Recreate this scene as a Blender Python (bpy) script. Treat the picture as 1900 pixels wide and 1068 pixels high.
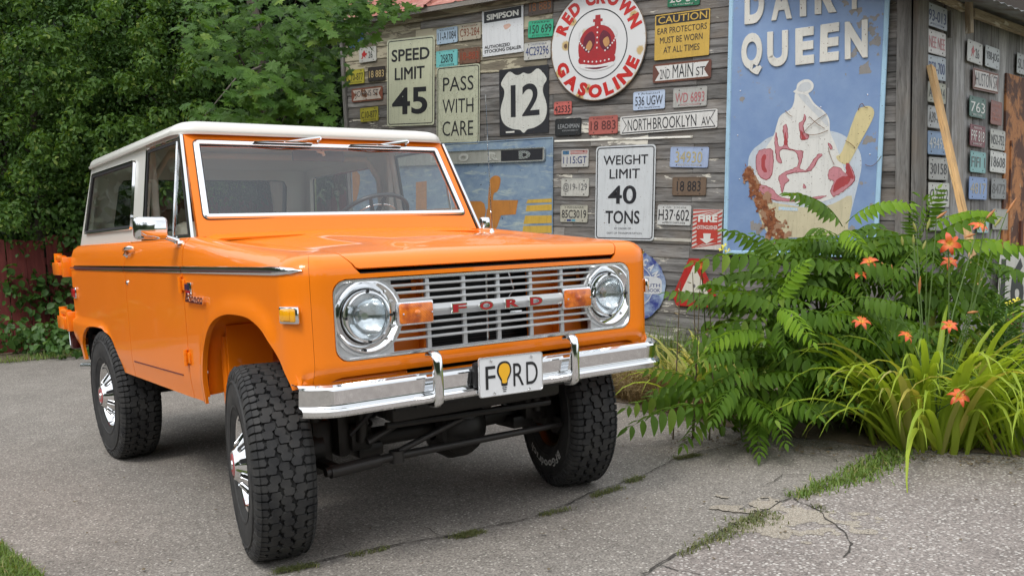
import bpy, bmesh, math, random
from math import sin, cos, pi, radians, sqrt, atan2, hypot
from mathutils import Vector, Matrix, noise
from mathutils.geometry import tessellate_polygon
random.seed(7)
V = Vector
scene = bpy.context.scene
for o in list(bpy.data.objects): bpy.data.objects.remove(o)
COL = scene.collection

# ------------------------------------------------------------------ camera
CAM = V((3.46425, -2.13698, 1.22854))
YAW, PITCH, ROLL, FPX, CYP = 2.505327, 0.1160204, 0.0378158, 1691.75, 637.88
def cam_axes():
    f = V((cos(YAW)*cos(PITCH), sin(YAW)*cos(PITCH), -sin(PITCH)))
    r = V((sin(YAW), -cos(YAW), 0)); d = f.cross(r)
    c, s = cos(ROLL), sin(ROLL)
    return c*r+s*d, -s*r+c*d, f
RIGHT, DOWN, FWD = cam_axes()
cd = bpy.data.cameras.new('camera'); cam = bpy.data.objects.new('camera', cd); COL.objects.link(cam)
cd.sensor_width = 36; cd.lens = FPX/1900*36; cd.shift_y = (CYP-534)/1900
cd.clip_start = 0.05; cd.clip_end = 2000
m = Matrix((RIGHT, -DOWN, -FWD)).transposed().to_4x4(); m.translation = CAM
cam.matrix_world = m
scene.camera = cam

# ------------------------------------------------------------------ sky, sun, exposure (bright overcast)
SUN_EL, SUN_AZ = radians(56), radians(-62)          # azimuth measured from +X towards +Y
w = bpy.data.worlds.new('World'); scene.world = w; w.use_nodes = True
nt = w.node_tree; nt.nodes.clear()
out = nt.nodes.new('ShaderNodeOutputWorld'); bg = nt.nodes.new('ShaderNodeBackground')
sky = nt.nodes.new('ShaderNodeTexSky'); sky.sky_type = 'NISHITA'; sky.sun_disc = False
sky.sun_elevation = SUN_EL; sky.sun_rotation = pi/2-SUN_AZ
sky.air_density = 1.0; sky.dust_density = 4.0; sky.ozone_density = 1.0
hsv = nt.nodes.new('ShaderNodeHueSaturation'); hsv.inputs['Saturation'].default_value = 0.22
tc = nt.nodes.new('ShaderNodeTexCoord'); nz = nt.nodes.new('ShaderNodeTexNoise')
nz.inputs['Scale'].default_value = 2.2; nz.inputs['Detail'].default_value = 5
mpn = nt.nodes.new('ShaderNodeMapping'); mpn.inputs['Scale'].default_value = (1, 1, 2.5)
rmp = nt.nodes.new('ShaderNodeMapRange'); rmp.inputs['From Min'].default_value = .3; rmp.inputs['From Max'].default_value = .7
rmp.inputs['To Min'].default_value = 0.75; rmp.inputs['To Max'].default_value = 1.25
mx = nt.nodes.new('ShaderNodeMix'); mx.data_type = 'RGBA'; mx.blend_type = 'MULTIPLY'; mx.inputs[0].default_value = 1
mc = nt.nodes.new('ShaderNodeMix'); mc.data_type = 'RGBA'; mc.inputs[0].default_value = .55   # cloud layer levels the sky out
mc.inputs[7].default_value = (11.5, 12.0, 12.6, 1)
L = nt.links.new
L(sky.outputs[0], hsv.inputs['Color']); L(hsv.outputs[0], mc.inputs[6]); L(mc.outputs[2], mx.inputs[6])
L(tc.outputs['Generated'], mpn.inputs[0]); L(mpn.outputs[0], nz.inputs['Vector']); L(nz.outputs[0], rmp.inputs[0])
L(rmp.outputs[0], mx.inputs[7]); L(mx.outputs[2], bg.inputs[0]); L(bg.outputs[0], out.inputs[0])
bg.inputs[1].default_value = 0.128
sd = bpy.data.lights.new('sun', 'SUN'); sd.energy = 1.05; sd.angle = radians(14); sd.color = (1, .95, .88)
sun = bpy.data.objects.new('sun', sd); COL.objects.link(sun)
sdir = V((cos(SUN_EL)*cos(SUN_AZ), cos(SUN_EL)*sin(SUN_AZ), sin(SUN_EL)))
sun.rotation_euler = sdir.to_track_quat('Z', 'Y').to_euler(); sun.location = sdir*30
scene.view_settings.view_transform = 'Standard'; scene.view_settings.look = 'None'
scene.view_settings.gamma = 1; scene.view_settings.exposure = 0.42; scene.view_settings.use_curve_mapping = False

# ------------------------------------------------------------------ geometry helpers
def ray(px, py):
    return RIGHT*((px-950)/FPX)+DOWN*((py-CYP)/FPX)+FWD
def onplane(px, py, n, o):
    r = ray(px, py); return CAM+r*((n.dot(o-CAM))/n.dot(r))
def atdepth(px, py, d): return CAM+ray(px, py)*d
def ground_pt(px, py, z=0.0): return onplane(px, py, V((0, 0, 1)), V((0, 0, z)))

class MB:
    def __init__(s): s.v = []; s.f = []
    def add(s, vs, fs, M=None):
        n = len(s.v)
        s.v += [tuple(M@V(p)) if M is not None else tuple(p) for p in vs]
        s.f += [tuple(i+n for i in f) for f in fs]; return s
    def box(s, c, d, M=None, ch=0.0):
        x, y, z = d[0]/2, d[1]/2, d[2]/2
        if ch <= 0:
            vs = [(c[0]+a*x, c[1]+b*y, c[2]+e*z) for a in (-1, 1) for b in (-1, 1) for e in (-1, 1)]
            fs = [(0, 1, 3, 2), (4, 6, 7, 5), (0, 4, 5, 1), (2, 3, 7, 6), (0, 2, 6, 4), (1, 5, 7, 3)]
            return s.add(vs, fs, M)
        bm = bmesh.new(); bmesh.ops.create_cube(bm, size=1)
        for v in bm.verts: v.co = V((c[0]+v.co.x*d[0], c[1]+v.co.y*d[1], c[2]+v.co.z*d[2]))
        bmesh.ops.bevel(bm, geom=bm.edges[:], offset=ch, segments=2, affect='EDGES', profile=.5)
        bm.verts.ensure_lookup_table(); bm.verts.index_update()
        s.add([v.co.copy() for v in bm.verts], [[v.index for v in f.verts] for f in bm.faces], M); bm.free(); return s
    def tube(s, pts, r, n=8, caps=True, M=None):
        pts = [V(p) for p in pts]; rs = r if isinstance(r, (list, tuple)) else [r]*len(pts)
        vs = []; fs = []; up = None
        for i, p in enumerate(pts):
            t = (pts[min(i+1, len(pts)-1)]-pts[max(i-1, 0)]).normalized()
            if up is None:
                a = V((0, 0, 1)) if abs(t.z) < .9 else V((1, 0, 0)); up = (a-t*a.dot(t)).normalized()
            else: up = (up-t*up.dot(t)).normalized()
            b = t.cross(up)
            for k in range(n): vs.append(p+(up*cos(2*pi*k/n)+b*sin(2*pi*k/n))*rs[i])
        for i in range(len(pts)-1):
            for k in range(n):
                fs.append((i*n+k, i*n+(k+1) % n, (i+1)*n+(k+1) % n, (i+1)*n+k))
        if caps: fs += [tuple(range(n))[::-1], tuple(range((len(pts)-1)*n, len(pts)*n))]
        return s.add(vs, fs, M)
    def lathe(s, prof, n=32, M=None, closed=False):
        # prof: (axial, radius), axis = Y
        vs = [(r*cos(2*pi*k/n), a, r*sin(2*pi*k/n)) for a, r in prof for k in range(n)]
        m_ = len(prof); fs = []
        for i in range(m_-1+(1 if closed else 0)):
            j = (i+1) % m_
            for k in range(n): fs.append((i*n+k, i*n+(k+1) % n, j*n+(k+1) % n, j*n+k))
        return s.add(vs, fs, M)
    def prism(s, poly, h, M=None, bottom=True):
        # poly in local xy, extruded z 0..h
        n = len(poly)
        vs = [(x, y, h) for x, y in poly]+[(x, y, 0) for x, y in poly]
        fs = [tuple(range(n))]+[(i, i+n, (i+1) % n+n, (i+1) % n) for i in range(n)]
        if bottom: fs.append(tuple(range(2*n-1, n-1, -1)))
        return s.add(vs, fs, M)
    def build(s, name, mat, parent=None, smooth=None, solid=0.0, flip=False):
        me = bpy.data.meshes.new(name); me.from_pydata([tuple(p) for p in s.v], [], s.f)
        if flip: me.flip_normals()
        me.update()
        o = link(name, me, mat, parent)
        if smooth is not None:
            me.polygons.foreach_set('use_smooth', [True]*len(me.polygons))
            if smooth < 170 and not solid: me.set_sharp_from_angle(angle=radians(smooth))
        if solid:
            md = o.modifiers.new('s', 'SOLIDIFY'); md.thickness = abs(solid); md.offset = -1 if solid > 0 else 1
            if smooth is not None:
                e = o.modifiers.new('e', 'EDGE_SPLIT'); e.split_angle = radians(smooth)
        return o
def link(name, me, mat=None, parent=None):
    o = bpy.data.objects.new(name, me); COL.objects.link(o)
    if mat is not None and me is not None and len(me.materials) == 0: me.materials.append(mat)
    if parent is not None: o.parent = parent
    return o
def tag(o, label=None, cat=None, group=None, kind=None):
    if label: o['label'] = label
    if cat: o['category'] = cat
    if group: o['group'] = group
    if kind: o['kind'] = kind
    return o
def empty(name, loc=(0, 0, 0), rz=0):
    o = bpy.data.objects.new(name, None); COL.objects.link(o); o.location = loc; o.rotation_euler = (0, 0, rz)
    o.empty_display_size = .1; return o
def copy_tree(o, parent=None):
    c = o.copy(); COL.objects.link(c); c.parent = parent
    for ch in [x for x in bpy.data.objects if x.parent == o]: copy_tree(ch, c)
    return c
def frameM(o, x, y, z):
    M = Matrix((x, y, z)).transposed().to_4x4(); M.translation = o; return M
def lerp(a, b, t): return a+(b-a)*t
def smooth01(t): t = max(0, min(1, t)); return t*t*(3-2*t)
def catmull(pts, n=6, closed=True):
    out = []; N = len(pts)
    rng = range(N) if closed else range(N-1)
    for i in rng:
        p = [V(pts[(i+k-1) % N]) if closed else V(pts[max(0, min(N-1, i+k-1))]) for k in range(4)]
        for j in range(n):
            t = j/n
            out.append(.5*((2*p[1])+(-p[0]+p[2])*t+(2*p[0]-5*p[1]+4*p[2]-p[3])*t*t+(-p[0]+3*p[1]-3*p[2]+p[3])*t**3))
    if not closed: out.append(V(pts[-1]))
    return out
def sdpoly(x, z, P):
    """signed distance, positive inside"""
    d = 1e9; ins = False; n = len(P)
    for i in range(n):
        ax, az = P[i]; bx, bz = P[(i+1) % n]
        ex, ez = bx-ax, bz-az; wx, wz = x-ax, z-az
        t = max(0, min(1, (wx*ex+wz*ez)/(ex*ex+ez*ez+1e-12)))
        dx, dz = wx-ex*t, wz-ez*t; d = min(d, dx*dx+dz*dz)
        if (az > z) != (bz > z) and x < (bx-ax)*(z-az)/(bz-az)+ax: ins = not ins
    return sqrt(d)*(1 if ins else -1)
def sdrbox(x, z, cx, cz, hx, hz, r):
    qx, qz = abs(x-cx)-hx+r, abs(z-cz)-hz+r
    return -(min(max(qx, qz), 0)+hypot(max(qx, 0), max(qz, 0))-r)
def sheet(us, vs, f, clips=()):
    """grid over (u,v), clipped exactly where any clip function is <= 0"""
    mb = MB(); idx = {}
    cache = {}
    def val(k, g, p):
        key = (k, round(p[0], 6), round(p[1], 6))
        if key not in cache: cache[key] = g(*p)
        return cache[key]
    for i in range(len(us)-1):
        for j in range(len(vs)-1):
            poly = [(us[i], vs[j]), (us[i+1], vs[j]), (us[i+1], vs[j+1]), (us[i], vs[j+1])]
            for k, g in enumerate(clips):
                if not poly: break
                w_ = [val(k, g, p) for p in poly]
                if min(w_) > 0: continue
                if max(w_) <= 0: poly = []; break
                new = []
                for a in range(len(poly)):
                    p, q, wp, wq = poly[a], poly[(a+1) % len(poly)], w_[a], w_[(a+1) % len(poly)]
                    if wp > 0: new.append(p)
                    if (wp > 0) != (wq > 0):
                        t = wp/(wp-wq); new.append((p[0]+(q[0]-p[0])*t, p[1]+(q[1]-p[1])*t))
                poly = new
            if len(poly) < 3: continue
            face = []
            for p in poly:
                key = (round(p[0], 5), round(p[1], 5))
                if key not in idx: idx[key] = len(mb.v); mb.v.append(tuple(f(*p)))
                if idx[key] not in face: face.append(idx[key])
            if len(face) >= 3: mb.f.append(tuple(face))
    return mb
def rng(a, b, step):
    n = max(1, int(round(abs(b-a)/step))); return [a+(b-a)*i/n for i in range(n+1)]
def orient(mb, want):
    """flip faces so that the mean normal follows want"""
    acc = V((0, 0, 0))
    for f in mb.f[::max(1, len(mb.f)//60)]:
        a, b, c = (V(mb.v[f[k]]) for k in (0, 1, 2)); acc += (b-a).cross(c-a).normalized()
    if acc.dot(V(want)) < 0: mb.f = [tuple(reversed(f)) for f in mb.f]
    return mb
def ribbon(path, nrm, prof, closed=True, mb=None):
    """sweep a 2D profile (a across in plane, b along nrm) along a planar path with mitred corners"""
    mb = mb or MB(); P = [V(p) for p in path]; nrm = V(nrm).normalized(); N = len(P); vs = []
    for i in range(N):
        p0 = P[(i-1) % N] if (closed or i > 0) else P[i]
        p1 = P[(i+1) % N] if (closed or i < N-1) else P[i]
        d0 = (P[i]-p0).normalized() if (P[i]-p0).length > 1e-9 else None
        d1 = (p1-P[i]).normalized() if (p1-P[i]).length > 1e-9 else None
        d0 = d0 or d1; d1 = d1 or d0
        s0, s1 = d0.cross(nrm), d1.cross(nrm); s = (s0+s1)
        s = s.normalized() if s.length > 1e-6 else s0
        k = 1/max(.35, s.dot(s0))
        for a, b in prof: vs.append(P[i]+s*a*k+nrm*b)
    m_ = len(prof); fs = []
    for i in range(N if closed else N-1):
        j = (i+1) % N
        for k in range(m_):
            l = (k+1) % m_; fs.append((i*m_+k, i*m_+l, j*m_+l, j*m_+k))
    if not closed: fs += [tuple(range(m_)), tuple(range((N-1)*m_, N*m_))[::-1]]
    mb.add(vs, fs); return mb
def rrect(cx, cy, hx, hy, r, n=5):
    out = []
    for (sx, sy, a0) in ((1, 1, 0), (-1, 1, pi/2), (-1, -1, pi), (1, -1, 3*pi/2)):
        for k in range(n+1):
            a = a0+pi/2*k/n; out.append((cx+sx*(hx-r)+r*cos(a), cy+sy*(hy-r)+r*sin(a)))
    return out

# text -> mesh outlines from Blender's own font
_tc = {}
def text_data(body, bold=0.0, res=3):
    key = (body, bold, res)
    if key in _tc: return _tc[key]
    multi = bold > 0 and 'M' in body     # the font's M cannot be offset: thicken it by shifted copies
    c = bpy.data.curves.new('t', 'FONT'); c.body = body; c.size = 1; c.offset = 0 if multi else bold; c.resolution_u = res
    c.fill_mode = 'FRONT'
    o = bpy.data.objects.new('t', c); COL.objects.link(o)
    me = bpy.data.meshes.new_from_object(o.evaluated_get(bpy.context.evaluated_depsgraph_get()))
    vs = [(v.co.x, v.co.y, 0) for v in me.vertices]; fs = [tuple(p.vertices) for p in me.polygons]
    bpy.data.objects.remove(o); bpy.data.curves.remove(c); bpy.data.meshes.remove(me)
    if multi:
        n = len(vs); base = vs; bf = fs; vs = []; fs = []
        for k, (dx, dy) in enumerate(((0, 0), (1, .6), (-1, .6), (1, -.6), (-1, -.6))):
            vs += [(a+dx*bold*.9, b+dy*bold*.9, k) for a, b, _ in base]; fs += [tuple(i+n*k for i in f) for f in bf]
    xs = [p[0] for p in vs]; ys = [p[1] for p in vs]; x0, x1, y0, y1 = min(xs), max(xs), min(ys), max(ys)
    d = ([((a-x0)/(x1-x0), (b-y0)/(y1-y0), k) for a, b, k in vs], fs, (x1-x0)/(y1-y0)); _tc[key] = d; return d
def add_text(mb, body, M, x0, y0, x1, y1, z=0.001, bold=0.0, res=3):
    """fits text into the box x0..x1, y0..y1 of the local frame M at height z"""
    vs, fs, asp = text_data(body, bold, res)
    mb.add([(x0+(x1-x0)*a, y0+(y1-y0)*b, z+k*.00006) for a, b, k in vs], fs, M)

# ------------------------------------------------------------------ materials
MATS = {}
class NT:
    """tiny node helper"""
    def __init__(s, name):
        s.m = bpy.data.materials.new(name); s.m.use_nodes = True; s.t = s.m.node_tree; s.b = s.t.nodes['Principled BSDF']
        MATS[name] = s.m
    def n(s, typ, **kw):
        nd = s.t.nodes.new(typ)
        for k, v in kw.items():
            if k.startswith('i_'): nd.inputs[k[2:].replace('_', ' ')].default_value = v
            else: setattr(nd, k, v)
        return nd
    def l(s, a, b): s.t.links.new(a, b)
    def coord(s, scale=(1, 1, 1), which='Object', rnd=False):
        c = s.n('ShaderNodeTexCoord'); mp = s.n('ShaderNodeMapping'); mp.inputs['Scale'].default_value = scale
        s.l(c.outputs[which], mp.inputs[0])
        if rnd:
            oi = s.n('ShaderNodeObjectInfo'); mu = s.n('ShaderNodeMath', operation='MULTIPLY'); mu.inputs[1].default_value = 57
            s.l(oi.outputs['Random'], mu.inputs[0]); cx = s.n('ShaderNodeCombineXYZ')
            for k in range(3): s.l(mu.outputs[0], cx.inputs[k])
            s.l(cx.outputs[0], mp.inputs['Location'])
        return mp.outputs[0]
    def noise(s, vec, scale, detail=4, rough=.55, dist=0):
        nn = s.n('ShaderNodeTexNoise'); nn.inputs['Scale'].default_value = scale; nn.inputs['Detail'].default_value = detail
        nn.inputs['Roughness'].default_value = rough; nn.inputs['Distortion'].default_value = dist
        if vec is not None: s.l(vec, nn.inputs['Vector'])
        return nn.outputs[0]
    def ramp(s, fac, stops):
        r = s.n('ShaderNodeValToRGB'); e = r.color_ramp.elements
        while len(e) < len(stops): e.new(.5)
        for i, (p, c) in enumerate(stops):
            e[i].position = p; e[i].color = (c, c, c, 1) if not isinstance(c, (tuple, list)) else (*c[:3], 1)
        s.l(fac, r.inputs[0]); return r.outputs[0]
    def mix(s, fac, a, b, typ='MIX'):
        x = s.n('ShaderNodeMix', data_type='RGBA', blend_type=typ)
        for k, val in ((0, fac), (6, a), (7, b)):
            if isinstance(val, (int, float)): x.inputs[k].default_value = val
            elif isinstance(val, (tuple, list)): x.inputs[k].default_value = (*val[:3], 1)
            else: s.l(val, x.inputs[k])
        return x.outputs[2]
    def math(s, op, a, b=0.0, c=None):
        x = s.n('ShaderNodeMath', operation=op)
        for k, val in enumerate((a, b) if c is None else (a, b, c)):
            if isinstance(val, (int, float)): x.inputs[k].default_value = val
            else: s.l(val, x.inputs[k])
        return x.outputs[0]
    def bump(s, h, strength=.3, dist=.01):
        b = s.n('ShaderNodeBump'); b.inputs['Strength'].default_value = strength; b.inputs['Distance'].default_value = dist
        s.l(h, b.inputs['Height']); s.l(b.outputs[0], s.b.inputs['Normal'])
    def set(s, **kw):
        for k, v in kw.items():
            i = s.b.inputs[k.replace('_', ' ')]
            if isinstance(v, (int, float)): i.default_value = v
            elif isinstance(v, (tuple, list)): i.default_value = (*v[:3], 1)
            else: s.l(v, i)
        return s
def simple(name, col, rough=.5, metal=0.0, **kw):
    if name in MATS: return MATS[name]
    t = NT(name); t.set(Base_Color=col, Roughness=rough, Metallic=metal, **kw); return t.m

def m_paint():
    t = NT('orange_paint'); c = t.coord()
    n = t.noise(c, 3, 3); col = t.mix(n, (.80, .185, .003), (.86, .212, .004))
    fine = t.noise(c, 30, 3)
    t.set(Base_Color=col, Roughness=.45, Specular_IOR_Level=.15, Coat_Weight=.65, Coat_Roughness=.03, Coat_IOR=1.5)
    t.bump(n, .02, .01); return t.m
ORANGE = m_paint()
WHITE = simple('white_paint', (.66, .655, .61), .35, Coat_Weight=.5, Coat_Roughness=.08)
CHROME = simple('chrome', (.80, .81, .82), .06, 1.0)
SATIN = simple('satin_aluminium', (.84, .85, .86), .25, 1.0)
def m_grille():
    t = NT('grille_silver'); t.set(Base_Color=(.47, .48, .485), Roughness=.35, Metallic=.4); return t.m
GRILLE = m_grille()
RUBBER = simple('black_rubber', (.012, .012, .013), .6)
def m_tyre():
    t = NT('tyre_rubber'); c = t.coord(); n = t.noise(c, 14, 5)
    t.set(Base_Color=t.mix(t.ramp(n, [(.35, 0), (.75, 1)]), (.013, .0135, .015), (.042, .041, .039)), Roughness=.72); t.bump(t.noise(c, 160, 3), .2, .002); return t.m
TYRE = m_tyre()
BLACK = simple('black_metal', (.010, .010, .011), .5, .2)
def m_greasy():
    t = NT('greasy_steel'); c = t.coord(); n = t.noise(c, 9, 5)
    t.set(Base_Color=t.mix(n, (.006, .006, .006), (.03, .026, .022)), Roughness=.48, Metallic=.3); t.bump(n, .4, .01); return t.m
GREASY = m_greasy()
def m_amber(name, c1, c2):
    t = NT(name); c = t.coord(); w_ = t.n('ShaderNodeTexWave', wave_type='BANDS', bands_direction='DIAGONAL'); w_.inputs['Scale'].default_value = 60; t.l(c, w_.inputs['Vector'])
    n = t.noise(c, 22, 3); t.set(Base_Color=t.mix(t.ramp(n, [(.35, 0), (.62, 1)]), c1, c2), Roughness=.22, Coat_Weight=.9, Coat_Roughness=.05); t.bump(w_.outputs['Fac'], .25, .002); return t.m
AMBER = m_amber('amber_lens', (.40, .060, .001), (.80, .20, .004))
REDLENS = simple('red_lens', (.42, .008, .008), .15, 0, Coat_Weight=1)
REDEN = simple('red_enamel', (.36, .004, .012), .3, 0, Coat_Weight=.6)
VINYL = simple('cream_vinyl', (.52, .49, .41), .5)
LINER = simple('grey_liner', (.56, .55, .51), .7)
def m_glass(name, tint, base, rough=0.0):
    m_ = bpy.data.materials.new(name); m_.use_nodes = True; t = m_.node_tree; t.nodes.clear()
    o = t.nodes.new('ShaderNodeOutputMaterial'); tr = t.nodes.new('ShaderNodeBsdfTransparent'); gl = t.nodes.new('ShaderNodeBsdfGlossy')
    tr.inputs[0].default_value = (*tint, 1); gl.inputs['Roughness'].default_value = rough; gl.inputs[0].default_value = (.93, .97, 1, 1)
    lw = t.nodes.new('ShaderNodeLayerWeight'); lw.inputs[0].default_value = .5
    fr = t.nodes.new('ShaderNodeMath'); fr.operation = 'POWER'; fr.inputs[1].default_value = 4.0; t.links.new(lw.outputs['Facing'], fr.inputs[0])
    ad = t.nodes.new('ShaderNodeMath'); ad.operation = 'ADD'; ad.inputs[1].default_value = base; ad.use_clamp = True
    mi = t.nodes.new('ShaderNodeMixShader')
    t.links.new(fr.outputs[0], ad.inputs[0]); t.links.new(ad.outputs[0], mi.inputs[0]); t.links.new(tr.outputs[0], mi.inputs[1])
    t.links.new(gl.outputs[0], mi.inputs[2]); t.links.new(mi.outputs[0], o.inputs[0]); MATS[name] = m_; return m_
GLASS = m_glass('window_glass', (.92, .945, .93), .035)
WGLASS = m_glass('windshield_glass', (.93, .955, .95), .085)
LENSG = m_glass('lamp_glass', (.88, .91, .92), .22, .10)
# ================================================================== THE TRUCK
# frame: x forward from the front axle, y to the driver's side, z up
T = empty('off_road_truck'); tag(T, 'orange vintage two-door off-road truck with a white hardtop and big tyres, parked on the driveway', 'truck')
HW = .88
XF = .505                      # front face
PROF = [(0, 1.10), (.001, 1.12), (.004, 1.14), (.012, 1.158), (.024, 1.172), (.042, 1.184), (.065, 1.192), (.095, 1.197), (.13, 1.200), (.17, 1.202), (.215, 1.204)]
def zlift(z, x, ins=0.0): return lerp(.092, .060, smooth01((ins-.07)/.13))*smooth01((z-1.11)/.07)*max(0, min(1.0, (.36-x)/1.06))
def side_tuck(z): return .012*smooth01((.68-z)/.14)
ARCH_F = [(-.505, .40), (-.488, .556), (-.476, .676), (-.455, .76), (-.425, .82), (-.37, .885), (-.30, .928), (-.21, .955), (-.116, .968), (0, .971), (.10, .966), (.17, .951), (.24, .926), (.29, .893), (.34, .845), (.385, .79), (.43, .72), (.46, .60), (.47, .40)]
ARCH_R = [(-2.80, .40), (-2.805, .56), (-2.81, .63), (-2.795, .685), (-2.755, .725), (-2.70, .755), (-2.62, .777), (-2.50, .789), (-2.33, .792), (-2.24, .782), (-2.16, .757), (-2.09, .72), (-2.03, .672), (-1.975, .62), (-1.93, .565), (-1.86, .40)]
FLARE_R = [(-3.6, .828), (-2.33, .820), (-2.20, .797), (-2.06, .705), (-1.905, .535), (-1.85, .40), (-3.6, .40)]
def archf_smooth(P): return [(p.x, p.y) for p in catmull([V((a, b, 0)) for a, b in P], 4, closed=False)]
ARCH_F = archf_smooth(ARCH_F); ARCH_R = archf_smooth(ARCH_R)
RC = .13                       # front corner radius in plan
ULEN = XF-RC; ARC = RC*pi/2
def plan(u, inset):
    """u = arclength on the outer line: straight side (u = x up to XF-RC), corner arc, front face.  returns x, |y|"""
    r = max(RC-inset, .012)
    if u <= ULEN:
        x = u if u < ULEN-.15 else lerp(ULEN-.15, XF-inset-r, (u-(ULEN-.15))/.15)
        return x, HW-inset
    if u <= ULEN+ARC:
        a = (u-ULEN)/RC
        return XF-inset-r+r*sin(a), HW-inset-r+r*cos(a)
    y = HW-RC-(u-ULEN-ARC); yi = HW-inset-r
    return XF-inset, min(yi, y) if y < HW-RC-.12 else lerp(HW-RC-.12, yi, (y-(HW-RC-.12))/.12)
def inset_of(v):
    """v = z below 1.10, above that the profile index"""
    if v <= 1.10: return side_tuck(v), v
    k = (v-1.10)*100; i = min(int(k), len(PROF)-2); t = k-i
    a, b = PROF[i], PROF[i+1]; return lerp(a[0], b[0], t), lerp(a[1], b[1], t)
def archbulge(x, z, P, wdt, h):
    d = -sdpoly(x, z, P)
    return h*(1-smooth01((d-.01)/wdt)) if d > 0 else h
def skin(side):
    def f(u, v):
        ins, z = inset_of(v)
        x, y = plan(u, ins)
        if u < ULEN and z < 1.09: y += archbulge(u, z, ARCH_F, .075, .016)*smooth01((ULEN-u)/.1)
        if u > ULEN+ARC*.5 and z < .84: # fascia bottom rolls back a little
            x -= .02*smooth01((.80-z)/.06)
        z += zlift(z, x, ins)
        return x, side*y, z
    return f
VZ = rng(.56, 1.10, .02)+[1.10+.01*k for k in range(1, len(PROF))]
USE = ULEN+RC*radians(64)      # seam between fender and nose panel
fender_us = sorted(set([round(a, 4) for a in rng(-.697, ULEN-.02, .022)]+[round(ULEN+RC*radians(a), 4) for a in range(0, 63, 7)]+[round(USE-.0006, 4)]))
def clipF(u, v):
    z = v if v < 1.1 else 1.1
    a = -sdpoly(min(u, .6), z, ARCH_F)
    return a
def clipBottom(u, v):
    # bottom edge: rocker behind the wheel, higher in front of it
    if u < -.3: return v-.556
    return v-(.715+.035*smooth01((u-.38)/.2))
for sd_ in (-1, 1):
    mb = sheet(fender_us, VZ, skin(sd_), (clipF, clipBottom)); orient(mb, (0, sd_, .2))
    fen = mb.build('front_fender', ORANGE, T, smooth=40, solid=.012)
    # rolled lip of the wheel opening and the inner fender behind it
    lip = MB(); fx = skin(sd_)
    pts = [fx(a, b) for a, b in ARCH_F if b > (.556 if a < 0 else .72)]
    n = len(pts); vs = []
    for p in pts:
        vs += [p, (p[0], p[1]-sd_*.022, p[2])]
    lip.add(vs, [(2*i, 2*i+1, 2*i+3, 2*i+2) for i in range(n-1)]); lip.build('arch_lip', ORANGE, fen, smooth=60)
    wl = MB(); vs = []
    ex = [(a*1.06, b+.035) for a, b in ARCH_F if b > (.55 if a < 0 else .66)]
    for a, b in ex: vs += [(a, sd_*.86, b), (a, sd_*.74, b+.01), (a, sd_*.42, b+.0)]
    wl.add(vs, [(3*i+k, 3*i+k+1, 3*i+k+4, 3*i+k+3) for i in range(len(ex)-1) for k in range(2)])
    inner = [(a, sd_*.43, b) for a, b in ex]; wl.add(inner, [tuple(range(len(inner)))])
    wl.build('wheel_well', ORANGE, fen, smooth=40)
    # stiffener plates seen inside the opening
    st = MB(); st.box((-.455, sd_*.80, .70), (.05, .012, .30)); st.box((-.415, sd_*.70, .73), (.012, .20, .34)); st.box((-.44, sd_*.60, .66), (.03, .012, .22))
    st.build('inner_brace', ORANGE, fen)
# nose panel: both corners and the face between, with the grille opening
GR = (-.008, .9555, .722, .1465, .05)    # cy, cz, half w, half h, radius
def nose_f(u, v):                     # u<0 passenger side … u in [-Umax, Umax], 0 = centre
    U0 = ULEN+ARC+(HW-RC)
    s = -1 if u < 0 else 1
    return skin(s)(U0-abs(u), v)
U0 = ULEN+ARC+(HW-RC); umax = U0-USE-.0006
us = sorted(set([round(a, 4) for a in rng(-umax, umax, .0215)]))
vz2 = rng(.735, 1.10, .0165)+[1.10+.01*k for k in range(1, len(PROF))]
def clipG(u, v): return -sdrbox(u, v, GR[0], GR[1], GR[2], GR[3], GR[4]) if abs(u) < .8 else 1
def clipH(u, v):                      # hood opening above
    if v <= 1.10: return 1
    x, y, z = nose_f(u, v)
    return max((1.1100-v)*10, -sdrbox(y, x, 0, -.3, .665, XF+.303, .058))
def clipB2(u, v): return v-(.752-.03*smooth01((abs(u)-.70)/.10))
mb = sheet(us, vz2, nose_f, (clipG, clipH, clipB2)); orient(mb, (1, 0, .2))
nose = mb.build('nose_panel', ORANGE, T, smooth=40, solid=.012)
gl = MB(); rr = rrect(GR[0], GR[1], GR[2], GR[3], GR[4], 6); vs = []
for a, b in rr: vs += [(XF+.0005, a, b), (XF-.05, a*.995, b)]
n = len(rr); gl.add(vs, [(2*i, 2*i+1, (2*i+3) % (2*n), (2*i+2) % (2*n)) for i in range(n)]); gl.build('opening_edge', ORANGE, nose, smooth=40)

# hood
def hood_f(y, x):                     # x from -0.66 to front
    ins = XF-x; 
    # front profile
    z = 1.204
    for (a, za), (b, zb) in zip(PROF, PROF[1:]):
        if a <= ins <= b: z = lerp(za, zb, (ins-a)/(b-a)); break
    t = abs(y)/.66
    z += zlift(z, x, .215)
    crown = smooth01(ins/.35)
    z += crown*(.020*(1-t*t)+.012*smooth01((.40-abs(y))/.10)*smooth01((x+.66)/.1))
    return x, y, z
hx = [XF-a for a, _ in PROF if a >= .0025][::-1]
xs = rng(-.665, hx[0]-.001, .03)[:-1]+hx
ys = rng(-.66, .66, .03)
def clipHood(y, x):                   # rounded front corners
    return -(-sdrbox(y, x, 0, -.3, .66, XF-.0025+.3, .045)) if x > 0 else .66-abs(y)+1e-4
mb = sheet(ys, xs, hood_f, (lambda y, x: sdrbox(y, x, 0, -.3, .6605, XF-.002+.3, .05) if x > -.1 else 1,)); orient(mb, (0, 0, 1))
hood = mb.build('hood', ORANGE, T, smooth=40, solid=.010)
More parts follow.
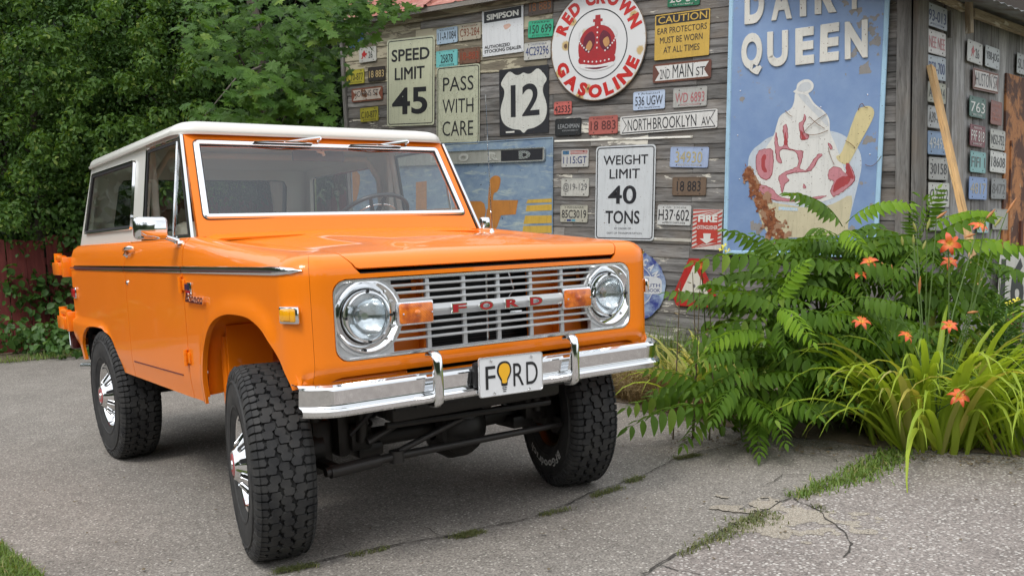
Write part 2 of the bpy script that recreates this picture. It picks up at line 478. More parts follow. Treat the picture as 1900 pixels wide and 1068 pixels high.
hl = MB(); hl.box((XF-.028, 0, 1.118), (.03, 1.28, .012)); hl.build('hood_seal', RUBBER, hood)
# black sheet standing in for engine bay shade below the hood gap; the cowl
eb = MB(); eb.box((-.10, 0, 1.10), (1.10, 1.36, .02)); eb.build('engine_bay_shade', BLACK, T)
cw = MB(); vs = []; N = 16
for i in range(N+1):
    y = -.80+1.6*i/N; c_ = .012*(1-(y/.8)**2)
    vs += [(-.668, y, 1.262+c_-.02*smooth01((abs(y)-.70)/.1)), (-.72, y, 1.272+c_-.02*smooth01((abs(y)-.70)/.1)), (-.775, y, 1.282+c_-.025*smooth01((abs(y)-.72)/.08))]
cw.add(vs, [(3*i+k, 3*i+k+1, 3*i+k+4, 3*i+k+3) for i in range(N) for k in range(2)])
cw.build('cowl', ORANGE, T, smooth=50, solid=.01)

# doors and rear quarters
QX = -3.175; QR = .13
def side_fn(sd_):
    def f(u, v):
        ins, z = inset_of(v); x = u; y = HW-ins
        if u < QX+QR:                  # rear corner in plan
            r = max(QR-ins, .015); arc = (QX+QR)-u
            a = min(arc/QR, pi/2)
            x = QX+ins+r-r*sin(a); y = HW-ins-r+r*cos(a)
            if arc > QR*pi/2: y -= arc-QR*pi/2; 
        if z < .9:
            d = sdpoly(u, z, FLARE_R); y += .022*smooth01(d/.035)*(1 if u > QX+QR else smooth01(1-(QX+QR-u)/.12))
            if u < -2.9: y -= 0
        # quarter tucks under behind the wheel
        zz = z
        if u < -2.85 and z < .75: y -= .05*smooth01((.75-z)/.2)*smooth01((-2.85-u)/.2)
        z += zlift(z, -.7, ins)
        if u < -2.75: z -= .02*smooth01((-2.95-u)/.3)*smooth01((z-1.15)/.08)
        return x, sd_*y, z
    return f
VD = rng(.558, 1.10, .02)+[1.10+.01*k for k in range(1, 8)]
for sd_ in (-1, 1):
    f = side_fn(sd_)
    mb = sheet(rng(-1.697, -.703, .03), VD, f); orient(mb, (0, sd_, 0))
    door = mb.build('door', ORANGE, T, smooth=40, solid=.014)
    mb = MB(); p = [f(x, .645+(x+1.70)*.012) for x in (-1.66, -1.4, -1.1, -.80)]
    mb.tube([(a, b+sd_*.0005, c) for a, b, c in p], .0032, 6); mb.build('drain_seam', simple('seam_red', (.11, .008, .004), .6), door)
    mb = MB(); mb.box((-1.2, sd_*.79, 1.276), (.98, .10, .012), ch=.004); mb.build('window_sill', ORANGE, door, smooth=40)
    for hz in (1.075, .745):
        h = MB(); y = sd_*(HW+.012)
        h.tube([(-.705, y, hz-.036), (-.705, y, hz-.012)], .010, 10); h.tube([(-.705, y, hz-.011), (-.705, y, hz+.012)], .0095, 10); h.tube([(-.705, y, hz+.013), (-.705, y, hz+.036)], .010, 10)
        h.box((-.685, sd_*(HW+.003), hz), (.035, .008, .05), ch=.002); h.box((-.722, sd_*(HW+.004), hz), (.028, .010, .06), ch=.002); h.build('hinge', ORANGE, door, smooth=40)
    h = MB(); y = sd_*(.855)
    h.tube([(-1.66, sd_*.842, 1.228), (-1.64, sd_*.885, 1.242), (-1.58, sd_*.893, 1.247), (-1.52, sd_*.890, 1.250), (-1.50, sd_*.878, 1.250)], [.016, .014, .0095, .011, .006], 10)
    h.tube([(-1.655, sd_*.855, 1.20), (-1.655, sd_*.885, 1.222)], .012, 10); h.build('door_handle', CHROME, door, smooth=60)
    h = MB(); h.lathe([(0, .012), (.006, .011), (.007, .007), (.003, .0)], 14, Matrix.Translation((-1.66, sd_*HW, 1.068))@Matrix.Diagonal((1, sd_, 1, 1))); h.build('door_lock', CHROME, door, smooth=60)
    # quarter
    mb = sheet(rng(QX+QR, -1.703, .022)[::1], VD, f, (lambda u, v: -sdpoly(u, min(v, 1.1), ARCH_R), lambda u, v: v-(.558 if u > -2.4 else .558+.06*smooth01((-2.85-u)/.3)), ))
    ua = rng(QX+QR-QR*pi/2-.06, QX+QR, .02)
    mb2 = sheet(ua, VD, f, (lambda u, v: v-.618,)); n0 = len(mb.v); mb.v += mb2.v; mb.f += [tuple(i+n0 for i in q) for q in mb2.f]
    orient(mb, (0, sd_, 0)); qp = mb.build('rear_quarter', ORANGE, T, smooth=40, solid=.014)
    lip = MB(); pts = [f(a, b) for a, b in ARCH_R if b > .55]; vs = []
    for p in pts: vs += [p, (p[0], p[1]-sd_*.018, p[2])]
    lip.add(vs, [(2*i, 2*i+1, 2*i+3, 2*i+2) for i in range(len(pts)-1)]); lip.build('arch_lip', ORANGE, qp, smooth=60)
    wl = MB(); vs = []; ex = [((a+2.34)*1.05-2.34, b+.03) for a, b in ARCH_R if b > .5]
    for a, b in ex: vs += [(a, sd_*.862, b), (a, sd_*.45, b)]
    wl.add(vs, [(2*i, 2*i+1, 2*i+3, 2*i+2) for i in range(len(ex)-1)]); wl.add([(a, sd_*.46, b) for a, b in ex], [tuple(range(len(ex)))])
    wl.build('wheel_well', BLACK, qp, smooth=40)
    mb = MB(); mb.box((-2.36, sd_*.79, 1.274), (1.30, .10, .012), ch=.004); mb.build('rail_cap', ORANGE, qp, smooth=40)
    # side reflector
    r_ = MB(); r_.box((-2.985, sd_*(.884), .980), (.100, .016, .072), ch=.006); rf = r_.build('marker_bezel', CHROME, qp, smooth=40)
    r_ = MB(); r_.box((-2.985, sd_*(.892), .980), (.086, .014, .058), ch=.006); r_.build('marker_lens', REDLENS, rf, smooth=40)
    # front side marker
    SM = .012 if sd_ > 0 else 0
    r_ = MB(); r_.box((.445, sd_*(.8695), .988), (.088, .016, .062), Matrix.Translation((.445, sd_*(.8695-SM), .988))@Matrix.Rotation(-sd_*radians(22), 4, 'Z')@Matrix.Translation((-.445, -sd_*.8695, -.988)), ch=.006); rf = r_.build('side_marker', CHROME, T, smooth=40)
    Mr = Matrix.Translation((.447, sd_*(.8745-SM), .988))@Matrix.Rotation(-sd_*radians(22), 4, 'Z')
    r_ = MB(); r_.box((0, 0, 0), (.074, .018, .048), Mr, ch=.007); r_.box((0, sd_*.007, 0), (.034, .012, .038), Mr, ch=.004); r_.build('marker_lens', simple('yellow_lens', (.80, .36, .008), .12, 0, Coat_Weight=1), rf, smooth=40)
    # chrome belt strips
    black_in = simple('strip_insert', (.07, .07, .075), .3)
    for a, b, tip in ((-3.05, -1.706, 0), (-1.694, -.706, 0), (-.694, .50, 1)):
        mb = MB(); vs = []; us_ = rng(a, b, .04); prof = [(-.0165, .001), (-.014, .007), (-.006, .009), (.006, .009), (.014, .007), (.0165, .001)]
        for i, u in enumerate(us_):
            k = 1.0 if not tip or u < .34 else max(.05, sqrt(max(0, 1-((u-.34)/.16)**2)))
            if tip: x, y = plan(u, .002)
            else: x, y, _ = f(u, 1.115); y = abs(y)
            x2, y2 = plan(u+.01, .002) if tip else (x, y)
            for dz, dn in prof: vs.append((x+(dn*max(0, u-.375)*3 if tip else 0), sd_*(y+dn), 1.1415+dz*k))
        m_ = len(prof); mb.add(vs, [(i*m_+k, i*m_+k+1, (i+1)*m_+k+1, (i+1)*m_+k) for i in range(len(us_)-1) for k in range(m_-1)]+[tuple(range(m_))])
        s_ = mb.build('trim_strip', CHROME, T, smooth=30)
        mb = MB(); vs = []
        for i, u in enumerate(us_):
            k = 1.0 if not tip or u < .34 else max(.02, sqrt(max(0, 1-((u-.34)/.13)**2))) if u < .47 else .02
            if tip: x, y = plan(u, .002)
            else: x, y, _ = f(u, 1.115); y = abs(y)
            for dz in (-.0028, .0028): vs.append((x+(.0103*max(0, u-.375)*3 if tip else 0), sd_*(y+.0103), 1.1415+dz*k))
        mb.add(vs, [(2*i, 2*i+1, 2*i+3, 2*i+2) for i in range(len(us_)-1)]); mb.build('strip_insert', black_in, s_)
# badge on the fender
bd = MB(); bd.box((-.615, -.8835, 1.060), (.085, .006, .052), ch=.002); badge = bd.build('fender_badge', CHROME, T, smooth=30)
bb = MB(); bb.box((-.628, -.888, 1.066), (.045, .004, .026)); bb.build('badge_field', simple('badge_blue', (.03, .02, .06), .3), badge)
bb = MB(); bb.box((-.615, -.8885, 1.044), (.05, .004, .012)); bb.build('badge_bar', REDEN, badge)
tx = MB(); Mt = frameM(V((-.635, -.888, 1.005)), V((1, 0, -.02)), V((.45, 0, 1)).normalized(), V((0, -1, 0)))
add_text(tx, 'Bronco', Mt, 0, 0, .23, .040, .004, .02); tx.add([(0.0, -.004, .004), (.23, -.004, .004), (.23, .002, .004), (0, .002, .004)], [(0, 1, 2, 3)], Mt)
tx.build('model_script', CHROME, badge, solid=-.004)
# rear face, floor
mb = MB(); mb.box((QX+.02, 0, .93), (.03, 1.56, .62)); mb.build('tailgate', ORANGE, T)
mb = MB(); mb.box((-1.95, 0, .70), (2.45, 1.68, .03)); mb.box((-.72, 0, .95), (.03, 1.6, .55)); mb.build('floor_pan', BLACK, T)
mb = MB(); mb.box((-.60, 0, .93), (.02, 1.1, .34)); mb.build('firewall', BLACK, T)

# spare wheel swing-out brackets at the rear corner
for z0 in (1.135, .775):
    mb = MB(); mb.box((-3.28, -.895, z0), (.20, .075, .085), ch=.005); mb.tube([(-3.36, -.895, z0+.070), (-3.17, -.895, z0+.066)], .022, 12)
    mb.tube([(-3.355, -.895, z0+.04), (-3.355, -.895, z0+.102)], .026, 12); mb.box((-3.16, -.865, z0+.01), (.06, .10, .13), ch=.006)
    mb.build('carrier_bracket', ORANGE, T, smooth=40)
mb = MB(); mb.box((-3.235, -.84, .66), (.10, .10, .13), ch=.015); tl = mb.build('rear_lamp', simple('dark_red_lamp', (.05, .004, .004), .2), T, smooth=40)
mb = MB(); mb.tube([(-3.27, -.885, .76), (-3.24, -.89, .62)], .006, 8); mb.build('lamp_bracket', CHROME, tl, smooth=60)
mb = MB(); mb.tube([(-2.85, -.72, .49), (-3.20, -.80, .472), (-3.26, -.82, .468)], .024, 16, caps=False); mb.build('exhaust_tip', CHROME, T, smooth=60, solid=.003)
mb = MB(); mb.box((-3.24, 0, .60), (.09, 1.50, .11), ch=.02); mb.build('rear_bumper', CHROME, T, smooth=40)

# ---------------------------------------------------------------- windshield frame, hardtop, glass
WB0, WB1 = (-.765, 1.285), (-1.035, 1.792)
def ws_pt(y, t, off=0.0):             # t in 0..1 up the frame
    x = lerp(WB0[0], WB1[0], t); z = lerp(WB0[1], WB1[1], t); n = V((.8826, 0, .4700))
    return x+n.x*off+.012*(1-(y/.7)**2)*.6, y, z+n.z*off
WT, WBm = (.893, .675), (.180, .716)    # trim top / bottom: t, half width
hole = [(-WBm[1], WBm[0]), (WBm[1], WBm[0]), (WT[1], WT[0]), (-WT[1], WT[0])]
us = rng(-1, 1, .05)
def wf(u, t): return ws_pt(u*lerp(.772, .722, t), t)
def wclip(u, t): return -sdpoly(u*lerp(.772, .722, t), t*.575, [(a, b*.575) for a, b in hole])
mb = sheet(us, rng(0, 1, .05), wf, (wclip,)); orient(mb, (1, 0, .3)); WSF = mb.build('windshield_frame', ORANGE, T, smooth=40, solid=.035)
corners = [ws_pt(a, b, .002) for a, b in hole]
ringp = []
for i in range(4):
    p0, p1, p2 = V(corners[(i-1) % 4]), V(corners[i]), V(corners[(i+1) % 4])
    for k in range(4):
        t = k/3; q0 = p1+(p0-p1).normalized()*.015; q2 = p1+(p2-p1).normalized()*.015
        ringp.append((q0*(1-t)**2+p1*2*t*(1-t)+q2*t*t))
wn = V((.8826, 0, .4700))
mb = ribbon(ringp, wn, [(-.014, 0), (-.012, .008), (-.004, .012), (.006, .011), (.013, .004), (.013, -.002)]); tr = mb.build('windshield_trim', SATIN, WSF, smooth=35)
mb = ribbon(ringp, wn, [(-.018, -.004), (-.018, .003), (-.012, .004), (-.012, -.004)]); 
s0 = mb.build('windshield_seal', RUBBER, WSF)
mb = ribbon(ringp, wn, [(.0165, -.004), (.0165, .002), (.012, .003), (.012, -.004)]); mb.build('windshield_seal', RUBBER, WSF)
g = MB(); vs = []; N = 8
for i in range(N+1):
    for t in (WBm[0], WT[0]):
        hw = WBm[1] if t == WBm[0] else WT[1]; vs.append(ws_pt(lerp(-hw, hw, i/N), t, .0))
g.add(vs, [(2*i, 2*i+1, 2*i+3, 2*i+2) for i in range(N)]); g.build('windshield_glass', WGLASS, WSF, smooth=60)
# wipers hang from pivots above the glass
for y0, yb in ((-.04, -.24), (.485, .285)):
    mb = MB(); pv = V(ws_pt(y0, .945, .03)); el = V(ws_pt(yb, .885, .035))
    mb.tube([V(ws_pt(y0, .945, .0)), pv], .012, 10); mb.tube([pv, lerp(pv, el, .55), el], [.009, .006, .0035], 8)
    wp = mb.build('wiper', CHROME, WSF, smooth=50)
    mb = MB(); a = V(ws_pt(yb-.155, .885, .018)); b = V(ws_pt(yb+.155, .885, .018)); mb.tube([a+V((0, 0, .006)), el+V((.002, 0, .003)), b+V((0, 0, .006))], .0035, 6); mb.build('wiper_yoke', CHROME, wp, smooth=50)
    mb = MB(); mb.box((a+b)/2-V((.004, 0, .0)), (.006, .31, .006)); mb.build('wiper_blade', RUBBER, wp)

# roof
RXF, RXR, RY = -1.005, -2.93, .755
RPROF = [(.012, 1.783), (0, 1.785), (-.004, 1.792), (-.001, 1.803), (.006, 1.818), (.020, 1.830), (.05, 1.842), (.12, 1.855), (.24, 1.867), (.42, 1.876), (.70, 1.881)]
def roofpath(ins, n=6):
    r = max(.11-ins, .02); out = []
    cx0, cx1, hy = RXR+ins, RXF-ins, max(RY-ins, .021)
    r = min(r, hy-.001)
    for (sx, sy, a0) in ((1, 1, 0), (-1, 1, pi/2), (-1, -1, pi), (1, -1, 3*pi/2)):
        for k in range(n+1):
            a = a0+pi/2*k/n
            out.append(((cx1-r if sx > 0 else cx0+r)+r*cos(a), sy*(hy-r)+r*sin(a)))
    return out
rings = []
for ins, z in RPROF: rings.append([(x, y, z-.018*smooth01((-2.2-x)/.8)) for x, y in roofpath(ins)])
mb = MB(); n = len(rings[0])
vs = [p for r in rings for p in r]; fs = [(i*n+k, i*n+(k+1) % n, (i+1)*n+(k+1) % n, (i+1)*n+k) for i in range(len(rings)-1) for k in range(n)]
fs.append(tuple((len(rings)-1)*n+k for k in range(n)))
mb.add(vs, fs); orient(mb, (0, 0, 1)); roof = mb.build('hardtop_roof', WHITE, T, smooth=60)
mb = MB(); vs = [(x, y, 1.781-.018*smooth01((-2.2-x)/.8)) for x, y in roofpath(.03)]; mb.add(vs, [tuple(range(len(vs)))]); mb.build('headliner', LINER, roof)
mb = ribbon([(x, y, 1.782-.018*smooth01((-2.2-x)/.8)) for x, y in roofpath(0)], (0, 0, 1), [(-.008, -.004), (.010, -.004), (.012, .006), (.008, .006), (.006, 0), (-.008, 0)]); mb.build('drip_rail', WHITE, roof, smooth=40)
mb = MB(); mb.box((-1.035, 0, 1.786), (.05, 1.36, .012)); mb.build('roof_seal', RUBBER, roof)
def gy(z): return lerp(.805, .738, (z-1.262)/.52)
QT, QB = -2.86, -3.10
def qclip(P): return lambda u, v: -sdpoly(u, v, P)
QW = [(-1.812, 1.358), (-1.812, 1.716), (-2.795, 1.716), (-2.925, 1.358)]
for sd_ in (-1, 1):
    def f(u, z): return u, sd_*gy(z), z
    mb = sheet(rng(-3.12, -1.60, .04), rng(1.27, 1.785, .04), f, (qclip(QW), lambda u, z: u-lerp(QB, QT, (z-1.262)/.52)))
    orient(mb, (0, sd_, 0)); hs = mb.build('hardtop_side', WHITE, T, smooth=40, solid=.03)
    path = [V((a, sd_*(gy(b)+.001), b)) for a, b in QW]; nn = (path[1]-path[0]).cross(path[2]-path[0]).normalized()
    if nn.y*sd_ < 0: nn = -nn
    pp = []
    for i in range(4):
        p0, p1, p2 = path[(i-1) % 4], path[i], path[(i+1) % 4]
        for k in range(4):
            t = k/3; pp.append((p1+(p0-p1).normalized()*.02)*(1-t)**2+p1*2*t*(1-t)+(p1+(p2-p1).normalized()*.02)*t*t)
    fr = ribbon(pp, nn, [(-.016, -.004), (-.016, .008), (0, .010), (0, -.004)]).build('window_seal', RUBBER, hs)
    fr2 = ribbon(pp, nn, [(.0, 0), (.0, .013), (.007, .014), (.010, .0)]).build('window_trim', CHROME, hs, smooth=30)
    g = MB(); g.add(path, [(0, 1, 2, 3)]); g.build('quarter_glass', GLASS, hs)
    # door window frame
    DW = [(-.775, 1.286), (-1.585, 1.286), (-1.585, 1.768), (-1.022, 1.768)]
    path = [V((a, sd_*(gy(b)-.002), b)) for a, b in DW]
    prof = [(-.007, -.006), (-.007, .008), (.006, .008), (.006, -.006)]
    fr = ribbon(path, nn, prof).build('window_frame', CHROME, T, smooth=30)
    ins_ = [(-.805, 1.290), (-1.565, 1.290), (-1.565, 1.748), (-1.040, 1.748)]
    path2 = [V((a, sd_*(gy(b)), b)) for a, b in ins_]
    ribbon(path2, nn, [(-.005, -.006), (-.005, .004), (.010, .004), (.010, -.006)]).build('window_channel', RUBBER, fr)
    mb = MB(); mb.tube([V((-1.045, sd_*(gy(1.285)+.003), 1.285)), V((-1.058, sd_*(gy(1.745)+.003), 1.745))], .0075, 6); mb.build('vent_post', CHROME, fr, smooth=40)
    mb = MB(); mb.box((-1.00, sd_*.80, 1.285), (.05, .02, .02), ch=.004); mb.build('vent_latch', CHROME, fr, smooth=40)
    g = MB(); g.add(path2, [(0, 1, 2, 3)]); g.build('door_glass', GLASS, fr)
    # windshield pillar return
    mb = MB(); mb.box((-1.63, sd_*.715, 1.52), (.05, .04, .50), ch=.012); mb.build('door_post', LINER, T, smooth=40)
# rear wall of the hardtop with its window
def rf(y, z):
    w_ = gy(z)/.805; return lerp(QB, QT, (z-1.262)/.52), y*w_, z
mb = sheet(rng(-.805, .805, .07), rng(1.256, 1.785, .04), rf, (lambda y, z: -sdrbox(y, z, 0, 1.54, .62, .17, .05),)); orient(mb, (-1, 0, 0)); rw = mb.build('hardtop_rear', WHITE, T, smooth=40, solid=.03)
g = MB(); g.add([rf(-.62, 1.37), rf(.62, 1.37), rf(.62, 1.71), rf(-.62, 1.71)], [(0, 1, 2, 3)]); g.build('rear_glass', GLASS, rw)
mb = ribbon([V(rf(a, b)) for a, b in rrect(0, 1.54, .62, .17, .05, 4)], (-.9, 0, .42), [(-.015, -.02), (-.015, .03), (.012, .03), (.012, -.02)]).build('window_seal', RUBBER, rw)

# ---------------------------------------------------------------- interior
mb = MB(); mb.box((-.93, 0, 1.235), (.26, 1.46, .10), ch=.03); mb.box((-.88, .36, 1.20), (.2, .3, .1), ch=.02); mb.build('dashboard', simple('dash_orange', (.5, .12, .01), .5), T, smooth=40)
for yy in (-.38, .38):
    mb = MB(); mb.box((-1.62, yy, 1.13), (.13, .46, .52), Matrix.Translation((-1.62, yy, 1.0))@Matrix.Rotation(-.2, 4, 'Y')@Matrix.Translation((1.62, -yy, -1.0)), ch=.06); mb.box((-1.36, yy, .92), (.48, .48, .14), ch=.05); mb.build('seat', VINYL, T, smooth=60)
mb = MB(); mb.box((-2.62, 0, 1.12), (.14, 1.1, .46), ch=.06); mb.box((-2.4, 0, .93), (.42, 1.1, .13), ch=.05); mb.build('rear_seat', VINYL, T, smooth=60)
# steering wheel
sc, sn = V((-1.12, .315, 1.372)), V((-.55, 0, .835)).normalized()
sx = V((0, 1, 0)); sy = sn.cross(sx)
mb = MB(); mb.tube([sc+(sx*cos(a)+sy*sin(a))*.205 for a in [2*pi*k/40 for k in range(41)]], .0115, 8, caps=False); sw = mb.build('steering_wheel', simple('dark_grey_plastic', (.03, .03, .032), .3), T, smooth=60)
mb = MB(); mb.tube([sc-sn*.012+(sx*cos(a)+sy*sin(a))*.135 for a in [2*pi*k/40 for k in range(41)]], .005, 6, caps=False); mb.build('horn_ring', CHROME, sw, smooth=60)
mb = MB()
for a in (pi/2+.45, pi/2-.45+pi, -pi/2): mb.tube([sc-sn*.02, sc+(sx*cos(a)+sy*sin(a))*.20], [.018, .009], 6)
mb.tube([sc+sn*.01, sc-sn*.05, sc-sn*.35], [.03, .03, .022], 12); mb.build('wheel_spoke', RUBBER, sw, smooth=50)
mb = MB(); mb.box((-1.14, .02, 1.70), (.02, .30, .055), ch=.008); mb.tube([(-1.13, .02, 1.71), (-1.07, .02, 1.75)], .006, 6); mb.build('rear_view_mirror', simple('mirror_back', (.11, .12, .15), .4), T, smooth=50)
mb = MB(); mb.tube([(-1.10, -.005, 1.722), (-1.11, .03, 1.722), (-1.125, .045, 1.705)], [.006, .011, .009], 8); mb.build('mirror_bright_spot', simple('bright_spot_white', (.8, .8, .8), .3), T, smooth=50)  # small white shape standing in for the bright spot on the mirror
for yy in (-.36, .36):
    mb = MB(); mb.box((-1.14, yy, 1.752), (.15, .52, .018), Matrix.Translation((-1.14, yy, 1.752))@Matrix.Rotation(.25, 4, 'Y')@Matrix.Translation((1.14, -yy, -1.752)), ch=.007); mb.build('sun_visor', LINER, T, smooth=50)
# roll hoop like inner liner ring seen through the glass
for xx in (-1.70,):
    mb = MB(); mb.tube([(xx, -.70, 1.25), (xx, -.685, 1.62), (xx, -.60, 1.745), (xx, .60, 1.745), (xx, .685, 1.62), (xx, .70, 1.25)], .020, 8); mb.build('headliner_bow', LINER, T, smooth=50)

# ---------------------------------------------------------------- grille
GX = XF-.012
G = MB().build('grille', GRILLE, T) if False else empty('grille'); G.parent = T
# surround panels each end, rounded, with round hole for the lamp
PHW = .488
def gp_f(y, z): return GX+.0, y, z
for sd_ in (-1, 1):
    def hole_(y, z): return hypot(y-sd_*.592, z-.9635)-.128
    def edge_(y, z): return sdrbox(y, z, GR[0], GR[1], GR[2]-.010, GR[3]-.010, GR[4])
    a, b = sorted((sd_*PHW, sd_*.726)); mb = sheet(rng(a, b, .012), rng(.80, 1.105, .012), gp_f, (hole_, edge_)); orient(mb, (1, 0, 0)); mb.build('grille_panel', GRILLE, G, solid=.02)
# outer bright frame
path = [V((GX, a, b)) for a, b in rrect(GR[0], GR[1], GR[2]-.006, GR[3]-.006, GR[4], 6)]
ribbon(path, (1, 0, 0), [(-.008, -.02), (-.008, .006), (-.003, .013), (.004, .013), (.006, .004), (.006, -.02)]).build('grille_frame', SATIN, G, smooth=35)
zt, zb_ = 1.090, .823
bar = .0105; nrow = 8; ch_ = .046
slot = ((zt-zb_)-ch_-bar*8)/8
cols = 6; vb = .019; cw_ = (2*PHW-.004-vb*5)/6
barme = None
zc = zt
zlist = []
for k in range(4): zc -= slot; zlist.append(zc-bar/2 if k < 3 else None); zc -= bar if k < 3 else 0
zmid = zc-ch_/2; zc -= ch_
for k in range(4): zc -= slot; zlist.append(zc-bar/2 if k < 3 else None); zc -= bar if k < 3 else 0
for zz in [z for z in zlist if z]:
    mb = MB(); mb.box((0, 0, 0), (.020, 2*PHW+.02, bar), ch=.0035)
    if barme is None: barme = mb.build('grille_bar', GRILLE, G, smooth=40); o = barme
    else: o = barme.copy(); COL.objects.link(o)
    o.location = (GX-.004, 0, zz)
vbar = None
for k in range(1, 6):
    y = -PHW+.002+k*cw_+(k-.5)*vb
    if vbar is None:
        mb = MB(); mb.box((0, 0, 0), (.016, vb, zt-zb_), ch=.004); vbar = mb.build('grille_upright', GRILLE, G, smooth=40); o = vbar
    else: o = vbar.copy(); COL.objects.link(o)
    o.location = (GX-.008, y, (zt+zb_)/2)
for zz, hh in ((1.0955, .012), (.8175, .012)):
    mb = MB(); mb.box((GX-.004, 0, zz), (.018, 2*PHW+.02, hh), ch=.003); mb.build('grille_rail', GRILLE, G, smooth=40)
cb = MB(); cb.add([(GX+.006, -.325, zmid-ch_/2), (GX+.006, .325, zmid-ch_/2), (GX+.018, .325, zmid-.004), (GX+.018, -.325, zmid-.004), (GX+.018, .325, zmid+.004), (GX+.018, -.325, zmid+.004), (GX+.006, .325, zmid+ch_/2), (GX+.006, -.325, zmid+ch_/2)], [(0, 1, 2, 3), (3, 2, 4, 5), (5, 4, 6, 7)])
cb.box((GX-.004, 0, zmid), (.018, .66, ch_)); cb.build('name_bar', GRILLE, G)
for ch, yc in zip('FORD', (-.208, -.082, .046, .168)):
    mb = MB(); Mt = frameM(V((GX+.018, yc, zmid)), V((0, 1, 0)), V((0, 0, 1)), V((1, 0, 0)))
    add_text(mb, ch, Mt, -.035, -.0185, .035, .0185, .006, .06); lo = mb.build('grille_letter', CHROME, G, solid=-.006)
    mb = MB(); add_text(mb, ch, Mt, -.031, -.0155, .031, .0155, .0126, .035); mb.build('letter_inlay', REDEN, G)
# radiator behind
mb = MB(); mb.box((GX-.16, -.05, .955), (.05, .60, .34)); rad = mb.build('radiator', BLACK, T)
fin = simple('radiator_fin', (.035, .035, .037), .5, .5)
mb = MB()
for k in range(26): mb.box((GX-.131, -.05, .80+k*.0125), (.008, .56, .003))
tag(mb.build('fin', fin, rad), kind='stuff')
for sd_ in (-1, 1):
    mb = MB(); mb.box((GX-.075, .345 if sd_ > 0 else -.415, .955), (.012, .29 if sd_ > 0 else .17, .32)); mb.box((GX-.05, sd_*.335, .955), (.04, .010, .32)); mb.build('radiator_support', simple('orange_inner', (.80, .19, .004), .45), T)
    mb = MB(); mb.box((GX-.070, sd_*.415, 1.045), (.016, .10, .016)); mb.box((GX-.070, sd_*.415, 1.080), (.016, .10, .016)); mb.build('support_slot', BLACK, T)
mb = MB(); mb.tube([(GX-.06, -.02, .80), (GX-.06, -.015, 1.10)], .006, 6); mb.tube([(GX-.05, .09, 1.09), (GX-.06, .12, 1.02), (GX-.06, .09, .98)], .005, 6); mb.box((GX-.03, .09, .925), (.05, .06, .018), ch=.003); mb.build('hood_latch', SATIN, T, smooth=50)

# headlights
def headlight(sd_):
    M = Matrix.Translation((GX, sd_*.592, .9635))@Matrix.Rotation(-pi/2, 4, 'Z')   # +Y(axis) -> +X
    mb = MB(); mb.lathe([(.000, .136), (.010, .133), (.012, .127), (.004, .118), (-.006, .106), (-.014, .099), (-.034, .097)], 40, M); h = mb.build('headlight', CHROME, T, smooth=40)
    mb = MB(); mb.lathe([(-.02, .150), (.002, .149), (.006, .145), (.006, .139), (.001, .134)], 40, M); mb.build('lamp_surround', GRILLE, h, smooth=40)
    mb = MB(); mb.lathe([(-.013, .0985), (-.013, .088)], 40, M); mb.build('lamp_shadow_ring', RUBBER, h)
    mb = MB(); mb.lathe([(-.016, .0975), (.002, .0965), (.012, .092), (.014, .086), (.004, .081), (-.01, .080)], 40, M); mb.build('retaining_ring', CHROME, h, smooth=40)
    for a in (0, pi/2, pi, 3*pi/2):
        mb = MB(); mb.box((cos(a)*.092, .015, sin(a)*.092), (.010, .006, .010), M); mb.build('ring_notch', BLACK, h)
    # reflector bowl
    mb = MB(); mb.lathe([(-.012, .083), (-.03, .07), (-.055, .04), (-.065, .008), (-.065, .0)], 40, M); mb.build('reflector', simple('reflector_silver', (.88, .89, .90), .12, 1.0), h, smooth=80)
    mb = MB(); mb.lathe([(-.02, .0), (-.02, .014), (-.06, .018)], 16, M); mb.build('bulb_shield', CHROME, h, smooth=50)
    # fluted lens: vertical prisms
    vs = []; fs = []; N = 64; R_ = .0805
    idx = {}
    nx = 68; nz_ = 12
    for i in range(nx+1):
        a = -1+2*i/nx; hh = sqrt(max(0, 1-a*a)); 
        for j in range(nz_+1):
            b = (-1+2*j/nz_)*hh; rr2 = a*a+b*b
            flute = .0042*(i % 2)*(1 if rr2 < .93 else 0)
            vs.append((a*R_, .004+.020*sqrt(max(0, 1-rr2*.82))+flute-.012, b*R_))
    for i in range(nx):
        for j in range(nz_): fs.append((i*(nz_+1)+j, (i+1)*(nz_+1)+j, (i+1)*(nz_+1)+j+1, i*(nz_+1)+j+1))
    mb = MB(); mb.add(vs, fs, M); mb.build('headlight_lens', LENSG, h)
    for a in (2.3, 4.0):
        mb = MB(); mb.lathe([(0, .007), (.004, .006), (.005, 0)], 10, M@Matrix.Translation((cos(a)*.113, .002, sin(a)*.113))); mb.build('adjuster_screw', CHROME, h, smooth=60)
    return h
for sd_ in (-1, 1): headlight(sd_)
for sd_ in (-1, 1):
    mb = MB(); mb.box((GX+.006, sd_*.398, .9625), (.026, .158, .090), ch=.006); ts = mb.build('turn_signal', SATIN, T, smooth=40)
    mb = MB(); mb.box((GX+.018, sd_*.398, .9625), (.030, .142, .076), ch=.008); mb.lathe([(.033, .013), (.037, .009), (.038, 0)], 14, Matrix.Translation((GX, sd_*.398, .9625))@Matrix.Rotation(-pi/2, 4, 'Z')); mb.build('signal_lens', AMBER, ts, smooth=40)
    for k in (-1, 1):
        mb = MB(); mb.lathe([(.030, .004), (.036, .0035), (.0365, 0)], 8, Matrix.Translation((GX, sd_*.398+k*.062, .9625))@Matrix.Rotation(-pi/2, 4, 'Z')); mb.build('lens_screw', CHROME, ts)

